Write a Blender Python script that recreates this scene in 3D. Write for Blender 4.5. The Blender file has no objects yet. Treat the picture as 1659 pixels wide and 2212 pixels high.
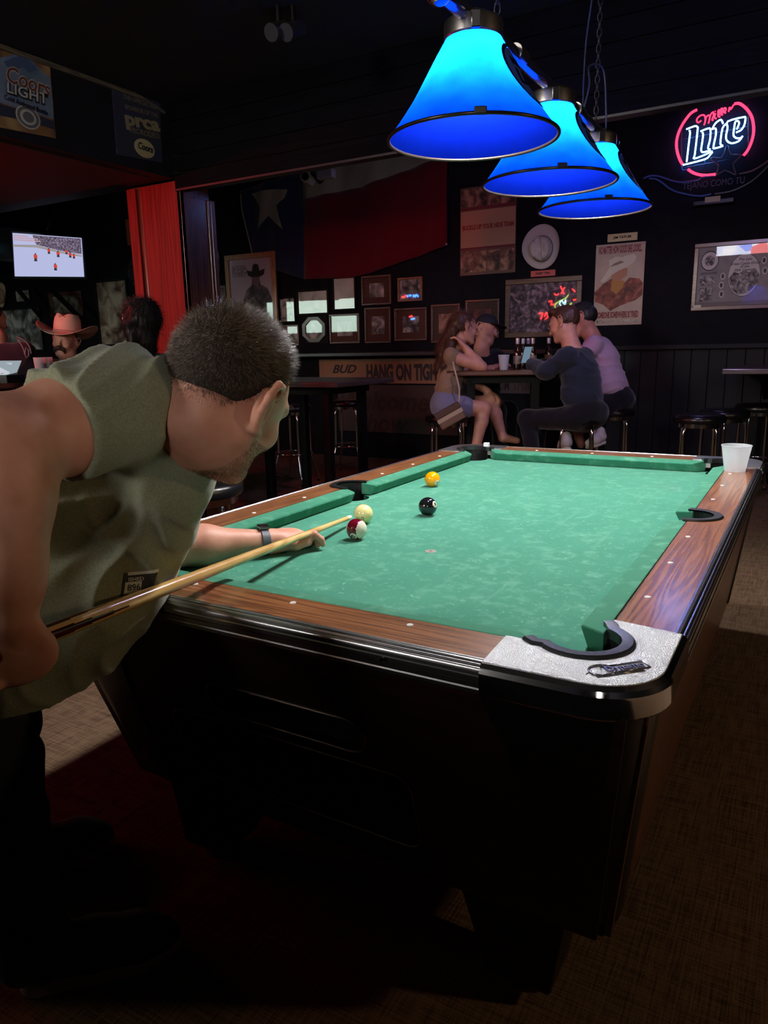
import bpy, bmesh, math, random
import numpy as np
from mathutils import Matrix, Vector

sc = bpy.context.scene
COL = sc.collection
PI = math.pi
random.seed(7)
RNG = np.random.default_rng(7)

# ------------------------------------------------------------------ camera
CAM = np.array([0.3104, -1.1125, 1.2501])
CR = np.array([0.86520841, 0.50103738, -0.01938956])
CU = np.array([-0.09281996, 0.19804652, 0.9757879])
CF = np.array([-0.49274625, 0.84246016, -0.21785778])
FPX = 1582.37
cam_d = bpy.data.cameras.new('camera')
cam = bpy.data.objects.new('camera', cam_d)
COL.objects.link(cam)
cam_d.sensor_fit = 'HORIZONTAL'
cam_d.sensor_width = 36.0
cam_d.lens = 36.0 * FPX / 1659.0
cam_d.clip_start = 0.02
cam_d.clip_end = 100
cam.matrix_world = Matrix(((CR[0], CU[0], -CF[0], CAM[0]), (CR[1], CU[1], -CF[1], CAM[1]),
                           (CR[2], CU[2], -CF[2], CAM[2]), (0, 0, 0, 1)))
sc.camera = cam

# ------------------------------------------------------------------ world, exposure
w = bpy.data.worlds.new('bar_night')
sc.world = w
w.use_nodes = True
w.node_tree.nodes['Background'].inputs[0].default_value = (0.55, 0.6, 1.0, 1)
w.node_tree.nodes['Background'].inputs[1].default_value = 0.0
sc.view_settings.view_transform = 'Standard'
sc.view_settings.look = 'None'
sc.view_settings.exposure = 0.0
sc.view_settings.gamma = 1.0
sc.view_settings.use_curve_mapping = False
sc.cycles.max_bounces = 8
sc.cycles.use_denoising = True
sc.cycles.sample_clamp_indirect = 4.0
sc.cycles.caustics_reflective = False
sc.cycles.caustics_refractive = False


def ray(px, py):
    return CF + CR * ((px - 829.5) / FPX) - CU * ((py - 1106.0) / FPX)


def on_z(px, py, z):
    d = ray(px, py)
    return CAM + d * ((z - CAM[2]) / d[2])


def on_y(px, py, y):
    d = ray(px, py)
    return CAM + d * ((y - CAM[1]) / d[1])


def on_x(px, py, x):
    d = ray(px, py)
    return CAM + d * ((x - CAM[0]) / d[0])


def at(px, py, depth):
    return CAM + ray(px, py) * depth


# ------------------------------------------------------------------ materials
MATS = {}


def srgb(r, g, b):
    def f(c):
        c /= 255.0
        return c / 12.92 if c <= 0.04045 else ((c + 0.055) / 1.055) ** 2.4
    return (f(r), f(g), f(b))


def mat(name, col, rough=0.5, metal=0.0, spec=0.5, emit=None, estr=0.0, bump=None, mottle=None, coat=0.0, sub=0.0,
        trans=0.0, ior=1.5, alpha=1.0):
    """plain principled material; mottle=(scale, amount, colour2); bump=(scale, strength)"""
    if name in MATS:
        return MATS[name]
    m = bpy.data.materials.new(name)
    m.use_nodes = True
    nt = m.node_tree
    b = nt.nodes['Principled BSDF']
    b.inputs['Base Color'].default_value = (*col, 1)
    b.inputs['Roughness'].default_value = rough
    b.inputs['Metallic'].default_value = metal
    b.inputs['Specular IOR Level'].default_value = spec
    b.inputs['Coat Weight'].default_value = coat
    b.inputs['Coat Roughness'].default_value = 0.12
    b.inputs['IOR'].default_value = ior
    b.inputs['Transmission Weight'].default_value = trans
    b.inputs['Alpha'].default_value = alpha
    if sub:
        b.inputs['Subsurface Weight'].default_value = sub
        b.inputs['Subsurface Radius'].default_value = (0.012, 0.005, 0.003)
        b.inputs['Subsurface Scale'].default_value = 0.6
    if emit:
        b.inputs['Emission Color'].default_value = (*emit, 1)
        b.inputs['Emission Strength'].default_value = estr
    if mottle or bump:
        tc = nt.nodes.new('ShaderNodeTexCoord')
    if mottle:
        s, amt, c2 = mottle
        n = nt.nodes.new('ShaderNodeTexNoise')
        n.inputs['Scale'].default_value = s
        n.inputs['Detail'].default_value = 6
        n.inputs['Roughness'].default_value = 0.65
        nt.links.new(tc.outputs['Object'], n.inputs['Vector'])
        r = nt.nodes.new('ShaderNodeValToRGB')
        r.color_ramp.elements[0].position = 0.35
        r.color_ramp.elements[1].position = 0.35 + 0.3 / max(amt, 0.05)
        r.color_ramp.elements[0].color = (*c2, 1)
        r.color_ramp.elements[1].color = (*col, 1)
        nt.links.new(n.outputs['Fac'], r.inputs['Fac'])
        nt.links.new(r.outputs['Color'], b.inputs['Base Color'])
    if bump:
        s, k = bump
        n2 = nt.nodes.new('ShaderNodeTexNoise')
        n2.inputs['Scale'].default_value = s
        n2.inputs['Detail'].default_value = 4
        nt.links.new(tc.outputs['Object'], n2.inputs['Vector'])
        bp = nt.nodes.new('ShaderNodeBump')
        bp.inputs['Strength'].default_value = k
        bp.inputs['Distance'].default_value = 0.002
        nt.links.new(n2.outputs['Fac'], bp.inputs['Height'])
        nt.links.new(bp.outputs['Normal'], b.inputs['Normal'])
    MATS[name] = m
    return m


def emis(name, col, strength):
    if name in MATS:
        return MATS[name]
    m = bpy.data.materials.new(name)
    m.use_nodes = True
    nt = m.node_tree
    nt.nodes.clear()
    e = nt.nodes.new('ShaderNodeEmission')
    e.inputs[0].default_value = (*col, 1)
    e.inputs[1].default_value = strength
    o = nt.nodes.new('ShaderNodeOutputMaterial')
    nt.links.new(e.outputs[0], o.inputs[0])
    MATS[name] = m
    return m


def wood(name, dark, mid, light, axis='X', scale=1.0, rough=0.3, coat=0.3, spec=0.5):
    """long grain along one axis: stretched noise plus cathedral bands"""
    if name in MATS:
        return MATS[name]
    m = bpy.data.materials.new(name)
    m.use_nodes = True
    nt = m.node_tree
    N, L = nt.nodes, nt.links
    b = N['Principled BSDF']
    b.inputs['Roughness'].default_value = rough
    b.inputs['Coat Weight'].default_value = coat
    b.inputs['Coat Roughness'].default_value = 0.15
    b.inputs['Specular IOR Level'].default_value = spec
    tc = N.new('ShaderNodeTexCoord')
    mp = N.new('ShaderNodeMapping')
    sx = {'X': (1.3, 30, 30), 'Y': (30, 1.3, 30), 'Z': (30, 30, 1.3)}[axis]
    mp.inputs['Scale'].default_value = tuple(v * scale for v in sx)
    L.new(tc.outputs['Object'], mp.inputs['Vector'])
    n1 = N.new('ShaderNodeTexNoise')
    n1.inputs['Scale'].default_value = 1.0
    n1.inputs['Detail'].default_value = 1.5
    n1.inputs['Distortion'].default_value = 0.3
    L.new(mp.outputs[0], n1.inputs['Vector'])
    # growth bands: fract(noise*k)
    mul = N.new('ShaderNodeMath'); mul.operation = 'MULTIPLY'; mul.inputs[1].default_value = 9.0
    L.new(n1.outputs['Fac'], mul.inputs[0])
    sn = N.new('ShaderNodeMath'); sn.operation = 'SINE'
    mul2 = N.new('ShaderNodeMath'); mul2.operation = 'MULTIPLY'; mul2.inputs[1].default_value = 6.283
    L.new(mul.outputs[0], mul2.inputs[0]); L.new(mul2.outputs[0], sn.inputs[0])
    mr = N.new('ShaderNodeMapRange')
    mr.inputs['From Min'].default_value = -1; mr.inputs['From Max'].default_value = 1
    L.new(sn.outputs[0], mr.inputs['Value'])
    mp2 = N.new('ShaderNodeMapping')
    mp2.inputs['Scale'].default_value = tuple(v * scale * 6 for v in sx)
    L.new(tc.outputs['Object'], mp2.inputs['Vector'])
    n2 = N.new('ShaderNodeTexNoise'); n2.inputs['Scale'].default_value = 1.0; n2.inputs['Detail'].default_value = 2
    L.new(mp2.outputs[0], n2.inputs['Vector'])
    mx = N.new('ShaderNodeMath'); mx.operation = 'MULTIPLY_ADD'; mx.inputs[1].default_value = 0.4
    L.new(mr.outputs[0], mx.inputs[0])
    m3 = N.new('ShaderNodeMath'); m3.operation = 'MULTIPLY'; m3.inputs[1].default_value = 0.6
    L.new(n2.outputs['Fac'], m3.inputs[0]); L.new(m3.outputs[0], mx.inputs[2])
    r = N.new('ShaderNodeValToRGB')
    r.color_ramp.elements[0].position = 0.18; r.color_ramp.elements[0].color = (*dark, 1)
    r.color_ramp.elements[1].position = 0.82; r.color_ramp.elements[1].color = (*light, 1)
    e = r.color_ramp.elements.new(0.48); e.color = (*mid, 1)
    L.new(mx.outputs[0], r.inputs['Fac'])
    L.new(r.outputs['Color'], b.inputs['Base Color'])
    bp = N.new('ShaderNodeBump'); bp.inputs['Strength'].default_value = 0.008; bp.inputs['Distance'].default_value = 0.0003
    L.new(n2.outputs['Fac'], bp.inputs['Height']); L.new(bp.outputs['Normal'], b.inputs['Normal'])
    MATS[name] = m
    return m


# ------------------------------------------------------------------ mesh building
class MB:
    """collects shapes as one mesh"""

    def __init__(self):
        self.v, self.f = [], []

    def add(self, verts, faces):
        o = len(self.v)
        self.v += [tuple(map(float, q)) for q in verts]
        self.f += [tuple(i + o for i in f) for f in faces]
        return self

    def box(self, a, b):
        (x0, y0, z0), (x1, y1, z1) = a, b
        x0, x1 = min(x0, x1), max(x0, x1); y0, y1 = min(y0, y1), max(y0, y1); z0, z1 = min(z0, z1), max(z0, z1)
        V = [(x0, y0, z0), (x1, y0, z0), (x1, y1, z0), (x0, y1, z0), (x0, y0, z1), (x1, y0, z1), (x1, y1, z1), (x0, y1, z1)]
        return self.add(V, [(3, 2, 1, 0), (4, 5, 6, 7), (0, 1, 5, 4), (1, 2, 6, 5), (2, 3, 7, 6), (3, 0, 4, 7)])

    def hexa(self, V):
        """8 corners: bottom 4 ccw then top 4 ccw"""
        return self.add(V, [(3, 2, 1, 0), (4, 5, 6, 7), (0, 1, 5, 4), (1, 2, 6, 5), (2, 3, 7, 6), (3, 0, 4, 7)])

    def tube(self, path, r, n=10, caps=True, closed=False):
        P = [Vector(q) for q in path]
        k = len(P)
        rs = r if hasattr(r, '__len__') else [r] * k
        ref = None
        rings = []
        for i in range(k):
            if closed:
                t = P[(i + 1) % k] - P[(i - 1) % k]
            else:
                t = P[min(i + 1, k - 1)] - P[max(i - 1, 0)]
            t.normalize()
            if ref is None:
                ref = Vector((0, 0, 1)) if abs(t.z) < 0.9 else Vector((1, 0, 0))
            a = t.cross(ref)
            if a.length < 1e-6:
                a = t.orthogonal()
            a.normalize()
            b = t.cross(a); b.normalize()
            ref = -b
            ref = a.cross(t)
            rings.append([P[i] + (a * math.cos(2 * PI * j / n) + b * math.sin(2 * PI * j / n)) * rs[i] for j in range(n)])
        o = len(self.v)
        for g in rings:
            self.v += [tuple(q) for q in g]
        m = k if closed else k - 1
        for i in range(m):
            for j in range(n):
                a_, b_ = o + i * n + j, o + i * n + (j + 1) % n
                c_, d_ = o + ((i + 1) % k) * n + (j + 1) % n, o + ((i + 1) % k) * n + j
                self.f.append((a_, d_, c_, b_))
        if caps and not closed:
            self.f.append(tuple(o + j for j in range(n)))
            self.f.append(tuple(o + (k - 1) * n + j for j in reversed(range(n))))
        return self

    def lathe(self, prof, c=(0, 0, 0), n=32, axis='Z', cap0=False, cap1=False, close=False):
        """prof: list of (r, h)"""
        o = len(self.v)
        for r, h in prof:
            for j in range(n):
                a = 2 * PI * j / n
                x, y = r * math.cos(a), r * math.sin(a)
                q = {'Z': (x, y, h), 'Y': (x, h, -y), 'X': (h, x, y)}[axis]
                self.v.append((q[0] + c[0], q[1] + c[1], q[2] + c[2]))
        k = len(prof)
        for i in range(k if close else k - 1):
            for j in range(n):
                i2 = (i + 1) % k
                self.f.append((o + i * n + j, o + i * n + (j + 1) % n, o + i2 * n + (j + 1) % n, o + i2 * n + j))
        if cap0:
            self.f.append(tuple(o + j for j in reversed(range(n))))
        if cap1:
            self.f.append(tuple(o + (k - 1) * n + j for j in range(n)))
        return self

    def prism(self, poly, fn0, fn1):
        """poly: list of 2d points; fn0/fn1 map (u,v) to 3d for back and front"""
        n = len(poly)
        o = len(self.v)
        self.v += [tuple(map(float, fn0(*q))) for q in poly] + [tuple(map(float, fn1(*q))) for q in poly]
        self.f.append(tuple(o + i for i in reversed(range(n))))
        self.f.append(tuple(o + n + i for i in range(n)))
        for i in range(n):
            j = (i + 1) % n
            self.f.append((o + i, o + j, o + n + j, o + n + i))
        return self

    def ball(self, c, r, n=20, m=12):
        rx, ry, rz = r if hasattr(r, '__len__') else (r, r, r)
        o = len(self.v)
        for i in range(1, m):
            t = PI * i / m
            for j in range(n):
                a = 2 * PI * j / n
                self.v.append((c[0] + rx * math.sin(t) * math.cos(a), c[1] + ry * math.sin(t) * math.sin(a), c[2] + rz * math.cos(t)))
        top = len(self.v); self.v.append((c[0], c[1], c[2] + rz))
        bot = len(self.v); self.v.append((c[0], c[1], c[2] - rz))
        for i in range(m - 2):
            for j in range(n):
                self.f.append((o + i * n + j, o + (i + 1) * n + j, o + (i + 1) * n + (j + 1) % n, o + i * n + (j + 1) % n))
        for j in range(n):
            self.f.append((top, o + j, o + (j + 1) % n))
            self.f.append((bot, o + (m - 2) * n + (j + 1) % n, o + (m - 2) * n + j))
        return self

    def xform(self, M):
        self.v = [tuple(M @ Vector(q)) for q in self.v]
        return self

    def mesh(self, name):
        me = bpy.data.meshes.new(name)
        me.from_pydata(self.v, [], self.f)
        me.update()
        return me

    def build(self, name, m, parent=None, smooth=False, bevel=0, fix=True, angle=None):
        return link(name, self.mesh(name), m, parent, smooth, bevel, fix, angle)


def link(name, me, m, parent=None, smooth=False, bevel=0, fix=False, angle=None):
    if fix:
        bm = bmesh.new(); bm.from_mesh(me)
        bmesh.ops.recalc_face_normals(bm, faces=bm.faces)
        bm.to_mesh(me); bm.free()
    if m is not None:
        for mm in (m if isinstance(m, (list, tuple)) else [m]):
            me.materials.append(mm)
    o = bpy.data.objects.new(name, me)
    COL.objects.link(o)
    if smooth:
        me.polygons.foreach_set('use_smooth', [True] * len(me.polygons))
        if angle:
            me.set_sharp_from_angle(angle=math.radians(angle))
    if bevel:
        md = o.modifiers.new('bevel', 'BEVEL'); md.width = bevel; md.segments = 2; md.limit_method = 'ANGLE'
        md.angle_limit = math.radians(40)
    if parent is not None:
        o.parent = parent
        if parent.type == 'EMPTY' and parent.get('_w'):
            o.matrix_parent_inverse = Matrix.Translation(parent.location).inverted()
    return o


def thing(name, label, cat, loc=(0, 0, 0), rotz=0.0, group=None, world=True):
    """an Empty at the base of a thing; world=True: the parts are modelled in world coordinates"""
    o = bpy.data.objects.new(name, None)
    COL.objects.link(o)
    o.empty_display_size = 0.1
    o.location = [float(q) for q in loc]
    o.rotation_euler = (0, 0, rotz)
    o['label'] = label; o['category'] = cat
    if group:
        o['group'] = group
    if world:
        o['_w'] = 1
    return o


def tag(o, label, cat, group=None, kind=None):
    o['label'] = label; o['category'] = cat
    if group:
        o['group'] = group
    if kind:
        o['kind'] = kind
    return o


def struct(o, label=None):
    o['kind'] = 'structure'
    if label:
        o['label'] = label
    return o


def dup(root, loc, rotz, label=None, group=None):
    r = root.copy(); COL.objects.link(r)
    r.location = [float(q) for q in loc]; r.rotation_euler = (0, 0, rotz)
    if label:
        r['label'] = label
    if group:
        r['group'] = group
    for ch in list(root.children):
        c = ch.copy(); COL.objects.link(c); c.parent = r
        for g in list(ch.children):
            d = g.copy(); COL.objects.link(d); d.parent = c
    return r


def holed(name, outer, holes, fn_front, m, parent, fn_back=None, bevel=0):
    """flat panel with holes; outer/holes are 2d loops, fn maps (u,v)->3d"""
    bm = bmesh.new()
    loops = []
    for lp in [outer] + list(holes):
        vs = [bm.verts.new(fn_front(*q)) for q in lp]
        es = [bm.edges.new((vs[i], vs[(i + 1) % len(vs)])) for i in range(len(vs))]
        loops.append((vs, es))
    alle = [e for _, es in loops for e in es]
    bmesh.ops.triangle_fill(bm, edges=alle, use_beauty=True, use_dissolve=False)
    if fn_back:
        for lp, (vs, es) in zip([outer] + list(holes), loops):
            bs = [bm.verts.new(fn_back(*q)) for q in lp]
            for i in range(len(vs)):
                j = (i + 1) % len(vs)
                bm.faces.new((vs[i], vs[j], bs[j], bs[i]))
    bmesh.ops.recalc_face_normals(bm, faces=bm.faces)
    me = bpy.data.meshes.new(name)
    bm.to_mesh(me); bm.free()
    return link(name, me, m, parent, bevel=bevel)


def text(name, s, size, m, parent, origin, ex, ey, depth=0.001, bold=0.0, shear=0.0, align='CENTER', width=None, space=1.0):
    """lettering as a thin solid mesh: origin = centre, ex = reading direction, ey = up"""
    cu = bpy.data.curves.new(name, 'FONT')
    cu.body = s
    cu.size = size
    cu.extrude = depth
    cu.offset = bold
    cu.shear = shear
    cu.space_character = space
    cu.align_x = align
    cu.align_y = 'CENTER'
    cu.resolution_u = 3
    tmp = bpy.data.objects.new(name + '_tmp', cu)
    me = bpy.data.meshes.new_from_object(tmp)
    bpy.data.objects.remove(tmp); bpy.data.curves.remove(cu)
    me.name = name
    if width and len(me.vertices):
        xs = [v.co.x for v in me.vertices]
        wd = max(xs) - min(xs)
        if wd > 0:
            k = width / wd
            for v in me.vertices:
                v.co.x *= k
    ex = Vector([float(q) for q in ex]).normalized(); ey = Vector([float(q) for q in ey]).normalized()
    ez = ex.cross(ey)
    o = Vector([float(q) for q in origin])
    M = Matrix(((ex.x, ey.x, ez.x, o.x), (ex.y, ey.y, ez.y, o.y), (ex.z, ey.z, ez.z, o.z), (0, 0, 0, 1)))
    me.transform(M)
    me.materials.clear()
    return link(name, me, m, parent)


def arc(cx, cy, r, a0, a1, n):
    return [(cx + r * math.cos(math.radians(a0 + (a1 - a0) * i / n)), cy + r * math.sin(math.radians(a0 + (a1 - a0) * i / n))) for i in range(n + 1)]


def rrect(x0, y0, x1, y1, r, n=5):
    r = min(r, (x1 - x0) / 2 - 1e-5, (y1 - y0) / 2 - 1e-5)
    return arc(x1 - r, y0 + r, r, -90, 0, n) + arc(x1 - r, y1 - r, r, 0, 90, n) + arc(x0 + r, y1 - r, r, 90, 180, n) + arc(x0 + r, y0 + r, r, 180, 270, n)


def smooth_path(P, k=6):
    """catmull-rom through points"""
    P = [np.array(q, float) for q in P]
    out = []
    n = len(P)
    for i in range(n - 1):
        p0, p1, p2, p3 = P[max(i - 1, 0)], P[i], P[i + 1], P[min(i + 2, n - 1)]
        for j in range(k):
            t = j / k
            out.append(0.5 * ((2 * p1) + (p2 - p0) * t + (2 * p0 - 5 * p1 + 4 * p2 - p3) * t * t + (3 * p1 - p0 - 3 * p2 + p3) * t ** 3))
    out.append(P[-1])
    return out

# ================================================================== the room
M_wall = mat('wall_black_paint', srgb(26, 26, 35), rough=0.8, spec=0.12, mottle=(9, 0.5, srgb(15, 15, 21)), bump=(60, 0.35))
M_ceil = mat('ceiling_dark_paint', srgb(30, 27, 30), rough=0.8, mottle=(5, 0.4, srgb(20, 18, 20)))
M_dark_plank = wood('dark_plank', srgb(6, 6, 9), srgb(9, 9, 13), srgb(14, 13, 17), 'X', 0.7, rough=0.8, coat=0.0, spec=0.05)


def carpet():
    m = bpy.data.materials.new('brown_woven_carpet')
    m.use_nodes = True
    nt = m.node_tree; N, L = nt.nodes, nt.links
    b = N['Principled BSDF']; b.inputs['Roughness'].default_value = 0.95; b.inputs['Specular IOR Level'].default_value = 0.1
    tc = N.new('ShaderNodeTexCoord')
    outs = []
    for s in ((6, 190, 1), (190, 6, 1), (26, 26, 1), (420, 420, 1)):
        mp = N.new('ShaderNodeMapping'); mp.inputs['Scale'].default_value = s
        L.new(tc.outputs['Object'], mp.inputs['Vector'])
        n = N.new('ShaderNodeTexNoise'); n.inputs['Scale'].default_value = 1; n.inputs['Detail'].default_value = 3
        L.new(mp.outputs[0], n.inputs['Vector'])
        outs.append(n.outputs['Fac'])
    a = N.new('ShaderNodeMath'); a.operation = 'ADD'; L.new(outs[0], a.inputs[0]); L.new(outs[1], a.inputs[1])
    a2 = N.new('ShaderNodeMath'); a2.operation = 'MULTIPLY_ADD'; a2.inputs[1].default_value = 0.7
    L.new(outs[3], a2.inputs[0]); L.new(a.outputs[0], a2.inputs[2])
    a3 = N.new('ShaderNodeMath'); a3.operation = 'MULTIPLY_ADD'; a3.inputs[1].default_value = 0.5
    L.new(outs[2], a3.inputs[0]); L.new(a2.outputs[0], a3.inputs[2])
    r = N.new('ShaderNodeValToRGB')
    mr = N.new('ShaderNodeMapRange'); mr.inputs['From Min'].default_value = 0.95; mr.inputs['From Max'].default_value = 1.85
    L.new(a3.outputs[0], mr.inputs['Value']); L.new(mr.outputs[0], r.inputs['Fac'])
    r.color_ramp.elements[0].color = (*srgb(42, 30, 25), 1); r.color_ramp.elements[0].position = 0.2
    r.color_ramp.elements[1].color = (*srgb(132, 108, 86), 1); r.color_ramp.elements[1].position = 0.85
    L.new(r.outputs['Color'], b.inputs['Base Color'])
    bp = N.new('ShaderNodeBump'); bp.inputs['Strength'].default_value = 0.7; bp.inputs['Distance'].default_value = 0.004
    L.new(a2.outputs[0], bp.inputs['Height']); L.new(bp.outputs['Normal'], b.inputs['Normal'])
    return m


WY = 6.2          # face of the back wall
XL, XR, YF, ZC = -15.0, 3.0, -5.0, 2.8
HX, HY, HZ = -3.42, 2.65, 2.29      # soffit corner: left face, back header face, underside
struct(MB().box((XL, YF, -0.1), (XR, WY, 0)).build('floor', carpet()))
ZA = 3.7         # the back alcove is taller than the pool room
ce = struct(MB().box((XL, 0.0, ZC), (XR, HY + 0.1, ZC + 0.1)).build('ceiling', M_ceil))
MB().box((XL, YF, ZA), (XR, 0.1, ZA + 0.1)).build('front_ceiling', M_ceil, ce)
MB().box((XL, 0.0, ZC + 0.1), (XR, 0.1, ZA)).build('ceiling_riser', M_ceil, ce)
MB().box((XL, HY, ZA), (XR, WY, ZA + 0.1)).build('alcove_ceiling', M_ceil, ce)
struct(MB().box((XL, WY, 0), (XR, WY + 0.1, ZA)).build('wall_back', M_wall))
struct(MB().box((XL - 0.1, YF, 0), (XL, WY, ZA)).build('wall_left', M_wall))
struct(MB().box((XR, YF, 0), (XR + 0.1, WY, ZA)).build('wall_right', M_wall))
struct(MB().box((XL, YF - 0.1, 0), (XR, YF, ZA)).build('wall_front', M_wall))

# plank-clad header that spans the room in front of the back alcove
hd = struct(MB().box((HX, HY + 0.012, HZ + 0.01), (XR, HY + 0.06, ZA)).build('wall_header', M_wall))
n = 5
for i in range(n):
    z0 = HZ + (ZC - HZ) * i / n; z1 = HZ + (ZC - HZ) * (i + 1) / n - 0.004
    for x0, x1 in ((HX, -1.3), (-1.297, 0.9), (0.903, XR)):
        MB().box((x0, HY, z0), (x1 - 0.003, HY + 0.018, z1)).build('plank', M_dark_plank, hd, bevel=0.002)
MB().box((HX, HY - 0.006, HZ - 0.012), (XR, HY + 0.065, HZ)).build('edge_board', mat('header_edge', srgb(24, 22, 30), 0.35), hd)

# dropped soffit over the bar, left of the pillar
M_soffit = mat('soffit_black', srgb(18, 18, 26), rough=0.6, mottle=(6, 0.5, srgb(12, 12, 18)))
so = struct(MB().box((XL, -0.8, 2.36), (HX - 0.02, HY + 0.02, ZC)).build('ceiling_bar', M_soffit))
MB().prism([(-0.8, 2.772), (2.45, 2.772), (2.62, 2.735), (2.62, 2.75), (2.4, 2.797), (-0.8, 2.797)], lambda u, v: (HX - 0.02, u, v), lambda u, v: (HX - 0.005, u, v)).build('edge_strip', wood('pale_strip', srgb(70, 64, 56), srgb(100, 92, 80), srgb(130, 120, 104), 'Y'), so)
M_redceil = mat('bar_ceiling_redlit', srgb(70, 30, 30), rough=0.7)  # red glow of the bar is put into the panel colour
for i in range(3):
    MB().box((XL, -0.8 + 1.13 * i, 2.352), (HX - 0.12, min(-0.8 + 1.13 * i + 1.122, HY - 0.1), 2.36)).build('ceiling_panel', M_redceil, so)

struct(MB().box((XL, HY + 0.02, 2.37), (HX, HY + 0.12, ZA)).build('wall_upper', M_soffit))

# pillar at the corner of the soffit
PX0, PX1, PY0, PY1 = -3.9, -3.4, 2.67, 2.98
M_pil = wood('pillar_wood', srgb(58, 30, 18), srgb(96, 54, 32), srgb(134, 80, 48), 'Z', 0.6, rough=0.35)
M_pil_redlit = wood('pillar_board_redlit', srgb(104, 24, 22), srgb(124, 30, 27), srgb(140, 38, 33), 'Z', 0.35, rough=0.6, coat=0.0, spec=0.2)  # red light on the near face is put into the board colour
pl = struct(MB().box((PX0 + 0.02, PY0 + 0.02, 0), (PX1 - 0.02, PY1 - 0.02, 2.352)).build('trim_1', M_pil))
pl['label'] = 'wood-clad pillar lit red at the end of the soffit'
def pb(a, b, m=M_pil):
    MB().box(a, b).build('board', m, pl, bevel=0.004)
pb((PX0, PY0, 0), (PX0 + 0.085, PY0 + 0.022, 2.345), M_pil_redlit)
pb((PX0 + 0.13, PY0 + 0.004, 0), (PX1 - 0.055, PY0 + 0.022, 2.345), M_pil_redlit)
pb((PX1 - 0.06, PY0 - 0.012, 0), (PX1 + 0.012, PY0 + 0.02, 2.345), M_pil_redlit)
pb((PX1 - 0.02, PY0 - 0.012, 0), (PX1 + 0.012, PY0 + 0.075, 2.52))
pb((PX1 - 0.022, PY0 + 0.078, 0), (PX1 - 0.004, PY1 - 0.06, 2.262))
pb((PX1 - 0.02, PY1 - 0.065, 0), (PX1 + 0.008, PY1 - 0.045, 2.262))
pb((PX1 - 0.02, PY1 - 0.04, 0), (PX1 + 0.014, PY1, 2.262), mat('pillar_edge', srgb(110, 70, 80), 0.3))

# drink ledge, kick panel and wainscot along the back wall
M_ledge = mat('ledge_lacquer', srgb(44, 40, 42), rough=0.22, coat=0.6)
LZ = 1.215
lg = MB().box((-8.5, 5.86, LZ - 0.045), (-1.45, WY, LZ)).build('drink_ledge', M_ledge, bevel=0.008)
tag(lg, 'long dark lacquered drink ledge along the back wall under the framed photos', 'ledge')
wn = struct(MB().box((-1.42, WY - 0.02, 0), (XR, WY, 1.2)).build('trim_2', M_wall), 'dark board wainscot on the back wall')
xb = -1.42
M_wains = mat('wainscot_black', srgb(22, 22, 28), rough=0.6, spec=0.2, bump=(40, 0.3))
while xb < XR - 0.05:
    x2 = min(xb + 0.148, XR)
    MB().box((xb, WY - 0.034, 0.1), (x2 - 0.006, WY - 0.02, 1.19)).build('board', M_wains, wn, bevel=0.003)
    xb += 0.148
MB().box((-1.42, WY - 0.09, 1.19), (XR, WY, 1.235)).build('cap_rail', M_wains, wn, bevel=0.006)

# ================================================================== pool table
M_railX = wood('rail_wood_across', srgb(100, 60, 38), srgb(134, 86, 55), srgb(160, 106, 68), 'X', 0.9, rough=0.26, coat=0.5)
M_railY = wood('rail_wood_along', srgb(100, 60, 38), srgb(134, 86, 55), srgb(160, 106, 68), 'Y', 0.9, rough=0.26, coat=0.5)
M_cab = wood('cabinet_laminate_shaded', srgb(25, 13, 10), srgb(35, 19, 14), srgb(46, 26, 19), 'X', 0.5, rough=0.34, coat=0.2)  # end panels: their shade is put into a darker laminate tone
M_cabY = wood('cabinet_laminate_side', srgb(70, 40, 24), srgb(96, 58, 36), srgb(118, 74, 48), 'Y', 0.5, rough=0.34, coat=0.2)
M_blk = mat('black_laminate', srgb(14, 14, 16), rough=0.32)
M_chrome = mat('chrome', (0.72, 0.73, 0.76), rough=0.12, metal=1.0)
M_alu = mat('ribbed_aluminium', (0.62, 0.63, 0.66), rough=0.24, metal=1.0)
M_rubber = mat('pocket_black', srgb(20, 20, 22), rough=0.42, bump=(90, 0.2))
M_sight = mat('sight_white', srgb(225, 225, 228), rough=0.3)
M_void = mat('opening_darkness', (0.003, 0.003, 0.003), rough=0.9)  # near-black colour holds the darkness inside pockets and slots


def casting_mat():
    m = bpy.data.materials.new('pebbled_chrome')
    m.use_nodes = True
    nt = m.node_tree; N, L = nt.nodes, nt.links
    b = N['Principled BSDF']
    b.inputs['Metallic'].default_value = 1.0; b.inputs['Roughness'].default_value = 0.3
    b.inputs['Base Color'].default_value = (0.62, 0.63, 0.67, 1)
    tc = N.new('ShaderNodeTexCoord')
    n = N.new('ShaderNodeTexNoise'); n.inputs['Scale'].default_value = 520; n.inputs['Detail'].default_value = 2
    L.new(tc.outputs['Object'], n.inputs['Vector'])
    bp = N.new('ShaderNodeBump'); bp.inputs['Strength'].default_value = 1.0; bp.inputs['Distance'].default_value = 0.0024
    L.new(n.outputs['Fac'], bp.inputs['Height']); L.new(bp.outputs['Normal'], b.inputs['Normal'])
    return m


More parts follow.
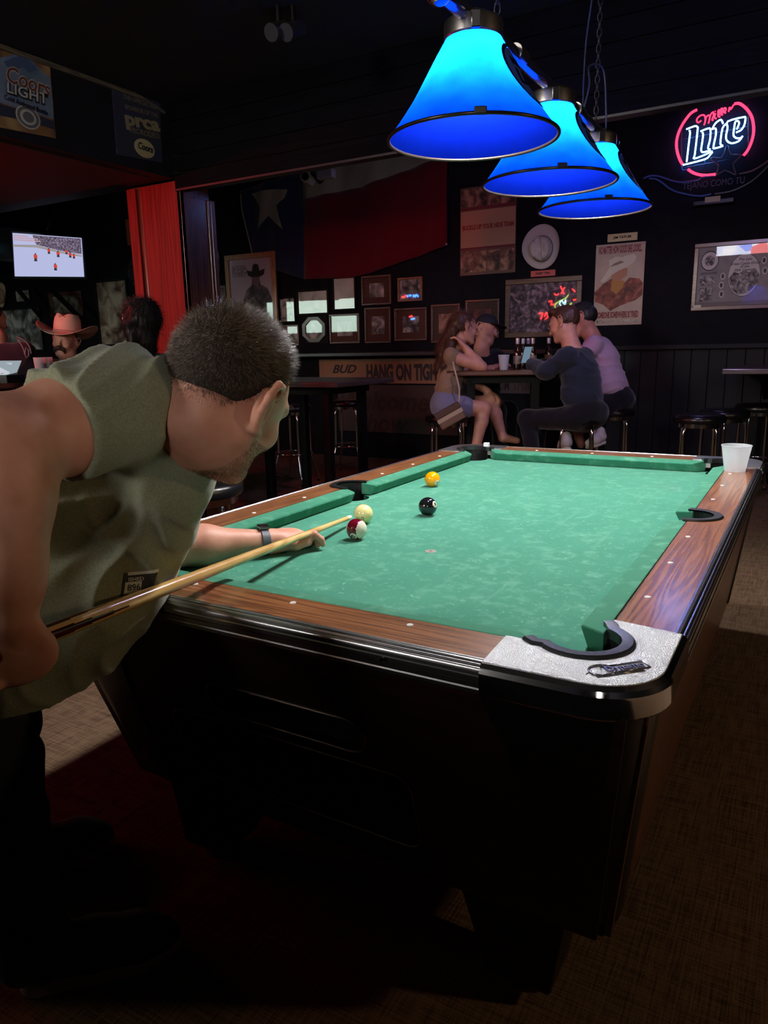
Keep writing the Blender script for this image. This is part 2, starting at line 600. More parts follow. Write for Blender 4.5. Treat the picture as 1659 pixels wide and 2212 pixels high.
def felt_mat(name, line):
    m = bpy.data.materials.new(name)
    m.use_nodes = True
    nt = m.node_tree; N, L = nt.nodes, nt.links
    b = N['Principled BSDF']; b.inputs['Roughness'].default_value = 0.9; b.inputs['Specular IOR Level'].default_value = 0.15
    b.inputs['Sheen Weight'].default_value = 0.25; b.inputs['Sheen Tint'].default_value = (0.5, 0.9, 0.75, 1)
    tc = N.new('ShaderNodeTexCoord')

    def noise(scale, det=5, vec=None, dist=0.0):
        n = N.new('ShaderNodeTexNoise'); n.inputs['Scale'].default_value = scale; n.inputs['Detail'].default_value = det
        n.inputs['Distortion'].default_value = dist
        L.new(vec or tc.outputs['Object'], n.inputs['Vector'])
        return n.outputs['Fac']
    base = N.new('ShaderNodeMix'); base.data_type = 'RGBA'
    base.inputs['A'].default_value = (*(srgb(52, 126, 104) if line else srgb(44, 116, 92)), 1); base.inputs['B'].default_value = (*(srgb(68, 144, 121) if line else srgb(54, 128, 102)), 1)
    L.new(noise(7), base.inputs['Factor'])
    cur = base.outputs['Result']

    def over(fac, col, k, lo, hi):
        nonlocal cur
        mr = N.new('ShaderNodeMapRange'); mr.inputs['From Min'].default_value = lo; mr.inputs['From Max'].default_value = hi
        mr.inputs['To Max'].default_value = k
        L.new(fac, mr.inputs['Value'])
        mx = N.new('ShaderNodeMix'); mx.data_type = 'RGBA'
        L.new(mr.outputs[0], mx.inputs['Factor']); L.new(cur, mx.inputs['A']); mx.inputs['B'].default_value = (*col, 1)
        cur = mx.outputs['Result']
    # chalk scuffs: short flecks, long faint streaks along the table, a few dark marks
    over(noise(95, 2, dist=0.8), srgb(160, 205, 185), 0.55 if line else 0.15, 0.62, 0.78)
    over(noise(26, 6), srgb(130, 190, 165), 0.35, 0.52, 0.75)
    if line:
        mp = N.new('ShaderNodeMapping'); mp.inputs['Scale'].default_value = (60, 3.2, 1); mp.inputs['Rotation'].default_value = (0, 0, 0.5)
        L.new(tc.outputs['Object'], mp.inputs['Vector'])
        over(noise(1.0, 4, mp.outputs[0]), srgb(165, 205, 190), 0.16, 0.6, 0.85)
        over(noise(3.1, 8, dist=1.5), srgb(120, 150, 140), 0.5, 0.66, 0.8)
        over(noise(11.3, 3, dist=0.5), srgb(90, 70, 80), 0.7, 0.74, 0.82)
    L.new(cur, b.inputs['Base Color'])
    bp = N.new('ShaderNodeBump'); bp.inputs['Strength'].default_value = 0.35; bp.inputs['Distance'].default_value = 0.0008
    L.new(noise(900, 2), bp.inputs['Height']); L.new(bp.outputs['Normal'], b.inputs['Normal'])
    return m


M_felt = felt_mat('green_felt_bed', True)
M_cush = felt_mat('green_felt_cushion', False)
M_cast = casting_mat()

TB = thing('pool_table', 'coin-operated pool table with green felt, wood-grain rails and chrome corners', 'pool table', (-0.495, 0.99, 0))
ZR, ZB = 0.79, 0.745
PW, PL = 0.99, 1.98

# --- bed
def corner_xy(sx, sy):
    """maps offsets (a outwards in x, b inwards in y) at the near right corner to the four corners"""
    cx = 0.0 if sx > 0 else -PW
    cy = 0.0 if sy > 0 else PL
    return lambda a, b: (cx + sx * a, cy + sy * b)


nr = arc(0.03, -0.015, 0.062, 209, 76, 10)          # concave pocket mouth at near right
side = arc(0.055, 0.99, 0.058, 260, 100, 10)
q = []
q += [corner_xy(1, 1)(*p_) for p_ in nr]
q += side
q += [corner_xy(1, -1)(*p_) for p_ in reversed(nr)]
q += [corner_xy(-1, -1)(*p_) for p_ in nr]
q += [(-PW - (x), y) for x, y in reversed(side)]
q += [corner_xy(-1, 1)(*p_) for p_ in reversed(nr)]
MB().prism(q, lambda u, v: (u, v, ZB - 0.025), lambda u, v: (u, v, ZB)).build('bed_cloth', M_felt, TB)
MB().lathe([(0.0001, ZB + 0.0009), (0.014, ZB + 0.0009), (0.015, ZB + 0.0004)], (-0.495, 0.495, 0), 24).build('foot_spot', mat('spot', srgb(150, 140, 135), 0.6), TB)
MB().lathe([(0.0001, ZB + 0.0012), (0.004, ZB + 0.0012)], (-0.495, 0.495, 0), 12).build('spot_centre', mat('spot_dark', srgb(60, 55, 50), 0.6), TB)

# --- cushions: cross-section in (u outwards, z)
CS = [(0.0, 0.7785), (0.004, 0.7825), (0.05, 0.7895), (0.05, 0.748), (0.018, 0.7465)]


def cushion(fn, s0, s1, b0, b1):
    """fn(u, s) -> xy ; nose runs s0..s1, back runs b0..b1"""
    V = []
    for (sa, sb) in ((s0, b0), (s1, b1)):
        for u, z in CS:
            s = sa + (sb - sa) * min(u / 0.05, 1.0)
            x, y = fn(u, s)
            V.append((x, y, z))
    n_ = len(CS)
    F = [tuple(range(n_)), tuple(range(2 * n_ - 1, n_ - 1, -1))]
    for i in range(n_):
        j = (i + 1) % n_
        F.append((i, i + n_, j + n_, j))
    MB().add(V, F).build('cushion', M_cush, TB, bevel=0.003)


cn, cb, sn_, sb_ = 0.078, 0.036, 0.068, 0.05
for s0, s1, b0, b1 in ((cn, 0.99 - sn_, cb, 0.99 - sb_), (0.99 + sn_, PL - cn, 0.99 + sb_, PL - cb)):
    cushion(lambda u, s: (u, s), s0, s1, b0, b1)
    cushion(lambda u, s: (-PW - u, s), s0, s1, b0, b1)
cushion(lambda u, s: (s, -u), -PW + cn, -cn, -PW + cb, -cb)
cushion(lambda u, s: (s, PL + u), -PW + cn, -cn, -PW + cb, -cb)

# --- wooden rail tops between the castings and side pockets
def prismz(name, poly, z0, z1, m, bevel=0.0):
    return MB().prism(poly, lambda u, v: (u, v, z0), lambda u, v: (u, v, z1)).build(name, m, TB, bevel=bevel)


OUT = 0.15
prismz('end_rail', [(-PW + 0.085, -0.0535), (-PW + 0.08, -OUT), (-0.08, -OUT), (-0.085, -0.0535)], 0.752, ZR, M_railX)
prismz('end_rail', [(-0.085, PL + 0.05), (-0.08, PL + OUT), (-PW + 0.08, PL + OUT), (-PW + 0.085, PL + 0.05)], 0.752, ZR, M_railX)
notch = arc(0.055, 0.99, 0.062, -93, 93, 12)
prismz('side_rail', [(0.0535, 0.097), (OUT, 0.082), (OUT, PL - 0.082), (0.0535, PL - 0.097)] + list(reversed(notch)), 0.752, ZR, M_railY)
prismz('side_rail', [(-PW - x, y) for x, y in reversed([(0.0535, 0.097), (OUT, 0.082), (OUT, PL - 0.082), (0.0535, PL - 0.097)] + list(reversed(notch)))], 0.752, ZR, M_railY)


# --- ribbed aluminium trim along the outer edges
def trim_prof():
    base = [(0.0, 0.7905), (0.010, 0.7895), (0.019, 0.784), (0.0225, 0.774), (0.0225, 0.742)]
    pts = smooth_path([(a, b, 0) for a, b in base], 14)
    out = []
    for i, q_ in enumerate(pts):
        r_ = 0.0016 * (1 if (i // 4) % 2 else 0)
        nx, nz = (0.3, 1.0) if i < 18 else (1.0, 0.2)
        out.append((q_[0] + r_ * nx, q_[1] + r_ * nz))
    return out + [(0.002, 0.742)]


def sweep(name, path, prof, m, closed_prof=True, smooth=True, angle=30):
    """profile (u outwards to the right of the path direction, z) along a 2d path"""
    n_ = len(prof)
    V, F = [], []
    for i, (x, y) in enumerate(path):
        a = path[max(i - 1, 0)]; b = path[min(i + 1, len(path) - 1)]
        dx, dy = b[0] - a[0], b[1] - a[1]
        l_ = math.hypot(dx, dy); nx, ny = dy / l_, -dx / l_
        for u, z in prof:
            V.append((x + nx * u, y + ny * u, z))
    for i in range(len(path) - 1):
        for j in range(n_ if closed_prof else n_ - 1):
            k = (j + 1) % n_
            F.append((i * n_ + j, i * n_ + k, (i + 1) * n_ + k, (i + 1) * n_ + j))
    if closed_prof:
        F.append(tuple(range(n_))); F.append(tuple(reversed([(len(path) - 1) * n_ + j for j in range(n_)])))
    return MB().add(V, F).build(name, m, TB, smooth=smooth, angle=angle)


TP = trim_prof()
sweep('trim_strip', [(-PW + 0.08, -OUT), (-0.08, -OUT)], TP, M_alu, smooth=False)
sweep('trim_strip', [(OUT, 0.08), (OUT, PL - 0.08)], TP, M_alu, smooth=False)
sweep('trim_strip', [(-0.08, PL + OUT), (-PW + 0.08, PL + OUT)], TP, M_alu, smooth=False)
sweep('trim_strip', [(-PW - OUT, PL - 0.08), (-PW - OUT, 0.08)], TP, M_alu, smooth=False)
for x in (-0.245, -0.74):
    MB().lathe([(0.0001, 0.0), (0.004, 0.0), (0.0045, -0.003)], (x, -OUT - 0.0252, 0.766), 10, 'Y').build('trim_screw', M_blk, TB)

# --- sights
for k in range(1, 8):
    if k == 4:
        continue
    for sx in (1, -1):
        x = 0.0786 if sx > 0 else -PW - 0.0786
        MB().lathe([(0.0001, ZR + 0.0012), (0.0055, ZR + 0.0012), (0.0062, ZR)], (x, 0.2475 * k, 0), 14).build('sight', M_sight, TB)
for k in range(1, 4):
    for y in (-0.0786, PL + 0.0786):
        MB().lathe([(0.0001, ZR + 0.0012), (0.0055, ZR + 0.0012), (0.0062, ZR)], (-0.2475 * k, y, 0), 14).build('sight', M_sight, TB)

# --- corner castings, pocket liners
top = [(-0.086, -0.05), (-0.081, -OUT - 0.014)] + arc(0.066, -0.066, 0.098, -90, 0, 10) + [(OUT + 0.014, 0.083), (0.052, 0.099), (0.048, 0.064)] + arc(0.03, -0.012, 0.067, 62, -138, 16) + [(-0.04, -0.052)]
outer_path = [(-0.081, -OUT - 0.012)] + arc(0.064, -0.064, 0.098, -90, 0, 12) + [(OUT + 0.012, 0.083)]
lip = [(-0.046, -0.044), (-0.032, -0.055)] + arc(0.03, -0.012, 0.062, -138, 62, 18) + [(0.051, 0.062), (0.044, 0.073)]
skirt = [(-0.004, 0.7915), (0.003, 0.7905), (0.010, 0.785), (0.0135, 0.777), (0.0125, 0.772), (0.0125, 0.7445), (0.010, 0.741), (0.0, 0.741)]
for sx in (1, -1):
    for sy in (1, -1):
        F_ = corner_xy(sx, sy)
        o_ = prismz('corner_casting', [F_(*p_) for p_ in top], 0.76, 0.7925, M_cast, bevel=0.0015)
        pth = [F_(*p_) for p_ in outer_path]
        lp = [F_(*p_) for p_ in lip]
        if sx * sy < 0:
            pth = pth[::-1]; lp = lp[::-1]
        sweep('corner_band', pth, skirt, M_chrome, angle=14)
        sweep('pocket_lip', lp, [(-0.004, 0.797), (0.013, 0.798), (0.0165, 0.7955), (0.0165, 0.79), (-0.004, 0.78)], mat('lip_dark', srgb(70, 72, 76), rough=0.25, metal=0.7))
        V, F = [], []
        inner = [F_(*p_) for p_ in arc(0.03, -0.012, 0.064, -138, 62, 18)]
        outr = [F_(*p_) for p_ in arc(0.03, -0.012, 0.067, -138, 62, 18)]
        wall_poly = inner + outr[::-1]
        prismz('pocket_liner', wall_poly, 0.64, 0.789, M_rubber)
        prismz('pocket_floor', [F_(*p_) for p_ in arc(0.03, -0.012, 0.064, 0, 345, 20)], 0.635, 0.64, M_void)
# side pockets
for sx in (1, -1):
    fx = (lambda x, y: (x, y)) if sx > 0 else (lambda x, y: (-PW - x, y))
    path = [fx(*p_) for p_ in [(0.036, 0.99 - 0.062)] + arc(0.055, 0.99, 0.058, -95, 95, 16) + [(0.036, 0.99 + 0.062)]]
    if sx < 0:
        path = path[::-1]
    sweep('pocket_lip', path, [(-0.004, 0.794), (0.016, 0.795), (0.02, 0.7915), (0.0, 0.788)], M_rubber)
    inner = [fx(*p_) for p_ in arc(0.055, 0.99, 0.058, -92, 92, 16)]
    outr = [fx(*p_) for p_ in arc(0.055, 0.99, 0.062, -92, 92, 16)]
    prismz('pocket_liner', inner + outr[::-1], 0.64, 0.789, M_rubber)
    prismz('pocket_floor', [fx(*p_) for p_ in arc(0.055, 0.99, 0.058, 0, 345, 20)], 0.635, 0.64, M_void)

# maker's plate on the near right casting
pc = np.array([0.1, -0.1, 0.7925]); exd = on_z(1392, 1443, 0.79) - on_z(1268, 1461, 0.79); exd /= np.linalg.norm(exd); eyd = np.array([-exd[1], exd[0], 0])
M_emb = mat('embossed_chrome', (0.45, 0.46, 0.5), rough=0.2, metal=1)
logo = MB()
def lp3(u, v, z=0.7928):
    return tuple(pc + exd * u + eyd * v + np.array([0, 0, z - 0.7925]))
fr = [(-0.018, 0.011), (0.05, 0.011), (0.05, -0.011), (-0.03, -0.011)]
logo.tube([lp3(u, v, 0.7935) for u, v in fr], 0.0012, 6, closed=True)
logo.tube([lp3(-0.022 + 0.02 * math.cos(a), 0.017 * math.sin(a), 0.794) for a in np.linspace(0.3, 2 * PI - 0.3, 20)], 0.0014, 6)
for v in (-0.0145, -0.018):
    logo.tube([lp3(-0.04, v), lp3(0.036, v)], 0.0009, 5)
logo.tube([lp3(-0.05, -0.004), lp3(-0.036, 0.004), lp3(-0.042, -0.008)], 0.001, 5)
logo.build('maker_plate', M_emb, TB, smooth=True)
text('maker_name', 'Dynamo', 0.02, M_emb, TB, lp3(0.014, 0.0, 0.7935), exd, eyd, depth=0.0012, bold=0.0004, shear=0.1, width=0.062)

# --- cabinet: sloping panels
zt, zb_ = 0.744, 0.235
yt, yb_ = -0.16, 0.0
xt, xb_ = 0.155, 0.09
def front(sy):
    def f(x, z, off=0.0):
        t = (z - zb_) / (zt - zb_)
        y = yb_ + (yt - yb_) * t + off
        return (x, y, z) if sy > 0 else (x, PL - y, z)
    return f
def sidep(sx):
    def f(y, z, off=0.0):
        t = (z - zb_) / (zt - zb_)
        x = xb_ + (xt - xb_) * t - off
        return (x, y, z) if sx > 0 else (-PW - x, y, z)
    return f
f0 = front(1)
slot1 = rrect(-0.705, 0.527, -0.328, 0.604, 0.0385, 8)
slot2 = rrect(-0.842, 0.312, -0.252, 0.498, 0.035, 6)
hole_outer = [(-1.06, zb_), (0.07, zb_), (0.13, zt), (-1.12, zt)]
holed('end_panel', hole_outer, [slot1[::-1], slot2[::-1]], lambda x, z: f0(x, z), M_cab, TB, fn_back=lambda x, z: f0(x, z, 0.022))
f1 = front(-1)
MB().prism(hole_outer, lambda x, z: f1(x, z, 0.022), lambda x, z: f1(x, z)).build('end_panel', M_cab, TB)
M_lip = mat('slot_edge', srgb(120, 108, 100), rough=0.3, metal=0.6)
for lp_ in (slot1, slot2):
    MB().tube([f0(x, z, -0.001) for x, z in lp_], 0.0028, 6, closed=True).build('slot_rim', M_lip, TB, smooth=True)
for (x0, z0, x1, z1), d in (((-0.705, 0.527, -0.328, 0.604), 0.16), ((-0.842, 0.312, -0.252, 0.498), 0.22)):
    b_ = MB()
    y_ = f0(0, (z0 + z1) / 2)[1]
    b_.box((x0 - 0.01, y_ + d, z0 - 0.01), (x1 + 0.01, y_ + d + 0.01, z1 + 0.01))
    b_.box((x0 - 0.012, y_ + 0.05, z0 - 0.012), (x1 + 0.012, y_ + d, z0 - 0.004))
    b_.box((x0 - 0.012, y_ + 0.05, z1 + 0.004), (x1 + 0.012, y_ + d, z1 + 0.012))
    b_.box((x0 - 0.014, y_ + 0.05, z0 - 0.012), (x0 - 0.004, y_ + d, z1 + 0.012))
    b_.box((x1 + 0.004, y_ + 0.05, z0 - 0.012), (x1 + 0.014, y_ + d, z1 + 0.012))
    b_.build('ball_tray', M_void, TB)
for sx in (1, -1):
    fs = sidep(sx)
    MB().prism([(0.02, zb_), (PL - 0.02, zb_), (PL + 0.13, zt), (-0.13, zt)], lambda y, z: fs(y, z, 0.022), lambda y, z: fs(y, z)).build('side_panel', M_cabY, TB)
MB().box((-PW - 0.08, 0.01, zb_ + 0.005), (0.08, PL - 0.01, zb_ + 0.02)).build('cabinet_base', M_blk, TB)

# black corner shields
for sx in (1, -1):
    for sy in (1, -1):
        lv = []
        for z, xf in ((0.7415, -0.093), (0.70, -0.078), (0.651, -0.06), (0.578, -0.047), (0.499, -0.04), (0.40, -0.044), (0.30, -0.05), (0.255, -0.05), (0.236, -0.03)):
            t = (z - zb_) / (zt - zb_)
            yy = yb_ + (yt - yb_) * t - 0.006
            xx = xb_ + (xt - xb_) * t + 0.006
            r_ = 0.075
            ins = 0.0 if z > 0.25 else 0.02
            ring = [(xf, yy + 0.01), (xf + 0.004, yy)] + [(xx - r_ + (r_ - ins) * math.cos(a), yy + r_ + (r_ - ins) * math.sin(a)) for a in np.linspace(-PI / 2, 0, 8)] + [(xx - ins, yy + r_ + 0.02), (xx - 0.01 - ins, yy + r_ + 0.024)]
            lv.append([corner_xy(sx, sy)(*p_) + (z,) for p_ in ring])
        V = [p_ for r_ in lv for p_ in r_]; k = len(lv[0]); F = []
        for i in range(len(lv) - 1):
            for j in range(k - 1):
                F.append((i * k + j, i * k + j + 1, (i + 1) * k + j + 1, (i + 1) * k + j))
        F.append(tuple(range((len(lv) - 1) * k, len(lv) * k)))
        MB().add(V, F).build('corner_shield', M_blk, TB, smooth=True, angle=40)
        G = corner_xy(sx, sy)
        # tapered leg with a levelling foot
        tq = [G(-0.21, 0.03), G(0.01, 0.03), G(0.01, 0.25), G(-0.21, 0.25)]
        bq = [G(-0.15, 0.04), G(-0.02, 0.04), G(-0.02, 0.17), G(-0.15, 0.17)]
        MB().hexa([p_ + (0.035,) for p_ in bq] + [p_ + (0.237,) for p_ in tq]).build('leg', M_blk, TB, bevel=0.006)
        c_ = G(-0.085, 0.105)
        MB().lathe([(0.0001, 0.0), (0.045, 0.0), (0.045, 0.012), (0.018, 0.018), (0.018, 0.04)], (c_[0], c_[1], 0), 20).build('levelling_foot', mat('foot_metal', srgb(110, 70, 60), rough=0.4, metal=0.8), TB, smooth=True, angle=40)

# ================================================================== balls, cue, cup, chalk
BR = 0.0286
def ball_mat(name, col, band=None, axis=None):
    m = bpy.data.materials.new(name)
    m.use_nodes = True
    nt = m.node_tree; N, L = nt.nodes, nt.links
    b = N['Principled BSDF']; b.inputs['Roughness'].default_value = 0.08; b.inputs['Coat Weight'].default_value = 0.6; b.inputs['Coat Roughness'].default_value = 0.03
    b.inputs['Base Color'].default_value = (*col, 1)
    if band is not None:
        tc = N.new('ShaderNodeTexCoord')
        d = N.new('ShaderNodeVectorMath'); d.operation = 'DOT_PRODUCT'
        L.new(tc.outputs['Object'], d.inputs[0]); d.inputs[1].default_value = tuple(axis)
        ab = N.new('ShaderNodeMath'); ab.operation = 'ABSOLUTE'; L.new(d.outputs['Value'], ab.inputs[0])
        lt = N.new('ShaderNodeMath'); lt.operation = 'LESS_THAN'; lt.inputs[1].default_value = BR * 0.52; L.new(ab.outputs[0], lt.inputs[0])
        mx = N.new('ShaderNodeMix'); mx.data_type = 'RGBA'
        mx.inputs['A'].default_value = (*srgb(232, 228, 210), 1); mx.inputs['B'].default_value = (*col, 1)
        L.new(lt.outputs[0], mx.inputs['Factor']); L.new(mx.outputs['Result'], b.inputs['Base Color'])
    return m


def pool_ball(name, label, px, py, m, num=None, npx=None, ring=None, rot=0.0):
    c = on_z(px, py, ZB + BR)
    base = np.array([c[0], c[1], ZB])
    me = MB().ball((0, 0, 0), BR, 36, 24).mesh('sphere')
    t = thing(name, label, 'pool ball', base)
    o = link('sphere', me, m, None, smooth=True, fix=True)
    o.parent = t; o.location = (0, 0, BR)
    if npx is not None:
        # direction of the number spot: where the view ray through that pixel meets the sphere
        d = ray(*npx); d /= np.linalg.norm(d)
        oc = CAM - (base + np.array([0, 0, BR]))
        bq = oc @ d; cq = oc @ oc - BR * BR
        disc = bq * bq - cq
        s = -bq - math.sqrt(max(disc, 0.0))
        nrm = oc + d * s; nrm /= np.linalg.norm(nrm)
        ex = np.cross([0, 0, 1], nrm); ex /= np.linalg.norm(ex); ey = np.cross(nrm, ex)
        ca, sa = math.cos(rot), math.sin(rot)
        ex, ey = ex * ca + ey * sa, -ex * sa + ey * ca
        R1 = BR * 0.36 if ring is None else 0.0045
        mb = MB(); V = []
        cc = base + np.array([0, 0, BR])
        rings_ = [0.0, 0.35, 0.7, 1.0] if ring is None else [0.62, 1.0]
        nn = 20
        for rr in rings_:
            for j in range(nn):
                a = 2 * PI * j / nn
                v = nrm * math.sqrt(max(BR ** 2 - (rr * R1) ** 2, 0)) + (ex * math.cos(a) + ey * math.sin(a)) * rr * R1
                V.append(cc + v / np.linalg.norm(v) * (BR + 0.0002))
        F = []
        for i in range(len(rings_) - 1):
            for j in range(nn):
                F.append((i * nn + j, i * nn + (j + 1) % nn, (i + 1) * nn + (j + 1) % nn, (i + 1) * nn + j))
        mb.add(V, F).build('number_spot' if ring is None else 'ring_mark', mat('ball_ivory', srgb(235, 230, 215), 0.1) if ring is None else mat('ring_green', srgb(40, 70, 50), 0.2), t, smooth=True)
        if num:
            text('numeral', num, 0.013, mat('ink_black', (0.01, 0.01, 0.01), 0.2), t, cc + nrm * (BR + 0.0001), ex, ey, depth=0.0005, bold=0.0003)
    return t


axis15 = CR * 0.82 - CF * 0.5 - CU * 0.1; axis15 /= np.linalg.norm(axis15)
pool_ball('pool_ball', 'solid yellow pool ball farthest up the table', 934, 1035, ball_mat('ball_yellow', srgb(240, 160, 8)), '1', (944, 1043))
pool_ball('pool_ball', 'black eight ball near the middle of the felt', 924, 1094, ball_mat('ball_black', srgb(24, 24, 28)), '8', (940, 1089))
pool_ball('pool_ball', 'maroon and white striped pool ball beside the cue tip', 770, 1143, ball_mat('ball_maroon', srgb(110, 14, 36), True, axis15), '15', (763, 1159), rot=2.6)
pool_ball('cue_ball', 'cream white cue ball behind the maroon striped ball', 785, 1110, ball_mat('ball_cream', srgb(236, 226, 160)), None, (783, 1120), ring=True)
# the yellow ball's number faces the camera; fine print only

# cue stick
tip = on_z(757, 1117, 0.772)
grip = at(45, 1392, 1.0)
cdir = (grip - tip) / np.linalg.norm(grip - tip)
CUE = thing('pool_cue', 'two-tone maple pool cue aimed at the cue ball', 'pool cue', tip)
def cpt(s): return tip + cdir * s
M_maple = wood('maple', srgb(196, 150, 84), srgb(222, 182, 112), srgb(236, 204, 142), 'Y', 0.25, rough=0.22, coat=0.6)
M_rose = wood('rosewood', srgb(40, 12, 8), srgb(72, 24, 14), srgb(96, 36, 22), 'Y', 0.4, rough=0.2, coat=0.6)
MB().tube([cpt(0.0), cpt(0.006)], [0.0056, 0.0062], 16).build('tip', mat('tip_blue', srgb(190, 205, 225), 0.8), CUE, smooth=True, angle=40)
MB().tube([cpt(0.006), cpt(0.026)], [0.0064, 0.0066], 16).build('ferrule', mat('ferrule', srgb(236, 236, 232), 0.25), CUE, smooth=True, angle=40)
MB().tube([cpt(s) for s in (0.026, 0.3, 0.7, 0.98)], [0.0065, 0.0082, 0.0108, 0.0126], 20).build('shaft', M_maple, CUE, smooth=True, angle=40)
# butt: rosewood with maple points
bt = MB(); V, F = [], []
nn = 48; S_ = np.linspace(0.98, 1.46, 40)
e1 = np.cross(cdir, [0, 0, 1]); e1 /= np.linalg.norm(e1); e2 = np.cross(e1, cdir)
for s in S_:
    r_ = 0.0126 + (s - 0.98) / 0.48 * 0.003
    for j in range(nn):
        a = 2 * PI * j / nn
        V.append(cpt(s) + (e1 * math.cos(a) + e2 * math.sin(a)) * r_)
Fm, Fr = [], []
for i in range(len(S_) - 1):
    for j in range(nn):
        ph = ((j + 0.5) / nn * 4 + 0.0) % 1.0
        lim = 1.0 - abs(ph - 0.5) * 2            # 0 at point edges, 1 on the spine
        s_mid = (S_[i] + S_[i + 1]) / 2
        (Fm if (s_mid - 0.98) / 0.26 < lim else Fr).append((i * nn + j, i * nn + (j + 1) % nn, (i + 1) * nn + (j + 1) % nn, (i + 1) * nn + j))
MB().add(V, Fr + [tuple(range(len(V) - nn, len(V)))]).build('butt', M_rose, CUE, smooth=True)
MB().add(V, Fm).build('butt_points', M_maple, CUE, smooth=True)

# plastic cup on the far right of the rail
def clear_plastic():
    m = bpy.data.materials.new('frosted_plastic')
    m.use_nodes = True
    nt = m.node_tree; N, L = nt.nodes, nt.links
    b = N['Principled BSDF']
    b.inputs['Base Color'].default_value = (0.8, 0.84, 0.9, 1); b.inputs['Roughness'].default_value = 0.3
    tr = N.new('ShaderNodeBsdfTransparent'); tl = N.new('ShaderNodeBsdfTranslucent'); tl.inputs[0].default_value = (0.8, 0.84, 0.9, 1)
    m1 = N.new('ShaderNodeMixShader'); m1.inputs[0].default_value = 0.5
    m2 = N.new('ShaderNodeMixShader'); m2.inputs[0].default_value = 0.35
    L.new(b.outputs[0], m1.inputs[1]); L.new(tl.outputs[0], m1.inputs[2])
    L.new(m1.outputs[0], m2.inputs[1]); L.new(tr.outputs[0], m2.inputs[2])
    L.new(m2.outputs[0], N['Material Output'].inputs[0])
    return m


M_plastic = clear_plastic()
def plastic_cup(label, c, h, rt, rb):
    t = thing('plastic_cup', label, 'cup', c)
    MB().lathe([(0.0001, 0.004), (rb * 0.96, 0.003), (rb, 0.0), (rb * 1.01, 0.002), (rb + (rt - rb) * 0.8, h * 0.8), (rt, h), (rt - 0.0008, h), (rb - 0.0005, 0.005)], c, 40).build('cup_wall', M_plastic, t, smooth=True, angle=50)
    MB().tube([(c[0] + rt * math.cos(a), c[1] + rt * math.sin(a), c[2] + h) for a in np.linspace(0, 2 * PI, 40, endpoint=False)], 0.0016, 6, closed=True).build('cup_rim', M_plastic, t, smooth=True)
    return t


cc = on_z(1587, 1017, ZR)
dcup = (cc - CAM) @ CF
plastic_cup('frosted clear plastic cup standing on the right rail of the pool table', (cc[0], cc[1], ZR), 0.093, 30.0 / FPX * dcup * 1.0, 21.0 / FPX * dcup)
ck = on_z(1051, 966, 0.7925)
CH = thing('chalk_cube', 'small pale blue chalk cube on the far left corner of the pool table', 'chalk', (ck[0], ck[1], 0.7925))
MB().box((ck[0] - 0.011, ck[1] - 0.011, 0.7925), (ck[0] + 0.011, ck[1] + 0.011, 0.8135)).build('paper_wrap', mat('chalk_wrap', srgb(220, 228, 240), 0.7), CH, bevel=0.001)
MB().lathe([(0.010, 0.8135), (0.007, 0.8128), (0.0001, 0.811)], (ck[0], ck[1], 0), 14).build('chalk_top', mat('chalk_blue', srgb(90, 140, 200), 0.9), CH)

# ================================================================== three-shade table light
LX = -0.495
LYS = (0.745, 1.365, 1.93)
RIMZ, RIMR = 1.762, 0.213


def shade_mat():
    m = bpy.data.materials.new('blue_shade_plastic')
    m.use_nodes = True
    nt = m.node_tree; N, L = nt.nodes, nt.links
    b = N['Principled BSDF']
    b.inputs['Base Color'].default_value = (0.0004, 0.003, 0.085, 1); b.inputs['Roughness'].default_value = 1.0; b.inputs['Specular IOR Level'].default_value = 0.0
    tl = N.new('ShaderNodeBsdfTranslucent'); tl.inputs[0].default_value = (0.004, 0.19, 0.95, 1)
    tc = N.new('ShaderNodeTexCoord')
    n = N.new('ShaderNodeTexNoise'); n.inputs['Scale'].default_value = 16; n.inputs['Detail'].default_value = 7
    L.new(tc.outputs['Object'], n.inputs['Vector'])
    r = N.new('ShaderNodeValToRGB'); r.color_ramp.elements[0].position = 0.3; r.color_ramp.elements[1].position = 0.75
    r.color_ramp.elements[0].color = (0.0003, 0.024, 0.5, 1); r.color_ramp.elements[1].color = (0.0006, 0.044, 0.75, 1)
    L.new(n.outputs['Fac'], r.inputs['Fac']); L.new(r.outputs['Color'], tl.inputs[0])
    ms = N.new('ShaderNodeMixShader'); ms.inputs[0].default_value = 0.3
    L.new(b.outputs[0], ms.inputs[1]); L.new(tl.outputs[0], ms.inputs[2])
    L.new(ms.outputs[0], N['Material Output'].inputs[0])
    return m


M_shade = shade_mat()
M_dkmetal = mat('bronze_rim', srgb(70, 62, 54), rough=0.3, metal=0.9)
M_nickel = mat('brushed_nickel', (0.55, 0.54, 0.52), rough=0.28, metal=1.0)
M_tube = mat('smoked_tube', srgb(120, 125, 135), rough=0.14, metal=0.9)
PLT = thing('pool_table_light', 'pool table light bar with three blue bell shades hanging from chains', 'pendant light', (LX, 1.34, 2.0))
BZ = 2.045
MB().tube([(LX, 0.57, BZ - 0.02), (LX, 1.05, BZ - 0.005), (LX, 2.13, BZ)], 0.019, 18).build('bar', M_tube, PLT, smooth=True, angle=40)
for y, z in ((0.55, BZ - 0.02), (2.15, BZ)):
    MB().ball((LX, y, z), 0.032, 24, 16).build('end_ball', M_chrome, PLT, smooth=True)
for y in (1.06, 1.66):
    MB().tube([(LX, y - 0.03, BZ), (LX, y + 0.03, BZ)], 0.023, 18).build('bar_joint', M_nickel, PLT, smooth=True, angle=40)
prof = [(0.066, 0.235), (0.070, 0.222), (0.080, 0.205), (0.095, 0.18), (0.118, 0.14), (0.150, 0.085), (0.185, 0.035), (RIMR, 0.0)]
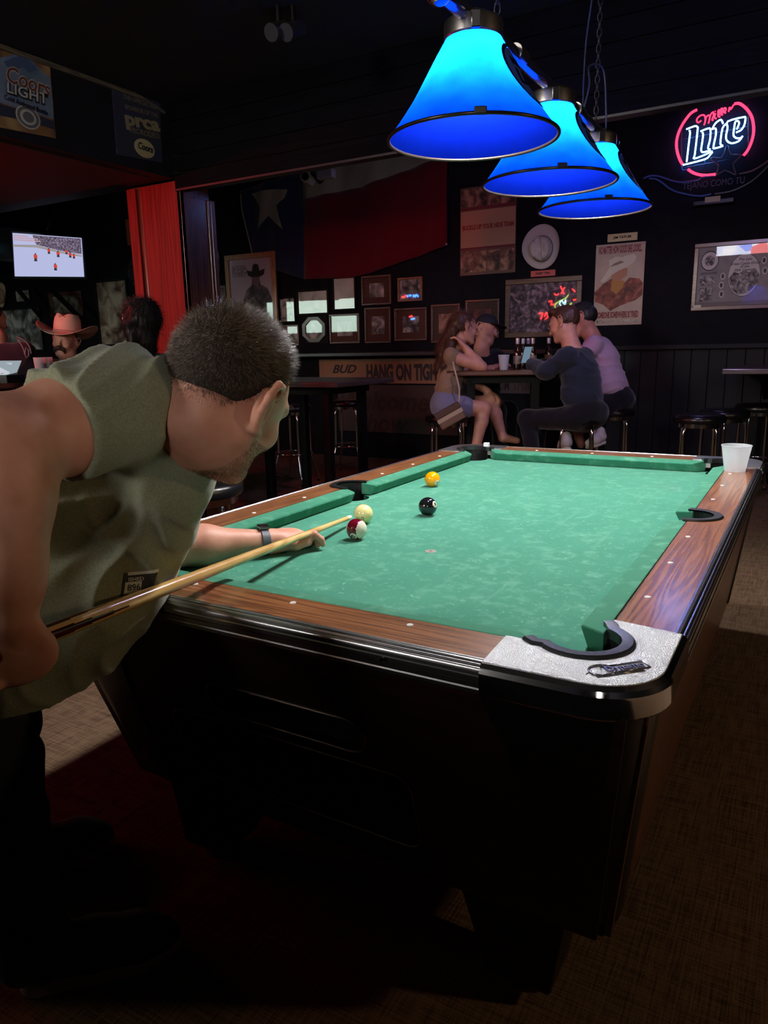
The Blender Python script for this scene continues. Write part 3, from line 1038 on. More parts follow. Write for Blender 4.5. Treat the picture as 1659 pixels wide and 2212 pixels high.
prof = [(float(a), float(b)) for a, b, _ in smooth_path([(a, b, 0) for a, b in prof], 4)]
M_badge = mat('badge_print', srgb(60, 90, 180), rough=0.35)
M_badge_ink = mat('badge_ink', srgb(14, 20, 60), rough=0.4)
M_bulb = emis('bulb_glow', (1.0, 0.95, 0.88), 1650)
for i, ly in enumerate(LYS):
    c = (LX, ly, RIMZ)
    inn = [(r - 0.003, h) for r, h in prof]
    sh = MB().lathe(prof, c, 64).build('shade', M_shade, PLT, smooth=True, angle=60)
    sh['label'] = 'translucent blue plastic shade'
    MB().tube([(LX + RIMR * math.cos(a), ly + RIMR * math.sin(a), RIMZ) for a in np.linspace(0, 2 * PI, 64, endpoint=False)], 0.0045, 8, closed=True).build('rim', M_dkmetal, sh, smooth=True)
    MB().lathe([(0.0001, 0.285), (0.03, 0.283), (0.052, 0.272), (0.0705, 0.262), (0.0725, 0.255), (0.0725, 0.226), (0.070, 0.222), (0.060, 0.226)], c, 40).build('collar', M_nickel, sh, smooth=True, angle=30)
    # clamp screw on the collar and a clip on the rim
    a = math.radians(-62)
    d = Vector((math.cos(a), math.sin(a), 0))
    p0 = Vector(c) + d * 0.072 + Vector((0, 0, 0.243))
    MB().box((-0.012, -0.006, -0.02), (0.012, 0.006, 0.02)).xform(Matrix.Translation(p0) @ Matrix.Rotation(a + PI / 2, 4, 'Z')).build('clamp', M_chrome, sh, bevel=0.003)
    p1 = Vector(c) + d * (RIMR + 0.001)
    MB().box((-0.014, -0.005, -0.004), (0.014, 0.006, 0.013)).xform(Matrix.Translation(p1) @ Matrix.Rotation(a + PI / 2, 4, 'Z')).build('clip', M_blk, sh, bevel=0.002)
    MB().ball((LX, ly, RIMZ + 0.158), (0.026, 0.026, 0.06), 12, 8).build('bulb', M_bulb, sh, smooth=True)
    MB().lathe([(0.016, 0.16), (0.02, 0.235)], c, 20).build('socket', M_nickel, sh, smooth=True)
    MB().tube([(LX, ly, RIMZ + 0.275), (LX, ly, BZ - 0.01)], 0.012, 12).build('stem', M_nickel, sh, smooth=True)
    # printed oval badges on the two sides, following the bell surface
    for sgn in (1, -1):
        def on_bell(u, v, lift=0.0012):
            h = 0.12 + v
            r = np.interp(h, [q_[1] for q_ in prof][::-1], [q_[0] for q_ in prof][::-1]) + lift
            aa = (0.0 if sgn > 0 else PI) + u / max(r, 0.05) * 1.0
            return (LX + r * math.cos(aa), ly + r * math.sin(aa), RIMZ + h)
        for nm, k0, k1, mm, lf in (('badge_ring', 0.88, 1.0, M_badge_ink, 0.0022), ('badge', 0.0, 0.88, M_badge, 0.0012)):
            V, F = [], []
            for kk in np.linspace(k0, k1, 5):
                for j in range(32):
                    t_ = 2 * PI * j / 32
                    V.append(on_bell(0.062 * kk * math.cos(t_), 0.078 * kk * math.sin(t_), lf))
            for q_ in range(4):
                for j in range(32):
                    F.append((q_ * 32 + j, q_ * 32 + (j + 1) % 32, (q_ + 1) * 32 + (j + 1) % 32, (q_ + 1) * 32 + j))
            MB().add(V, F).build(nm, mm, sh, smooth=True)
        for s_, sz, v_ in (('Miller', 0.028, 0.03), ('Lite', 0.052, -0.008)):
            o = text('badge_lettering', s_, sz, M_badge_ink, None, (0, 0, 0), (1, 0, 0), (0, 1, 0), depth=0.0004, bold=0.0012, shear=0.2)
            for v in o.data.vertices:
                v.co = on_bell(v.co.x, v.co.y + v_, 0.0028)
            o.parent = sh
            o.matrix_parent_inverse = Matrix.Identity(4)
# hanging chains and supply cord
M_chain = mat('dull_chain', srgb(70, 72, 84), rough=0.4, metal=0.8)
for y in (0.9, 1.9):
    z = BZ + 0.02; k = 0; ch = MB()
    while z < ZC:
        a = 0 if k % 2 else PI / 2
        ch.tube([(LX + 0.008 * math.cos(t) * math.cos(a), y + 0.008 * math.cos(t) * math.sin(a), z + 0.016 + 0.017 * math.sin(t)) for t in np.linspace(0, 2 * PI, 10, endpoint=False)], 0.0022, 5, closed=True)
        z += 0.026; k += 1
    ch.build('chain', M_chain, PLT, smooth=True)
cord = [(LX, 1.72, BZ + 0.012), (LX + 0.015, 1.74, BZ + 0.1), (LX - 0.01, 1.82, BZ + 0.19), (LX + 0.015, 1.92, BZ + 0.2), (LX + 0.03, 1.93, BZ + 0.05), (LX + 0.025, 1.96, BZ - 0.06), (LX + 0.05, 1.96, BZ - 0.14)]
MB().tube(smooth_path(cord, 8), 0.0035, 6).build('cord', mat('cord_grey', srgb(60, 70, 110), 0.4), PLT, smooth=True)
MB().tube(smooth_path([(LX, 1.72, BZ + 0.012), (LX - 0.02, 1.8, BZ + 0.25), (LX - 0.012, 1.85, BZ + 0.5), (LX - 0.02, 1.84, ZC)], 8), 0.003, 6).build('cord', mat('cord_grey', srgb(60, 70, 110), 0.4), PLT, smooth=True)

# ================================================================== behind the camera: added light-blocking half wall and fill panels
HW = struct(MB().box((-3.4, -1.62, 0), (XR, -1.5, 1.26)).build('wall_light_block', M_wall), 'added unseen half wall that keeps fill light off the floor and cabinet')  # unseen wall added to shade the floor and cabinet
MB().box((-3.42, -1.69, 1.26), (XR, -1.46, 1.30)).build('cap_rail', M_ledge, HW, bevel=0.008)
M_fill = emis('fill_glow_warm', (1.0, 0.91, 0.82), 44.0)  # added fill glow for the player's near side
def fill_panel(label, x0, x1, z0, z1, m):
    t = thing('television', label, 'television', ((x0 + x1) / 2, YF, z0))  # unseen fill light, only cased like a television
    MB().box((x0 - 0.03, YF + 0.002, z0 - 0.03), (x1 + 0.03, YF + 0.05, z1 + 0.03)).build('casing', M_blk, t, bevel=0.006)
    MB().box((x0, YF + 0.05, z0), (x1, YF + 0.054, z1)).build('screen', m, t)
    return t
fill_panel('large added fill light panel high on the front wall, left of the camera', -3.8, -2.6, 2.3, 3.3, M_fill)
fill_panel('narrow added fill light panel on the front wall, nearer the right', 1.5, 2.05, 1.95, 2.72, emis('fill_glow_small', (1.0, 0.91, 0.82), 48.0))
# amber lamp added on the unseen right wall to light the floor
WLP = thing('fill_lamp', 'amber fill lamp added out of view on the right wall', 'wall lamp', (XR, 0.9, 1.75))
MB().box((XR - 0.03, 0.83, 1.7), (XR, 0.97, 1.95)).build('back_plate', M_blk, WLP, bevel=0.004)
MB().tube([(XR - 0.02, 0.9, 1.8), (XR - 0.13, 0.9, 1.77)], 0.01, 8).build('arm', M_dkmetal, WLP)
MB().ball((XR - 0.13, 0.9, 1.86), 0.08, 16, 10).build('globe', emis('amber_fill_glow', (1.0, 0.66, 0.36), 190), WLP, smooth=True)
mt_ = MB().box((-1.2, -1.49, 0), (1.6, -0.5, 0.008)).build('reflection_dimmer', mat('reflection_dimmer_black', srgb(14, 14, 15), 0.9, spec=0.1), bevel=0.003)  # added to darken what the chrome corner reflects
tag(mt_, 'dark sheet added on the unseen floor to darken the chrome reflection', 'mat')

# lit mosaic sign box whose glare shows in the collage glass
mm = bpy.data.materials.new('sign_box_mosaic'); mm.use_nodes = True
N, L = mm.node_tree.nodes, mm.node_tree.links; N.clear()
e = N.new('ShaderNodeEmission'); o = N.new('ShaderNodeOutputMaterial'); tc = N.new('ShaderNodeTexCoord'); vo = N.new('ShaderNodeTexVoronoi'); r = N.new('ShaderNodeValToRGB'); sp_ = N.new('ShaderNodeSeparateColor')
vo.inputs['Scale'].default_value = 7
L.new(tc.outputs['Object'], vo.inputs['Vector']); L.new(vo.outputs['Color'], sp_.inputs[0]); L.new(sp_.outputs[0], r.inputs['Fac']); L.new(r.outputs['Color'], e.inputs[0]); L.new(e.outputs[0], o.inputs[0])
r.color_ramp.interpolation = 'CONSTANT'
r.color_ramp.elements[0].color = (0.75, 0.8, 1.0, 1); r.color_ramp.elements[1].position = 0.75; r.color_ramp.elements[1].color = (0.3, 0.4, 1.0, 1)
q_ = r.color_ramp.elements.new(0.45); q_.color = (0.95, 0.95, 1.0, 1)
q_ = r.color_ramp.elements.new(0.9); q_.color = (0.9, 0.2, 0.2, 1)
e.inputs[1].default_value = 11.0
t = thing('sign_box', 'lit mosaic sign box on the rear of the plank header', 'sign', (-0.45, HY + 0.06, 2.33))
MB().box((-0.96, HY + 0.061, 2.31), (-0.2, HY + 0.09, 2.49)).build('casing', M_blk, t, bevel=0.004)
MB().box((-0.94, HY + 0.09, 2.325), (-0.22, HY + 0.094, 2.47)).build('lit_panel', mm, t)

# ================================================================== figures: smooth solids meshed from distance fields
def vnoise(P, seed=0):
    """smooth value noise on an (n,3) array, range about -1..1"""
    P = np.asarray(P, np.float64)
    i = np.floor(P).astype(np.int64); f = P - i
    f = f * f * (3 - 2 * f)

    def hsh(a, b, c):
        n = (a * 374761393 + b * 668265263 + c * 2147483647 + seed * 974711) & 0x7fffffff
        n = (n ^ (n >> 13)) * 1274126177 & 0x7fffffff
        n = n ^ (n >> 16)
        return (n & 0xffff) / 32767.5 - 1.0
    out = 0
    for dx in (0, 1):
        for dy in (0, 1):
            for dz in (0, 1):
                wgt = (f[:, 0] if dx else 1 - f[:, 0]) * (f[:, 1] if dy else 1 - f[:, 1]) * (f[:, 2] if dz else 1 - f[:, 2])
                out = out + wgt * hsh(i[:, 0] + dx, i[:, 1] + dy, i[:, 2] + dz)
    return out


class Field:
    BIG = 0.5

    def __init__(self, lo, hi, h):
        self.lo = np.array(lo, float); self.h = h
        self.n = np.ceil((np.array(hi, float) - self.lo) / h).astype(int) + 1
        self.g = np.full(self.n, self.BIG, np.float32)

    def sub(self, lo, hi):
        a = np.clip(np.floor((np.array(lo) - self.lo) / self.h).astype(int), 0, self.n)
        b = np.clip(np.ceil((np.array(hi) - self.lo) / self.h).astype(int) + 1, 0, self.n)
        if np.any(b <= a):
            return None
        sl = tuple(slice(a[i], b[i]) for i in range(3))
        ax = [(self.lo[i] + self.h * np.arange(a[i], b[i])).astype(np.float32) for i in range(3)]
        X, Y, Z = np.meshgrid(*ax, indexing='ij')
        return sl, X, Y, Z

    def _put(self, sl, d, k, mode):
        a = self.g[sl]
        if mode == 'add':
            hh = np.maximum(k - np.abs(a - d), 0) / k if k > 0 else 0
            self.g[sl] = np.minimum(a, d) - (hh * hh * k * 0.25 if k > 0 else 0)
        else:
            d = -d
            hh = np.maximum(k - np.abs(a - d), 0) / k if k > 0 else 0
            self.g[sl] = np.maximum(a, d) + (hh * hh * k * 0.25 if k > 0 else 0)

    def cap(self, a, b, ra, rb=None, k=0.02, mode='add'):
        rb = ra if rb is None else rb
        a = np.array(a, np.float32); b = np.array(b, np.float32)
        R = max(ra, rb) + k + 4 * self.h
        s = self.sub(np.minimum(a, b) - R, np.maximum(a, b) + R)
        if s is None:
            return self
        sl, X, Y, Z = s
        ab = b - a; L2 = float(ab @ ab) + 1e-12
        t = np.clip(((X - a[0]) * ab[0] + (Y - a[1]) * ab[1] + (Z - a[2]) * ab[2]) / L2, 0, 1)
        d = np.sqrt((X - a[0] - t * ab[0]) ** 2 + (Y - a[1] - t * ab[1]) ** 2 + (Z - a[2] - t * ab[2]) ** 2) - (ra + t * (rb - ra))
        self._put(sl, d, k, mode)
        return self

    def chain(self, P, R, k=0.02, mode='add'):
        for i in range(len(P) - 1):
            self.cap(P[i], P[i + 1], R[i], R[i + 1], k, mode)
        return self

    def ell(self, c, r, Rm=None, k=0.02, mode='add'):
        """Rm: 3x3 with the ellipsoid's axes as rows"""
        c = np.array(c, np.float32); r = np.array(r, np.float32)
        Rm = np.eye(3) if Rm is None else np.array(Rm)
        B = float(max(r)) + k + 4 * self.h
        s = self.sub(c - B, c + B)
        if s is None:
            return self
        sl, X, Y, Z = s
        dx, dy, dz = X - c[0], Y - c[1], Z - c[2]
        q = [(Rm[i, 0] * dx + Rm[i, 1] * dy + Rm[i, 2] * dz) / r[i] for i in range(3)]
        k0 = np.sqrt(q[0] ** 2 + q[1] ** 2 + q[2] ** 2) + 1e-9
        k1 = np.sqrt((q[0] / r[0]) ** 2 + (q[1] / r[1]) ** 2 + (q[2] / r[2]) ** 2) + 1e-9
        self._put(sl, k0 * (k0 - 1) / k1, k, mode)
        return self

    def box(self, c, half, Rm=None, r=0.01, k=0.02, mode='add'):
        c = np.array(c, np.float32); half = np.array(half, np.float32)
        Rm = np.eye(3) if Rm is None else np.array(Rm)
        B = float(np.linalg.norm(half)) + k + 4 * self.h
        s = self.sub(c - B, c + B)
        if s is None:
            return self
        sl, X, Y, Z = s
        dx, dy, dz = X - c[0], Y - c[1], Z - c[2]
        q = [np.abs(Rm[i, 0] * dx + Rm[i, 1] * dy + Rm[i, 2] * dz) - (half[i] - r) for i in range(3)]
        d = np.sqrt(sum(np.maximum(v, 0) ** 2 for v in q)) + np.minimum(np.maximum(np.maximum(q[0], q[1]), q[2]), 0) - r
        self._put(sl, d, k, mode)
        return self

    def plane(self, p, nrm, k=0.0, within=None):
        """cut away everything on the side the normal points to"""
        p = np.array(p, float); nrm = np.array(nrm, float); nrm /= np.linalg.norm(nrm)
        s = self.sub(self.lo, self.lo + self.n * self.h) if within is None else self.sub(*within)
        if s is None:
            return self
        sl, X, Y, Z = s
        d = (X - p[0]) * nrm[0] + (Y - p[1]) * nrm[1] + (Z - p[2]) * nrm[2]
        self._put(sl, -d.astype(np.float32), k, 'cut')
        return self

    def warp(self, fn):
        """adds fn(points) to the field near its surface"""
        m = np.abs(self.g) < 0.06
        idx = np.argwhere(m)
        P = self.lo + idx * self.h
        self.g[m] += fn(P).astype(np.float32)
        return self

    def mesh(self, name='solid', relax=1):
        g = self.g
        ins = g < 0
        nx, ny, nz = (np.array(g.shape) - 1)
        cnt = np.zeros((nx, ny, nz), np.uint8)
        for dx in (0, 1):
            for dy in (0, 1):
                for dz in (0, 1):
                    cnt += ins[dx:dx + nx, dy:dy + ny, dz:dz + nz]
        act = np.argwhere((cnt > 0) & (cnt < 8))
        if len(act) == 0:
            return bpy.data.meshes.new(name)
        idm = np.full((nx, ny, nz), -1, np.int32)
        idm[act[:, 0], act[:, 1], act[:, 2]] = np.arange(len(act))
        acc = np.zeros((len(act), 3)); c = np.zeros(len(act))
        cor = [(a, b, d) for a in (0, 1) for b in (0, 1) for d in (0, 1)]
        val = {q: g[act[:, 0] + q[0], act[:, 1] + q[1], act[:, 2] + q[2]].astype(float) for q in cor}
        for q in cor:
            for ax in range(3):
                if q[ax] == 0:
                    q2 = list(q); q2[ax] = 1; q2 = tuple(q2)
                    va, vb = val[q], val[q2]
                    m = (va < 0) != (vb < 0)
                    t = np.where(m, va / np.where(m, va - vb, 1), 0)
                    pt = np.tile(np.array(q, float), (len(act), 1)); pt[:, ax] += t
                    acc += np.where(m[:, None], pt, 0); c += m
        V = self.lo + (act + acc / c[:, None]) * self.h
        F = []
        for ax in range(3):
            a1, a2 = (ax + 1) % 3, (ax + 2) % 3
            s0 = [slice(None)] * 3; s1 = [slice(None)] * 3
            s0[ax] = slice(0, -1); s1[ax] = slice(1, None)
            A, B = ins[tuple(s0)], ins[tuple(s1)]
            for flip, M in ((False, A & ~B), (True, ~A & B)):
                e = np.argwhere(M)
                ok = (e[:, a1] > 0) & (e[:, a2] > 0) & (e[:, a1] < g.shape[a1] - 1) & (e[:, a2] < g.shape[a2] - 1)
                e = e[ok]
                if not len(e):
                    continue
                quad = []
                for o1, o2 in ((-1, -1), (0, -1), (0, 0), (-1, 0)):
                    q = e.copy(); q[:, a1] += o1; q[:, a2] += o2
                    quad.append(idm[q[:, 0], q[:, 1], q[:, 2]])
                quad = np.stack(quad, 1)
                F.append(quad[:, ::-1] if flip else quad)
        F = np.concatenate(F)
        for _ in range(relax):          # light smoothing against the grid
            s = np.zeros_like(V); k = np.zeros(len(V))
            for a, b in ((0, 1), (1, 2), (2, 3), (3, 0)):
                np.add.at(s, F[:, a], V[F[:, b]]); np.add.at(k, F[:, a], 1)
                np.add.at(s, F[:, b], V[F[:, a]]); np.add.at(k, F[:, b], 1)
            V = V * 0.5 + 0.5 * s / np.maximum(k, 1)[:, None]
        me = bpy.data.meshes.new(name)
        me.vertices.add(len(V)); me.vertices.foreach_set('co', V.astype(np.float32).ravel())
        me.loops.add(F.size); me.loops.foreach_set('vertex_index', F.astype(np.int32).ravel())
        me.polygons.add(len(F)); me.polygons.foreach_set('loop_start', np.arange(0, F.size, 4, dtype=np.int32))
        me.update(calc_edges=True)
        me.polygons.foreach_set('use_smooth', np.ones(len(F), bool))
        return me


def unit(v):
    v = np.array(v, float)
    return v / np.linalg.norm(v)


def camdir(a, b, c):
    """direction given as (right, up, away) of the viewer"""
    return unit(CR * a + CU * b + CF * c)


def frame(fwd, up):
    """rows: right, forward, up"""
    fwd = unit(fwd); up = np.array(up, float); up = unit(up - fwd * (up @ fwd))
    return np.array([np.cross(fwd, up), fwd, up])


def head_field(fd, C, Rm, s=1.0, eyes=True, ears=True, k=0.02):
    """a head in its own frame (right, forward, up), C = centre, s = scale"""
    def T(x, y, z):
        return C + (Rm[0] * x + Rm[1] * y + Rm[2] * z) * s
    e = lambda c, r, kk=k, mode='add': fd.ell(T(*c), np.array(r) * s, Rm, kk * s, mode)
    c_ = lambda a, b, ra, rb, kk=k, mode='add': fd.cap(T(*a), T(*b), ra * s, rb * s, kk * s, mode)
    e((0, -0.014, 0.030), (0.076, 0.098, 0.090))
    e((0, 0.028, 0.0), (0.066, 0.070, 0.088), 0.03)
    e((0, 0.02, -0.055), (0.056, 0.064, 0.052), 0.03)
    for sx in (1, -1):
        c_((0.055 * sx, 0.0, -0.05), (0.018 * sx, 0.068, -0.098), 0.022, 0.020, 0.025)
        e((0.042 * sx, 0.066, -0.028), (0.022, 0.024, 0.022), 0.02)
    e((0, 0.076, -0.1), (0.024, 0.018, 0.016), 0.02)
    c_((-0.036, 0.086, 0.022), (0.036, 0.086, 0.022), 0.013, 0.013, 0.018)
    if eyes:
        for sx in (1, -1):
            e((0.032 * sx, 0.100, 0.001), (0.017, 0.014, 0.010), 0.012, 'cut')
            e((0.032 * sx, 0.081, 0.001), (0.013, 0.013, 0.0125), 0.004)
    c_((0, 0.096, 0.012), (0, 0.113, -0.030), 0.008, 0.011, 0.012)
    e((0, 0.112, -0.034), (0.018, 0.012, 0.010), 0.008)
    c_((-0.020, 0.088, -0.066), (0.020, 0.088, -0.066), 0.006, 0.006, 0.008)
    c_((-0.017, 0.087, -0.077), (0.017, 0.087, -0.077), 0.0065, 0.0065, 0.008)
    c_((-0.022, 0.098, -0.0715), (0.022, 0.098, -0.0715), 0.002, 0.002, 0.003, 'cut')
    if ears:
        for sx in (1, -1):
            e((0.083 * sx, -0.008, -0.002), (0.007, 0.019, 0.033), 0.006)
            rim = [(0.079, 0.010, -0.036), (0.084, -0.006, -0.034), (0.096, -0.024, -0.010), (0.103, -0.029, 0.014), (0.100, -0.018, 0.036), (0.091, 0.001, 0.038), (0.083, 0.010, 0.022)]
            rr = [0.008, 0.008, 0.006, 0.006, 0.006, 0.0055, 0.005]
            for i in range(len(rim) - 1):
                a_, b_ = rim[i], rim[i + 1]
                c_((a_[0] * sx, a_[1], a_[2]), (b_[0] * sx, b_[1], b_[2]), rr[i], rr[i + 1], 0.004)
            c_((0.090 * sx, -0.012, -0.012), (0.092 * sx, -0.010, 0.018), 0.0045, 0.004, 0.004)
            e((0.094 * sx, 0.000, -0.006), (0.008, 0.008, 0.014), 0.004, 'cut')
    return T


def hand_fist(fd, wrist, axis, back, side, s=1.0, k=0.008, hold=0.016, thumb=1):
    """closed hand round a bar: wrist position, bar direction (thumb end), back-of-hand direction, reach = wrist->knuckles"""
    axis = unit(axis); reach = unit(side); back = unit(np.array(back) - reach * (np.array(back) @ reach))
    pc = wrist + reach * 0.045 * s
    Rm = np.array([reach, axis, back])
    fd.ell(pc + back * 0.004, np.array([0.052, 0.043, 0.019]) * s, Rm, 0.02)
    for i in range(4):
        off = (0.030 - 0.020 * i) * s
        kn = wrist + reach * (0.088 - (0.006 if i in (0, 3) else 0)) * s + axis * off + back * 0.006
        p1 = kn + reach * 0.012 * s - back * 0.032 * s
        p2 = kn - reach * 0.016 * s - back * 0.050 * s
        p3 = kn - reach * 0.040 * s - back * 0.038 * s
        r = (0.0095 if i < 3 else 0.0083) * s
        fd.chain([kn, p1, p2, p3], [r * 1.1, r * 1.0, r * 0.95, r * 0.85], k * 0.5)
    t0 = wrist + reach * 0.022 * s + axis * 0.03 * s - back * 0.008
    t1 = t0 + reach * 0.03 * s + axis * 0.022 * s - back * 0.018 * s
    t2 = t1 + reach * 0.024 * s - axis * 0.004 * s - back * 0.026 * s
    fd.chain([t0, t1, t2], [0.014 * s, 0.0115 * s, 0.0095 * s], k)


def skin_mat(name, col, col2):
    m = bpy.data.materials.new(name)
    m.use_nodes = True
    nt = m.node_tree; N, L = nt.nodes, nt.links
    b = N['Principled BSDF']; b.inputs['Roughness'].default_value = 0.48; b.inputs['Specular IOR Level'].default_value = 0.4
    b.inputs['Subsurface Weight'].default_value = 0.12; b.inputs['Subsurface Radius'].default_value = (0.012, 0.004, 0.002); b.inputs['Subsurface Scale'].default_value = 0.5
    tc = N.new('ShaderNodeTexCoord')
    n = N.new('ShaderNodeTexNoise'); n.inputs['Scale'].default_value = 24; n.inputs['Detail'].default_value = 6
    L.new(tc.outputs['Object'], n.inputs['Vector'])
    r = N.new('ShaderNodeValToRGB'); r.color_ramp.elements[0].position = 0.3; r.color_ramp.elements[1].position = 0.72
    r.color_ramp.elements[0].color = (*col2, 1); r.color_ramp.elements[1].color = (*col, 1)
    L.new(n.outputs['Fac'], r.inputs['Fac']); L.new(r.outputs['Color'], b.inputs['Base Color'])
    n2 = N.new('ShaderNodeTexNoise'); n2.inputs['Scale'].default_value = 420
    L.new(tc.outputs['Object'], n2.inputs['Vector'])
    bp = N.new('ShaderNodeBump'); bp.inputs['Strength'].default_value = 0.25; bp.inputs['Distance'].default_value = 0.0006
    L.new(n2.outputs['Fac'], bp.inputs['Height']); L.new(bp.outputs['Normal'], b.inputs['Normal'])
    return m


def strands(name, P, D, length, width, m, parent, curl=0.15, seed=1):
    """many fine hairs as slim three-sided spikes: P roots, D directions"""
    rng = np.random.default_rng(seed)
    n = len(P)
    D = D + rng.normal(0, curl, D.shape); D /= np.linalg.norm(D, axis=1)[:, None]
    L = np.asarray(length) * rng.uniform(0.7, 1.2, n)
    a = np.cross(D, rng.normal(0, 1, D.shape)); a /= np.linalg.norm(a, axis=1)[:, None]
    b = np.cross(D, a)
    w_ = np.asarray(width) * np.ones(n)
    V = np.zeros((n, 4, 3))
    for j in range(3):
        t = 2 * PI * j / 3
        V[:, j] = P + (a * math.cos(t) + b * math.sin(t)) * w_[:, None]
    V[:, 3] = P + D * L[:, None]
    o = np.arange(n)[:, None] * 4
    F = np.concatenate([o + np.array([[0, 1, 3]]), o + np.array([[1, 2, 3]]), o + np.array([[2, 0, 3]])])
    me = bpy.data.meshes.new(name)
    V = V.reshape(-1, 3)
    me.vertices.add(len(V)); me.vertices.foreach_set('co', V.astype(np.float32).ravel())
    me.loops.add(F.size); me.loops.foreach_set('vertex_index', F.astype(np.int32).ravel())
    me.polygons.add(len(F)); me.polygons.foreach_set('loop_start', np.arange(0, F.size, 3, dtype=np.int32))
    me.update(calc_edges=True)
    return link(name, me, m, parent)


def sample_mesh(me, n, seed=3):
    """random surface points and normals of a quad mesh"""
    rng = np.random.default_rng(seed)
    nv = len(me.vertices); co = np.zeros(nv * 3); me.vertices.foreach_get('co', co); co = co.reshape(-1, 3)
    npoly = len(me.polygons); idx = np.zeros(npoly * 4, np.int32); me.polygons.foreach_get('vertices', idx); idx = idx.reshape(-1, 4)
    A, B, Cc, D = (co[idx[:, i]] for i in range(4))
    nr = np.cross(Cc - A, D - B); ar = np.linalg.norm(nr, axis=1) + 1e-12
    pick = rng.choice(npoly, n, p=ar / ar.sum())
    u, v = rng.random((n, 1)), rng.random((n, 1))
    P = (A[pick] * (1 - u) + B[pick] * u) * (1 - v) + (D[pick] * (1 - u) + Cc[pick] * u) * v
    return P, nr[pick] / ar[pick][:, None]

# ================================================================== the player bending over the table
M_skin = skin_mat('skin_fair', srgb(216, 162, 142), srgb(200, 138, 118))
M_hair = mat('hair_dark_brown', srgb(64, 50, 42), rough=0.34, spec=0.8)
M_beard = mat('beard_brown', srgb(120, 80, 56), rough=0.5)


def shirt_mat(name, col, col2, nscale=300):
    m = bpy.data.materials.new(name)
    m.use_nodes = True
    nt = m.node_tree; N, L = nt.nodes, nt.links
    b = N['Principled BSDF']; b.inputs['Roughness'].default_value = 0.92; b.inputs['Specular IOR Level'].default_value = 0.15
    b.inputs['Sheen Weight'].default_value = 0.2
    tc = N.new('ShaderNodeTexCoord')
    n = N.new('ShaderNodeTexNoise'); n.inputs['Scale'].default_value = nscale; n.inputs['Detail'].default_value = 3
    L.new(tc.outputs['Object'], n.inputs['Vector'])
    r = N.new('ShaderNodeValToRGB'); r.color_ramp.elements[0].position = 0.3; r.color_ramp.elements[1].position = 0.7
    r.color_ramp.elements[0].color = (*col2, 1); r.color_ramp.elements[1].color = (*col, 1)
    L.new(n.outputs['Fac'], r.inputs['Fac']); L.new(r.outputs['Color'], b.inputs['Base Color'])
    bp = N.new('ShaderNodeBump'); bp.inputs['Strength'].default_value = 0.3; bp.inputs['Distance'].default_value = 0.001
    L.new(n.outputs['Fac'], bp.inputs['Height']); L.new(bp.outputs['Normal'], b.inputs['Normal'])
    return m


M_olive = shirt_mat('olive_heather_cotton', srgb(150, 155, 132), srgb(126, 132, 110))
M_jean = shirt_mat('dark_denim', srgb(38, 40, 52), srgb(28, 30, 40), 500)

PLR = thing('person', 'man in an olive green t-shirt bending over the table to shoot', 'person', (-0.95, -0.3, 0))

HF = camdir(0.41, -0.27, 0.87); HU = camdir(0.42, 0.90, 0.08)
HR = frame(HF, HU)
HC = at(489, 852, 1.22)
HS = 1.10
shR = at(270, 880, 1.17); elR = at(-15, 968, 0.98); wrR = at(18, 1335, 0.965)
shL = at(352, 1000, 1.50); elL = np.array([-0.985, 0.075, 0.80]); wrL = np.array([-0.85, 0.285, 0.779])
smid = (shR + shL) / 2
hipC = np.array([-1.08, -0.36, 0.94])
tors = unit(smid - hipC)                       # along the spine towards the head
acr = unit(shL - shR)                          # right to left
frn = unit(np.cross(tors, acr))                # towards the chest side
if frn[2] > 0:
    frn = -frn
C7 = smid + tors * 0.06 - frn * 0.045

B = Field((-1.16, -0.76, 0.70), (-0.30, 0.50, 1.36), 0.004)
headT = head_field(B, HC, HR, HS)
B.cap(headT(0, -0.03, -0.05), C7 + frn * 0.02, 0.064, 0.07, 0.03)
B.cap(headT(0, 0.005, -0.07), smid + tors * 0.05 + frn * 0.03, 0.05, 0.06, 0.03)
# right arm (cue arm)
B.chain([shR, shR * 0.5 + elR * 0.5, elR], [0.072, 0.067, 0.060], 0.03)
B.ell(elR + unit(elR - shR) * 0.004, (0.045, 0.045, 0.048), None, 0.03)
fm = elR * 0.68 + wrR * 0.32
B.chain([elR, fm, elR * 0.25 + wrR * 0.75, wrR], [0.058, 0.060, 0.042, 0.031], 0.05)
gax = unit(tip - grip)
reach = unit(grip + np.array([0, 0, 0.0]) - wrR - gax * ((grip - wrR) @ gax))
hand_fist(B, wrR, gax, unit(CAM - wrR), reach, 1.02)
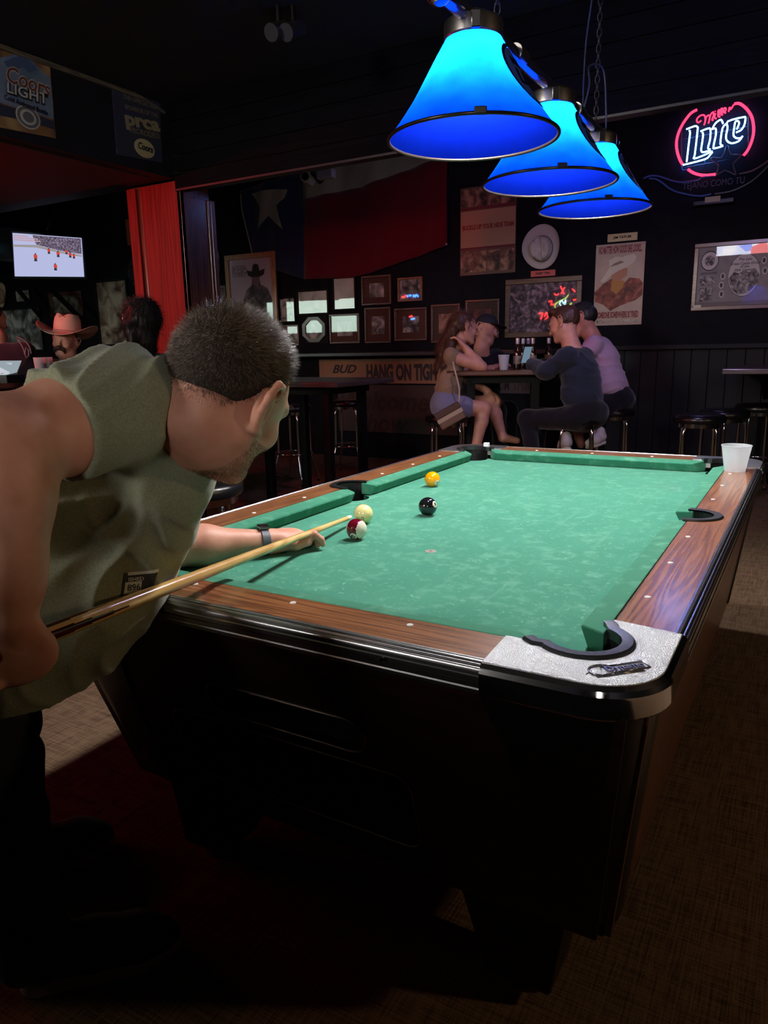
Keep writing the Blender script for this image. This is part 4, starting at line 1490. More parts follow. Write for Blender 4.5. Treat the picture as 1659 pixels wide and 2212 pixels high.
# left arm (bridge arm)
B.chain([shL, elL], [0.062, 0.05], 0.03)
B.chain([elL, elL * 0.65 + wrL * 0.35, wrL], [0.046, 0.046, 0.0295], 0.03)
bd = unit(np.array([0.64, 0.76, 0.0])); bs = np.array([bd[1], -bd[0], 0]); zz = np.array([0, 0, 1.0])
pc0 = wrL + bd * 0.052 - bs * 0.020 - zz * 0.002
B.cap(wrL, wrL + bd * 0.02, 0.028, 0.027, 0.02)
B.ell(pc0, (0.056, 0.045, 0.027), np.array([bd, bs, zz]), 0.02)
for i in range(4):
    lat = (0.032 - 0.0205 * i)
    kn = pc0 + bd * (0.04 - 0.004 * abs(i - 1)) + bs * lat + zz * (0.008 - 0.003 * i)
    m1 = kn + bd * 0.03 + bs * 0.002 + zz * 0.0 - zz * (0.004 if i else -0.004)
    m2 = m1 + bd * (0.016 if i else 0.018) - zz * 0.016 - bs * 0.002
    m3 = m2 + bd * (-0.006 if i else 0.004) - zz * (0.010 if i else 0.013)
    for q_ in (m1, m2, m3):
        q_[2] = max(q_[2], ZB + 0.0095)
    r_ = 0.0098 if i < 3 else 0.0085
    B.chain([kn, m1, m2, m3], [r_ * 1.15, r_, r_ * 0.95, r_ * 0.85], 0.004)
th0 = pc0 + bs * 0.030 - bd * 0.02 - zz * 0.006
th1 = th0 + bs * 0.014 + bd * 0.036 - zz * 0.002
th2 = th1 + bd * 0.034 - bs * 0.006 + zz * 0.001
B.chain([th0, th1, th2], [0.0155, 0.012, 0.0095], 0.012)
body = link('body', B.mesh('body'), M_skin, PLR)

# short cropped hair: scalp cap plus strands
Pn, Nn = sample_mesh(body.data, 260000, 5)
Lc = (Pn - HC) @ HR.T / HS
near = np.linalg.norm(Lc, axis=1) < 0.17


def hairline(L_):
    x, y, z = np.abs(L_[:, 0]), L_[:, 1], L_[:, 2]
    lim = np.interp(y, [-0.13, -0.085, -0.055, -0.025, 0.0, 0.022, 0.03, 0.06, 0.10], [-0.046, -0.046, -0.040, -0.008, 0.028, 0.002, 0.045, 0.062, 0.066])
    return z - lim


earz = (np.abs(Lc[:, 0]) > 0.0785) & (Lc[:, 2] < 0.05) & (Lc[:, 1] > -0.045) & (Lc[:, 1] < 0.03)
sel = near & (hairline(Lc) > 0.0) & ~earz
Ph, Nh, Lh = Pn[sel], Nn[sel], Lc[sel]
edge = np.clip(hairline(Lh) / 0.05, 0.05, 1)
keep = np.random.default_rng(4).random(len(Ph)) < np.clip(edge * 1.25 - 0.03, 0.03, 1)
Ph, Nh, Lh, edge = Ph[keep], Nh[keep], Lh[keep], edge[keep]
topk = np.clip((Lh[:, 2] - 0.02) / 0.07, 0, 1)
comb = HR[1][None, :] * (0.55 * topk + 0.1)[:, None] - HR[2][None, :] * (0.7 * (1 - topk))[:, None] + HR[0][None, :] * 0.15
lite = np.random.default_rng(8).random(len(Ph)) < 0.3 * edge  # lighter strands stand in for sheen on the hair
for nm_, mk_, m_, w__ in (('hair', ~lite, M_hair, 0.00042), ('hair_sheen', lite, mat('hair_sheen_brown', srgb(126, 110, 97), rough=0.3, spec=0.8), 0.00052)):
    strands(nm_, Ph[mk_], (Nh * 0.75 + comb)[mk_], (0.003 + 0.008 * edge + 0.015 * topk)[mk_], w__ * (0.6 + 0.4 * edge[mk_]), m_, PLR, 0.30, 11)
hb = Field(HC - 0.17, HC + 0.17, 0.004)
head_field(hb, HC, HR, HS * 1.022, eyes=False, ears=False)
X = np.argwhere(hb.g < 0.03)
Lx = ((hb.lo + X * hb.h) - HC) @ HR.T / HS
hl = hairline(Lx)
v = hb.g[X[:, 0], X[:, 1], X[:, 2]]
hb.g[X[:, 0], X[:, 1], X[:, 2]] = np.maximum(v, (-(hl - 0.012) * 0.5).astype(np.float32))
link('hair_base', hb.mesh('hair_base'), mat('scalp_brown', srgb(40, 30, 25), 0.8), PLR)
selb = near & (Lc[:, 2] < -0.045 + 0.2 * np.clip(0.02 - Lc[:, 1], 0, 0.1)) & (Lc[:, 1] > 0.012) & (Lc[:, 2] > -0.125) & (np.linalg.norm(Lc * [1, 1, 0.6], axis=1) > 0.05)
Pb, Nb = Pn[selb], Nn[selb]
print('hair', len(Ph), 'beard', len(Pb))
strands('beard', Pb[:5000], Nb[:5000] * 0.5 - HR[2][None, :] * 0.7, 0.0045, 0.00022, M_beard, PLR, 0.3, 12)
# eyebrow on the visible side
eb = np.array([headT(x, 0.094 - 0.25 * abs(x - 0.03), 0.03 + 0.1 * (x - 0.02)) for x in np.linspace(0.014, 0.052, 160)])
strands('eyebrow', eb + np.random.default_rng(2).normal(0, 0.0015, eb.shape), np.tile(HR[1] + HR[0] * 0.7, (160, 1)), 0.007, 0.0004, M_hair, PLR, 0.25, 13)

# t-shirt
S = Field((-1.34, -0.80, 0.66), (-0.34, 0.26, 1.36), 0.005)
hipS = hipC + np.array([0.0, 0.0, -0.02])
RT = np.array([acr, frn, tors])
S.ell(smid - tors * 0.12 + frn * 0.005, (0.20, 0.125, 0.17), RT, 0.05)
S.ell(smid * 0.45 + hipC * 0.55 + frn * 0.02, (0.19, 0.15, 0.27), RT, 0.06)
S.ell(hipC, (0.19, 0.15, 0.17), RT, 0.06)
S.cap(shR, shL, 0.082, 0.078, 0.05)
S.cap(C7 - tors * 0.06, smid, 0.075, 0.09, 0.05)
S.cap(C7 - tors * 0.03 + frn * 0.02, C7 + tors * 0.05 + frn * 0.03, 0.088, 0.080, 0.04)
eR = shR + (elR - shR) * 0.56
S.chain([shR, eR + (elR - shR) * 0.1], [0.083, 0.083], 0.04)
eL = shL + (elL - shL) * 0.62
S.chain([shL, eL + (elL - shL) * 0.1], [0.075, 0.066], 0.03)
# front of the shirt hanging away from the belly
S.chain([smid + frn * 0.08, at(285, 1180, 1.40), at(235, 1265, 1.36), at(140, 1360, 1.32), at(20, 1440, 1.30)], [0.09, 0.075, 0.065, 0.085, 0.11], 0.08)
S.cap(hipC, at(90, 1290, 1.34), 0.13, 0.11, 0.06)


def folds(P):
    q = P - (shR + frn * 0.10 - tors * 0.02)           # folds fan out from the armpit
    v_ = q @ tors; w_ = -(q @ frn); u_ = q @ acr
    ang = np.arctan2(w_, -v_)
    r_ = np.sqrt(v_ ** 2 + w_ ** 2)
    n1 = vnoise(P * 7.0, 1); n2 = vnoise(P * 26.0, 2); n3 = vnoise(P * 15.0, 3)
    ridge = (1 - np.abs(np.sin(ang * 9.0 + n1 * 1.8 + r_ * 4))) ** 1.3
    f1 = -ridge * 0.030 * np.clip((r_ - 0.06) / 0.08, 0, 1) * np.exp(-(r_ / 0.24) ** 2) * np.clip(0.6 + 0.6 * n3, 0.1, 1)
    cr = (1 - np.abs(np.sin((P @ unit(tors * 0.9 + frn * 0.45)) * 34 + n1 * 2.6))) ** 2
    f2 = -cr * 0.008 * np.clip(0.3 + 0.7 * n1, 0, 1)
    f3 = -(1 - np.abs(np.sin(v_ * 21 + n1 * 2.2))) ** 1.5 * 0.012 * np.clip((-w_ - 0.02) / 0.08, 0, 1)
    return f1 + f2 + f3 + n2 * 0.0012 + n1 * 0.002


S.warp(folds)
# open sleeves, neck opening and hem
S.plane(eR, elR - shR, 0.004, (np.minimum(eR, elR) - 0.16, np.maximum(eR, elR) + 0.12))
S.cap(eR - (elR - shR) * 0.05, eR + (elR - shR) * 0.3, 0.0685, 0.0685, 0.004, 'cut')
dL = unit(elL - shL)
S.plane(eL, elL - shL, 0.004, (np.minimum(eL, elL) - 0.09, np.maximum(eL, elL) + 0.07))
S.cap(eL - dL * 0.03, elL, 0.058, 0.055, 0.004, 'cut')
ncd = unit(headT(0, -0.02, -0.06) - (smid - tors * 0.02))
nkp = C7 + tors * 0.018 - frn * 0.0
S.cap(C7 + frn * 0.04 + tors * 0.06, headT(0, -0.01, -0.05), 0.07, 0.085, 0.01, 'cut')
shirt = link('t_shirt', S.mesh('t_shirt', 1), M_olive, PLR)

# printed panel low on the front of the shirt, laid onto the cloth
from mathutils.bvhtree import BVHTree
sv = [v.co.copy() for v in shirt.data.vertices]
bvh = BVHTree.FromPolygons(sv, [tuple(p_.vertices) for p_ in shirt.data.polygons])
def on_shirt(px, py, lift):
    d = Vector(ray(px, py)).normalized()
    hit, nrm, _, _ = bvh.ray_cast(Vector(CAM), d)
    if hit is None:
        return None
    return np.array(hit) + np.array(nrm) * lift * (1 if nrm.dot(d) < 0 else -1)
def decal(name, polyfn, nu, nv, m, lift):
    V, F, id_ = [], [], {}
    for i in range(nu + 1):
        for j in range(nv + 1):
            q_ = on_shirt(*polyfn(i / nu, j / nv), lift)
            if q_ is not None:
                id_[(i, j)] = len(V); V.append(q_)
    for i in range(nu):
        for j in range(nv):
            k_ = [(i, j), (i + 1, j), (i + 1, j + 1), (i, j + 1)]
            if all(x in id_ for x in k_):
                c4 = [V[id_[x]] for x in k_]
                if max(np.linalg.norm(c4[a] - c4[(a + 1) % 4]) for a in range(4)) < 0.05:
                    F.append(tuple(id_[x] for x in k_))
    if F:
        MB().add(V, F).build(name, m, PLR, smooth=True)
M_print = mat('print_charcoal', srgb(58, 60, 60), 0.9); M_printw = mat('print_pale', srgb(208, 212, 208), 0.9)
def quadf(a, b, c, d):
    a, b, c, d = map(np.array, (a, b, c, d))
    return lambda u, v: tuple(a * (1 - u) * (1 - v) + b * u * (1 - v) + c * u * v + d * (1 - u) * v)
decal('print_panel', quadf((268, 1238), (342, 1230), (322, 1300), (256, 1318)), 18, 14, M_print, 0.0012)
decal('print_bar', quadf((276, 1236), (342, 1229), (340, 1236), (275, 1243)), 14, 2, M_printw, 0.002)
decal('print_tab', quadf((270, 1258), (306, 1254), (302, 1280), (266, 1284)), 12, 8, M_printw, 0.0022)
for wd, a_, b_, sz, m_, lf in (('ISHED', (276, 1252), (310, 1249), 11, M_printw, 0.0026), ('896', (274, 1270), (302, 1267), 19, M_print, 0.0032), ('AM', (266, 1294), (288, 1291), 13, M_printw, 0.0026)):
    o = text('print_lettering', wd, sz, m_, None, (0, 0, 0), (1, 0, 0), (0, 1, 0), depth=0.0, bold=0.25, width=b_[0] - a_[0])
    ok = True
    for v in o.data.vertices:
        q_ = on_shirt((a_[0] + b_[0]) / 2 + v.co.x, (a_[1] + b_[1]) / 2 - v.co.y + (b_[1] - a_[1]) / (b_[0] - a_[0]) * v.co.x, lf)
        if q_ is None:
            ok = False; break
        v.co = q_
    if ok:
        o.parent = PLR; o.matrix_parent_inverse = Matrix.Translation(PLR.location).inverted()
    else:
        bpy.data.objects.remove(o)
# jeans
J = Field((-1.42, -0.66, 0.0), (-0.74, 0.04, 1.10), 0.009)
hipR = hipC + np.array([0.05, -0.09, -0.06]); hipL = hipC + np.array([-0.06, 0.09, -0.06])
knR = np.array([-0.96, -0.42, 0.50]); anR = np.array([-0.945, -0.40, 0.09])
knL = np.array([-1.22, -0.24, 0.48]); anL = np.array([-1.26, -0.27, 0.09])
J.ell(hipC + np.array([0, 0, -0.04]), (0.17, 0.17, 0.16), None, 0.05)
J.chain([hipR, knR, anR + np.array([0, 0, 0.0])], [0.115, 0.082, 0.072], 0.05)
J.chain([hipL, knL, anL], [0.115, 0.082, 0.072], 0.05)
J.warp(lambda P: vnoise(P * np.array([14, 14, 26]), 5) * 0.006 + np.sin(P[:, 2] * 60 + vnoise(P * 8, 6) * 3) * 0.003)
J.plane((0, 0, 0.05), (0, 0, -1))
link('jeans', J.mesh('jeans', 2), M_jean, PLR)
# shoes
M_shoe = mat('shoe_black', srgb(20, 22, 28), rough=0.6); M_sole = mat('shoe_sole', srgb(190, 180, 172), rough=0.7)
def shoe(heel, toe, parent, m_up=M_shoe, m_sole=M_sole, h=0.006):
    heel = np.array([*heel, 0.0]); toe = np.array([*toe, 0.0]); d = unit(toe - heel); L_ = np.linalg.norm(toe - heel); s_ = np.array([d[1], -d[0], 0])
    pt = lambda u, z, v=0.0: heel + d * (u * L_) + s_ * v + np.array([0, 0, z])
    lo = np.minimum(heel, toe) - 0.08; hi = np.maximum(heel, toe) + 0.08; lo[2] = -0.02; hi[2] = 0.17
    fs = Field(lo, hi, h)
    Rm = np.array([d, s_, [0, 0, 1]])
    k_ = L_ / 0.30
    fs.chain([pt(0.13, 0.07), pt(0.45, 0.065), pt(0.72, 0.05), pt(0.87, 0.042)], [0.038 * k_, 0.046 * k_, 0.047 * k_, 0.036 * k_], 0.03)
    fs.cap(pt(0.16, 0.07), pt(0.2, 0.125), 0.038 * k_, 0.04 * k_, 0.03)
    fs.plane((0, 0, 0.03), (0, 0, -1))
    up = link('shoe', fs.mesh('shoe'), m_up, parent)
    fo = Field(lo, hi, h)
    fo.chain([pt(0.13, 0.018), pt(0.45, 0.018), pt(0.72, 0.018), pt(0.87, 0.026)], [0.040 * k_, 0.044 * k_, 0.050 * k_, 0.040 * k_], 0.02)
    fo.plane((0, 0, 0.038), (0, 0, 1), 0.006); fo.plane((0, 0, 0.0), (0, 0, -1), 0.004)
    so_ = link('sole', fo.mesh('sole'), m_sole, None); so_.parent = up
    return up
shoe((-0.965, -0.425), (-0.755, -0.185), PLR)
shoe((-1.30, -0.30), (-1.16, -0.02), PLR)
# wrist band
wa = unit(wrL - elL); wc = wrL - wa * 0.012
e1_ = unit(np.cross(wa, [0, 0, 1])); e2_ = np.cross(e1_, wa)
WT = MB(); V = []; F = []
nn = 28
for (r_, s_) in ((0.0335, -0.011), (0.0355, -0.010), (0.0355, 0.010), (0.0335, 0.011)):
    for j in range(nn):
        a = 2 * PI * j / nn
        V.append(wc + wa * s_ + (e1_ * math.cos(a) * 1.06 + e2_ * math.sin(a)) * r_)
for i in range(3):
    for j in range(nn):
        F.append((i * nn + j, i * nn + (j + 1) % nn, (i + 1) * nn + (j + 1) % nn, (i + 1) * nn + j))
wb = WT.add(V, F).build('watch_band', mat('band_grey', srgb(84, 90, 104), 0.5), PLR, smooth=True, angle=40)
Rw = Matrix(((e1_[0], wa[0], e2_[0]), (e1_[1], wa[1], e2_[1]), (e1_[2], wa[2], e2_[2]))).to_4x4()
wcs = MB().box((-0.015, -0.013, -0.0035), (0.015, 0.013, 0.0045)).xform(Matrix.Translation(Vector(wc + e2_ * 0.0385)) @ Rw).build('watch_case', mat('watch_case', srgb(150, 155, 165), 0.2, metal=0.9), PLR, bevel=0.002)
ws_ = MB().box((-0.0135, -0.0115, 0.0045), (0.0135, 0.0115, 0.0052)).xform(Matrix.Translation(Vector(wc + e2_ * 0.0385)) @ Rw).build('watch_glass', mat('watch_glass', (0.01, 0.01, 0.012), 0.05), None); ws_.parent = wcs

# ================================================================== things on and in front of the back wall
def glass_mat():
    m = bpy.data.materials.new('picture_glass')
    m.use_nodes = True
    nt = m.node_tree; N, L = nt.nodes, nt.links
    nt.nodes.remove(N['Principled BSDF'])
    tr = N.new('ShaderNodeBsdfTransparent'); gl = N.new('ShaderNodeBsdfGlossy'); gl.inputs['Roughness'].default_value = 0.02
    lw = N.new('ShaderNodeLayerWeight'); pw_ = N.new('ShaderNodeMath'); pw_.operation = 'POWER'; pw_.inputs[1].default_value = 5.0
    fr = N.new('ShaderNodeMath'); fr.operation = 'MULTIPLY_ADD'; fr.inputs[1].default_value = 0.96; fr.inputs[2].default_value = 0.045
    L.new(lw.outputs['Facing'], pw_.inputs[0]); L.new(pw_.outputs[0], fr.inputs[0])
    mx = N.new('ShaderNodeMixShader')
    L.new(fr.outputs[0], mx.inputs[0]); L.new(tr.outputs[0], mx.inputs[1]); L.new(gl.outputs[0], mx.inputs[2])
    L.new(mx.outputs[0], N['Material Output'].inputs[0])
    return m


M_glass = glass_mat()


def photo_mat(name, dark, mid, light, scale, off, stretch=(1, 1, 1)):
    """blotchy old photograph"""
    m = bpy.data.materials.new(name)
    m.use_nodes = True
    nt = m.node_tree; N, L = nt.nodes, nt.links
    b = N['Principled BSDF']; b.inputs['Roughness'].default_value = 0.6
    tc = N.new('ShaderNodeTexCoord'); mp = N.new('ShaderNodeMapping')
    mp.inputs['Location'].default_value = (off, off * 1.7, off * 0.6); mp.inputs['Scale'].default_value = stretch
    L.new(tc.outputs['Object'], mp.inputs['Vector'])
    n = N.new('ShaderNodeTexNoise'); n.inputs['Scale'].default_value = scale; n.inputs['Detail'].default_value = 5; n.inputs['Distortion'].default_value = 0.8
    L.new(mp.outputs[0], n.inputs['Vector'])
    r = N.new('ShaderNodeValToRGB')
    r.color_ramp.elements[0].position = 0.36; r.color_ramp.elements[0].color = (*dark, 1)
    r.color_ramp.elements[1].position = 0.66; r.color_ramp.elements[1].color = (*light, 1)
    e = r.color_ramp.elements.new(0.5); e.color = (*mid, 1)
    L.new(n.outputs['Fac'], r.inputs['Fac']); L.new(r.outputs['Color'], b.inputs['Base Color'])
    return m


M_fr_brown = wood('frame_brown', srgb(50, 30, 22), srgb(78, 48, 34), srgb(100, 66, 46), 'X', 1.0, rough=0.4)
M_fr_tan = wood('frame_tan', srgb(120, 88, 54), srgb(150, 112, 70), srgb(170, 130, 86), 'Z', 1.0, rough=0.45)
M_fr_black = mat('frame_black', srgb(14, 14, 16), rough=0.6, spec=0.2)
M_paper = mat('paper_cream', srgb(196, 184, 160), rough=0.8)
EX, EZ = (1, 0, 0), (0, 0, 1)


def wrect(x0, y0, x1, y1, Y=None):
    """pixel box to X/Z ranges on the wall plane"""
    Y = WY if Y is None else Y
    cx, cy = (x0 + x1) / 2, (y0 + y1) / 2
    return on_y(x0, cy, Y)[0], on_y(cx, y1, Y)[2], on_y(x1, cy, Y)[0], on_y(cx, y0, Y)[2]


def quad(x0, z0, x1, z1, y, t=0.002):
    return MB().box((x0, y - t, z0), (x1, y, z1))


def poly_wall(name, pts, y, m, parent, px=True, t=0.0015):
    """flat printed shape on a wall plane from pixel outline"""
    P = [on_y(a, b, y) for a, b in pts] if px else pts
    P = [(q[0], q[2]) if len(q) == 3 else q for q in P]
    return MB().prism(P, lambda u, v: (u, y, v), lambda u, v: (u, y - t, v)).build(name, m, parent)


def framed(label, box, fw, mframe, mprint, mount=None, cat='picture', name='framed_picture', glass=True, inner=None, group=None, off=0.0):
    Wy = WY - off
    X0, Z0, X1, Z1 = wrect(*box, Wy)
    t = thing(name, label, cat, ((X0 + X1) / 2, Wy, Z0), group=group)
    f = MB()
    f.box((X0, Wy - 0.03, Z0), (X1, Wy, Z0 + fw)).box((X0, Wy - 0.03, Z1 - fw), (X1, Wy, Z1))
    f.box((X0, Wy - 0.03, Z0 + fw), (X0 + fw, Wy, Z1 - fw)).box((X1 - fw, Wy - 0.03, Z0 + fw), (X1, Wy, Z1 - fw))
    f.build('frame', mframe, t, bevel=0.004)
    ix0, iz0, ix1, iz1 = X0 + fw, Z0 + fw, X1 - fw, Z1 - fw
    if mount is not None:
        quad(ix0, iz0, ix1, iz1, Wy - 0.008).build('mount', mount, t)
        k = inner if inner else 0.22
        dx, dz = (ix1 - ix0) * k, (iz1 - iz0) * k
        quad(ix0 + dx, iz0 + dz, ix1 - dx, iz1 - dz, Wy - 0.0105).build('print', mprint, t)
    else:
        quad(ix0, iz0, ix1, iz1, Wy - 0.008).build('print', mprint, t)
    if glass:
        quad(ix0, iz0, ix1, iz1, Wy - 0.016, 0.0015).build('glass', M_glass, t)
    return t, (ix0, iz0, ix1, iz1)


G = srgb
bw = lambda i, s=9: photo_mat('photo_bw_%d' % i, G(40, 40, 42), G(120, 120, 118), G(196, 198, 192), s, i * 3.1)
M_mt_br = mat('mount_brown', G(74, 44, 32), 0.7)
pale = photo_mat('photo_pale', G(150, 160, 150), G(186, 196, 186), G(205, 212, 204), 6, 2.0)
row = [
    ((604, 641, 641, 698), 'small pale print in a thin dark frame left of the framed sketch', 0.02, M_fr_black, photo_mat('photo_sk', G(70, 80, 70), G(170, 182, 168), G(205, 212, 200), 14, 5.5), None),
    ((642, 624, 713, 682), 'landscape format sketch in a black frame with pale paper', 0.028, M_fr_black, pale, None),
    ((720, 597, 771, 671), 'upright pale print in a black frame just under the flag edge', 0.02, M_fr_black, photo_mat('photo_pale2', G(170, 182, 174), G(190, 200, 192), G(205, 214, 205), 4, 7.0), None),
    ((783, 595, 847, 659), 'square photo with wide brown mount, fourth in the upper row of frames', 0.022, M_fr_brown, bw(1, 6), M_mt_br),
    ((861, 599, 914, 651), 'small photo in an orange-brown frame with neon reflections', 0.022, wood('frame_orange', G(90, 54, 34), G(128, 80, 50), G(150, 98, 62), 'X'), bw(2, 10), None),
    ((607, 702, 648, 746), 'small square photo leftmost in the lower row of frames', 0.018, M_fr_brown, bw(3, 9), None),
    ((714, 678, 779, 742), 'square photo in a broad brown frame under the upright pale print', 0.022, M_fr_brown, bw(5, 5), M_mt_br),
    ((790, 664, 846, 741), 'upright dark photo in a brown mount, middle of the lower row', 0.02, M_fr_brown, bw(6, 11), M_mt_br),
    ((854, 665, 924, 736), 'square photo with rounded corners and red reflections in a brown mount', 0.022, M_fr_brown, bw(7, 9), M_mt_br),
    ((933, 657, 995, 740), 'brown framed picture just left of the long-haired woman', 0.022, M_fr_brown, photo_mat('photo_sepia', G(90, 60, 50), G(150, 110, 96), G(180, 140, 124), 8, 1.2), mat('mount_dark', G(60, 40, 32), 0.7)),
    ((1007, 647, 1080, 730), 'brown framed picture behind the man in the black cap', 0.022, M_fr_brown, photo_mat('photo_red', G(60, 24, 24), G(110, 50, 46), G(150, 80, 70), 8, 9.2), mat('mount_dark', G(60, 40, 32), 0.7)),
]
for box, lab, fw, mf, mp_, mt in row:
    framed(lab, box, fw, mf, mp_, mt, group='framed photographs over the drink ledge')
# eight-sided frame on a dark board
X0, Z0, X1, Z1 = wrect(656, 685, 705, 739)
t8 = thing('framed_picture', 'photo in an eight-sided wooden frame on a dark backboard', 'picture', ((X0 + X1) / 2, WY, Z0), group='framed photographs over the drink ledge')
quad(X0 + 0.03, Z0 - 0.01, X1 + 0.02, Z1 + 0.02, WY, 0.006).build('backboard', M_fr_black, t8)
c_ = 0.28
def octa(k):
    w_, h_ = (X1 - X0) / 2 * k, (Z1 - Z0) / 2 * k; cx, cz = (X0 + X1) / 2, (Z0 + Z1) / 2
    return [(cx + a * w_, cz + b * h_) for a, b in ((-1 + 2 * c_, -1), (1 - 2 * c_, -1), (1, -1 + 2 * c_), (1, 1 - 2 * c_), (1 - 2 * c_, 1), (-1 + 2 * c_, 1), (-1, 1 - 2 * c_), (-1, -1 + 2 * c_))]
holed('frame', octa(1.0), [octa(0.74)[::-1]], lambda u, v: (u, WY - 0.03, v), M_fr_brown, t8, fn_back=lambda u, v: (u, WY - 0.006, v))
poly_wall('print', octa(0.76), WY - 0.008, bw(4, 8), t8, px=False)
poly_wall('glass', octa(0.75), WY - 0.016, M_glass, t8, px=False)

# tall cowboy portrait
tc_, (ix0, iz0, ix1, iz1) = framed('tall tan-framed portrait poster of a standing cowboy', (493, 547, 600, 745), 0.06, M_fr_tan, mat('poster_lilac_grey', G(176, 168, 176), 0.7), off=0.085)
CW = WY - 0.085
wI, hI = ix1 - ix0, iz1 - iz0
def art(name, pts, m, y=CW - 0.0105):
    poly_wall(name, [(ix0 + a * wI, iz0 + b * hI) for a, b in pts], y, m, tc_, px=False)
M_fig = photo_mat('photo_figure', G(38, 36, 38), G(70, 66, 70), G(120, 114, 116), 9, 4.4)
art('figure_print', [(0.26, 0.05), (0.3, 0.5), (0.38, 0.62), (0.52, 0.68), (0.52, 0.72), (0.72, 0.72), (0.72, 0.68), (0.88, 0.63), (0.97, 0.5), (0.98, 0.3), (0.86, 0.28), (0.86, 0.05)], M_fig)
art('face_print', [(0.53, 0.7), (0.52, 0.82), (0.72, 0.82), (0.71, 0.7), (0.66, 0.665), (0.58, 0.665)], mat('print_face', G(110, 98, 96), 0.7), CW - 0.012)
art('hat_print', [(0.44, 0.80), (0.42, 0.86), (0.54, 0.845), (0.57, 0.92), (0.63, 0.935), (0.69, 0.92), (0.72, 0.845), (0.84, 0.865), (0.82, 0.80), (0.74, 0.775), (0.52, 0.775)], mat('print_dark', G(34, 32, 34), 0.7), CW - 0.0135)
M_inkf = mat('faded_ink', G(110, 100, 110), 0.7)
for k, s_ in enumerate(('NATIONAL', 'RODEO', 'COWBOY')):
    text('heading', s_, 0.07, M_inkf, tc_, (ix0 + wI * 0.24, CW - 0.0105, iz0 + hI * (0.90 - 0.045 * k)), EX, EZ, 0.0005, 0.001, width=wI * 0.36)
# sliver of a picture and a hat beside the pillar
framed('narrow framed picture half hidden behind the pillar', (462, 617, 494, 742), 0.04, M_fr_brown, photo_mat('photo_edge', G(80, 70, 70), G(140, 130, 128), G(180, 172, 168), 7, 3.3))

# big framed group picture that mirrors the neon sign opposite
framed('large dark-framed group photograph reflecting the red neon sign', (1093, 600, 1257, 728), 0.05, M_fr_brown, photo_mat('photo_crowd', G(26, 24, 30), G(84, 64, 84), G(170, 140, 160), 16, 6.1), None)

# wall poster of a woman in a hat
X0, Z0, X1, Z1 = wrect(1285, 526, 1390, 702)
pw = thing('poster', 'cream tin poster of a person in a cowboy hat lying in red shirt', 'poster', ((X0 + X1) / 2, WY, Z0))
quad(X0, Z0, X1, Z1, WY - 0.001, 0.004).build('sheet', mat('poster_cream', G(196, 178, 162), 0.6, mottle=(5, 0.6, G(176, 150, 138))), pw)
wP, hP = X1 - X0, Z1 - Z0
def pa(name, pts, m, lv):
    poly_wall(name, [(X0 + a * wP, Z0 + b * hP) for a, b in pts], WY - 0.005 - 0.0012 * lv, m, pw, px=False, t=0.001)
M_ps = photo_mat('print_shirt', G(84, 40, 34), G(128, 62, 50), G(160, 92, 74), 14, 2.2)
pa('shirt_print', [(0.02, 0.30), (0.0, 0.42), (0.18, 0.52), (0.35, 0.58), (0.5, 0.52), (0.62, 0.52), (0.72, 0.58), (0.92, 0.56), (0.99, 0.5), (0.99, 0.36), (0.86, 0.30), (0.55, 0.24), (0.35, 0.18), (0.2, 0.26)], M_ps, 0)
pa('collar_print', [(0.36, 0.57), (0.34, 0.44), (0.46, 0.38), (0.58, 0.46), (0.62, 0.54), (0.5, 0.56)], mat('print_ochre', G(176, 122, 62), 0.7), 1)
pa('face_print', [(0.34, 0.6), (0.38, 0.56), (0.52, 0.545), (0.6, 0.58), (0.655, 0.6), (0.67, 0.66), (0.66, 0.70), (0.4, 0.68)], mat('print_skin', G(176, 124, 100), 0.7), 2)
pa('hat_print', [(0.12, 0.55), (0.24, 0.66), (0.3, 0.72), (0.28, 0.80), (0.42, 0.845), (0.56, 0.83), (0.6, 0.845), (0.78, 0.86), (0.84, 0.82), (0.78, 0.76), (0.66, 0.71), (0.5, 0.675), (0.34, 0.62), (0.2, 0.54)], mat('print_hat', G(206, 194, 180), 0.7), 3)
pa('hat_shade_print', [(0.3, 0.72), (0.45, 0.74), (0.6, 0.77), (0.52, 0.79), (0.4, 0.765)], mat('print_hatline', G(140, 116, 102), 0.7), 4)
M_pred = mat('print_red_ink', G(132, 60, 58), 0.7)
text('heading', 'NO MATTER HOW GOOD SHE LOOKS...', 0.09, M_pred, pw, ((X0 + X1) / 2, WY - 0.0052, Z0 + hP * 0.925), EX, EZ, 0.0006, 0.004, width=wP * 0.88)
text('footing', 'SOMEONE SOMEWHERE IS TIRED', 0.075, M_pred, pw, ((X0 + X1) / 2, WY - 0.0052, Z0 + hP * 0.125), EX, EZ, 0.0006, 0.004, width=wP * 0.86)
text('footing', 'MUSTANG SALOON ... FORT WORTH, TEXAS', 0.04, mat('ink_black', (0.01, 0.01, 0.01)), pw, ((X0 + X1) / 2, WY - 0.0052, Z0 + hP * 0.045), EX, EZ, 0.0006, 0.001, width=wP * 0.86)


def plate(label, box, m, words, mi):
    X0, Z0, X1, Z1 = wrect(*box)
    t = thing('name_plate', label, 'sign', ((X0 + X1) / 2, WY, Z0))
    quad(X0, Z0, X1, Z1, WY - 0.001, 0.008).build('plate', m, t, bevel=0.002)
    text('lettering', words, 0.03, mi, t, ((X0 + X1) / 2, WY - 0.0095, (Z0 + Z1) / 2), EX, EZ, 0.0006, 0.001, width=(X1 - X0) * 0.6)


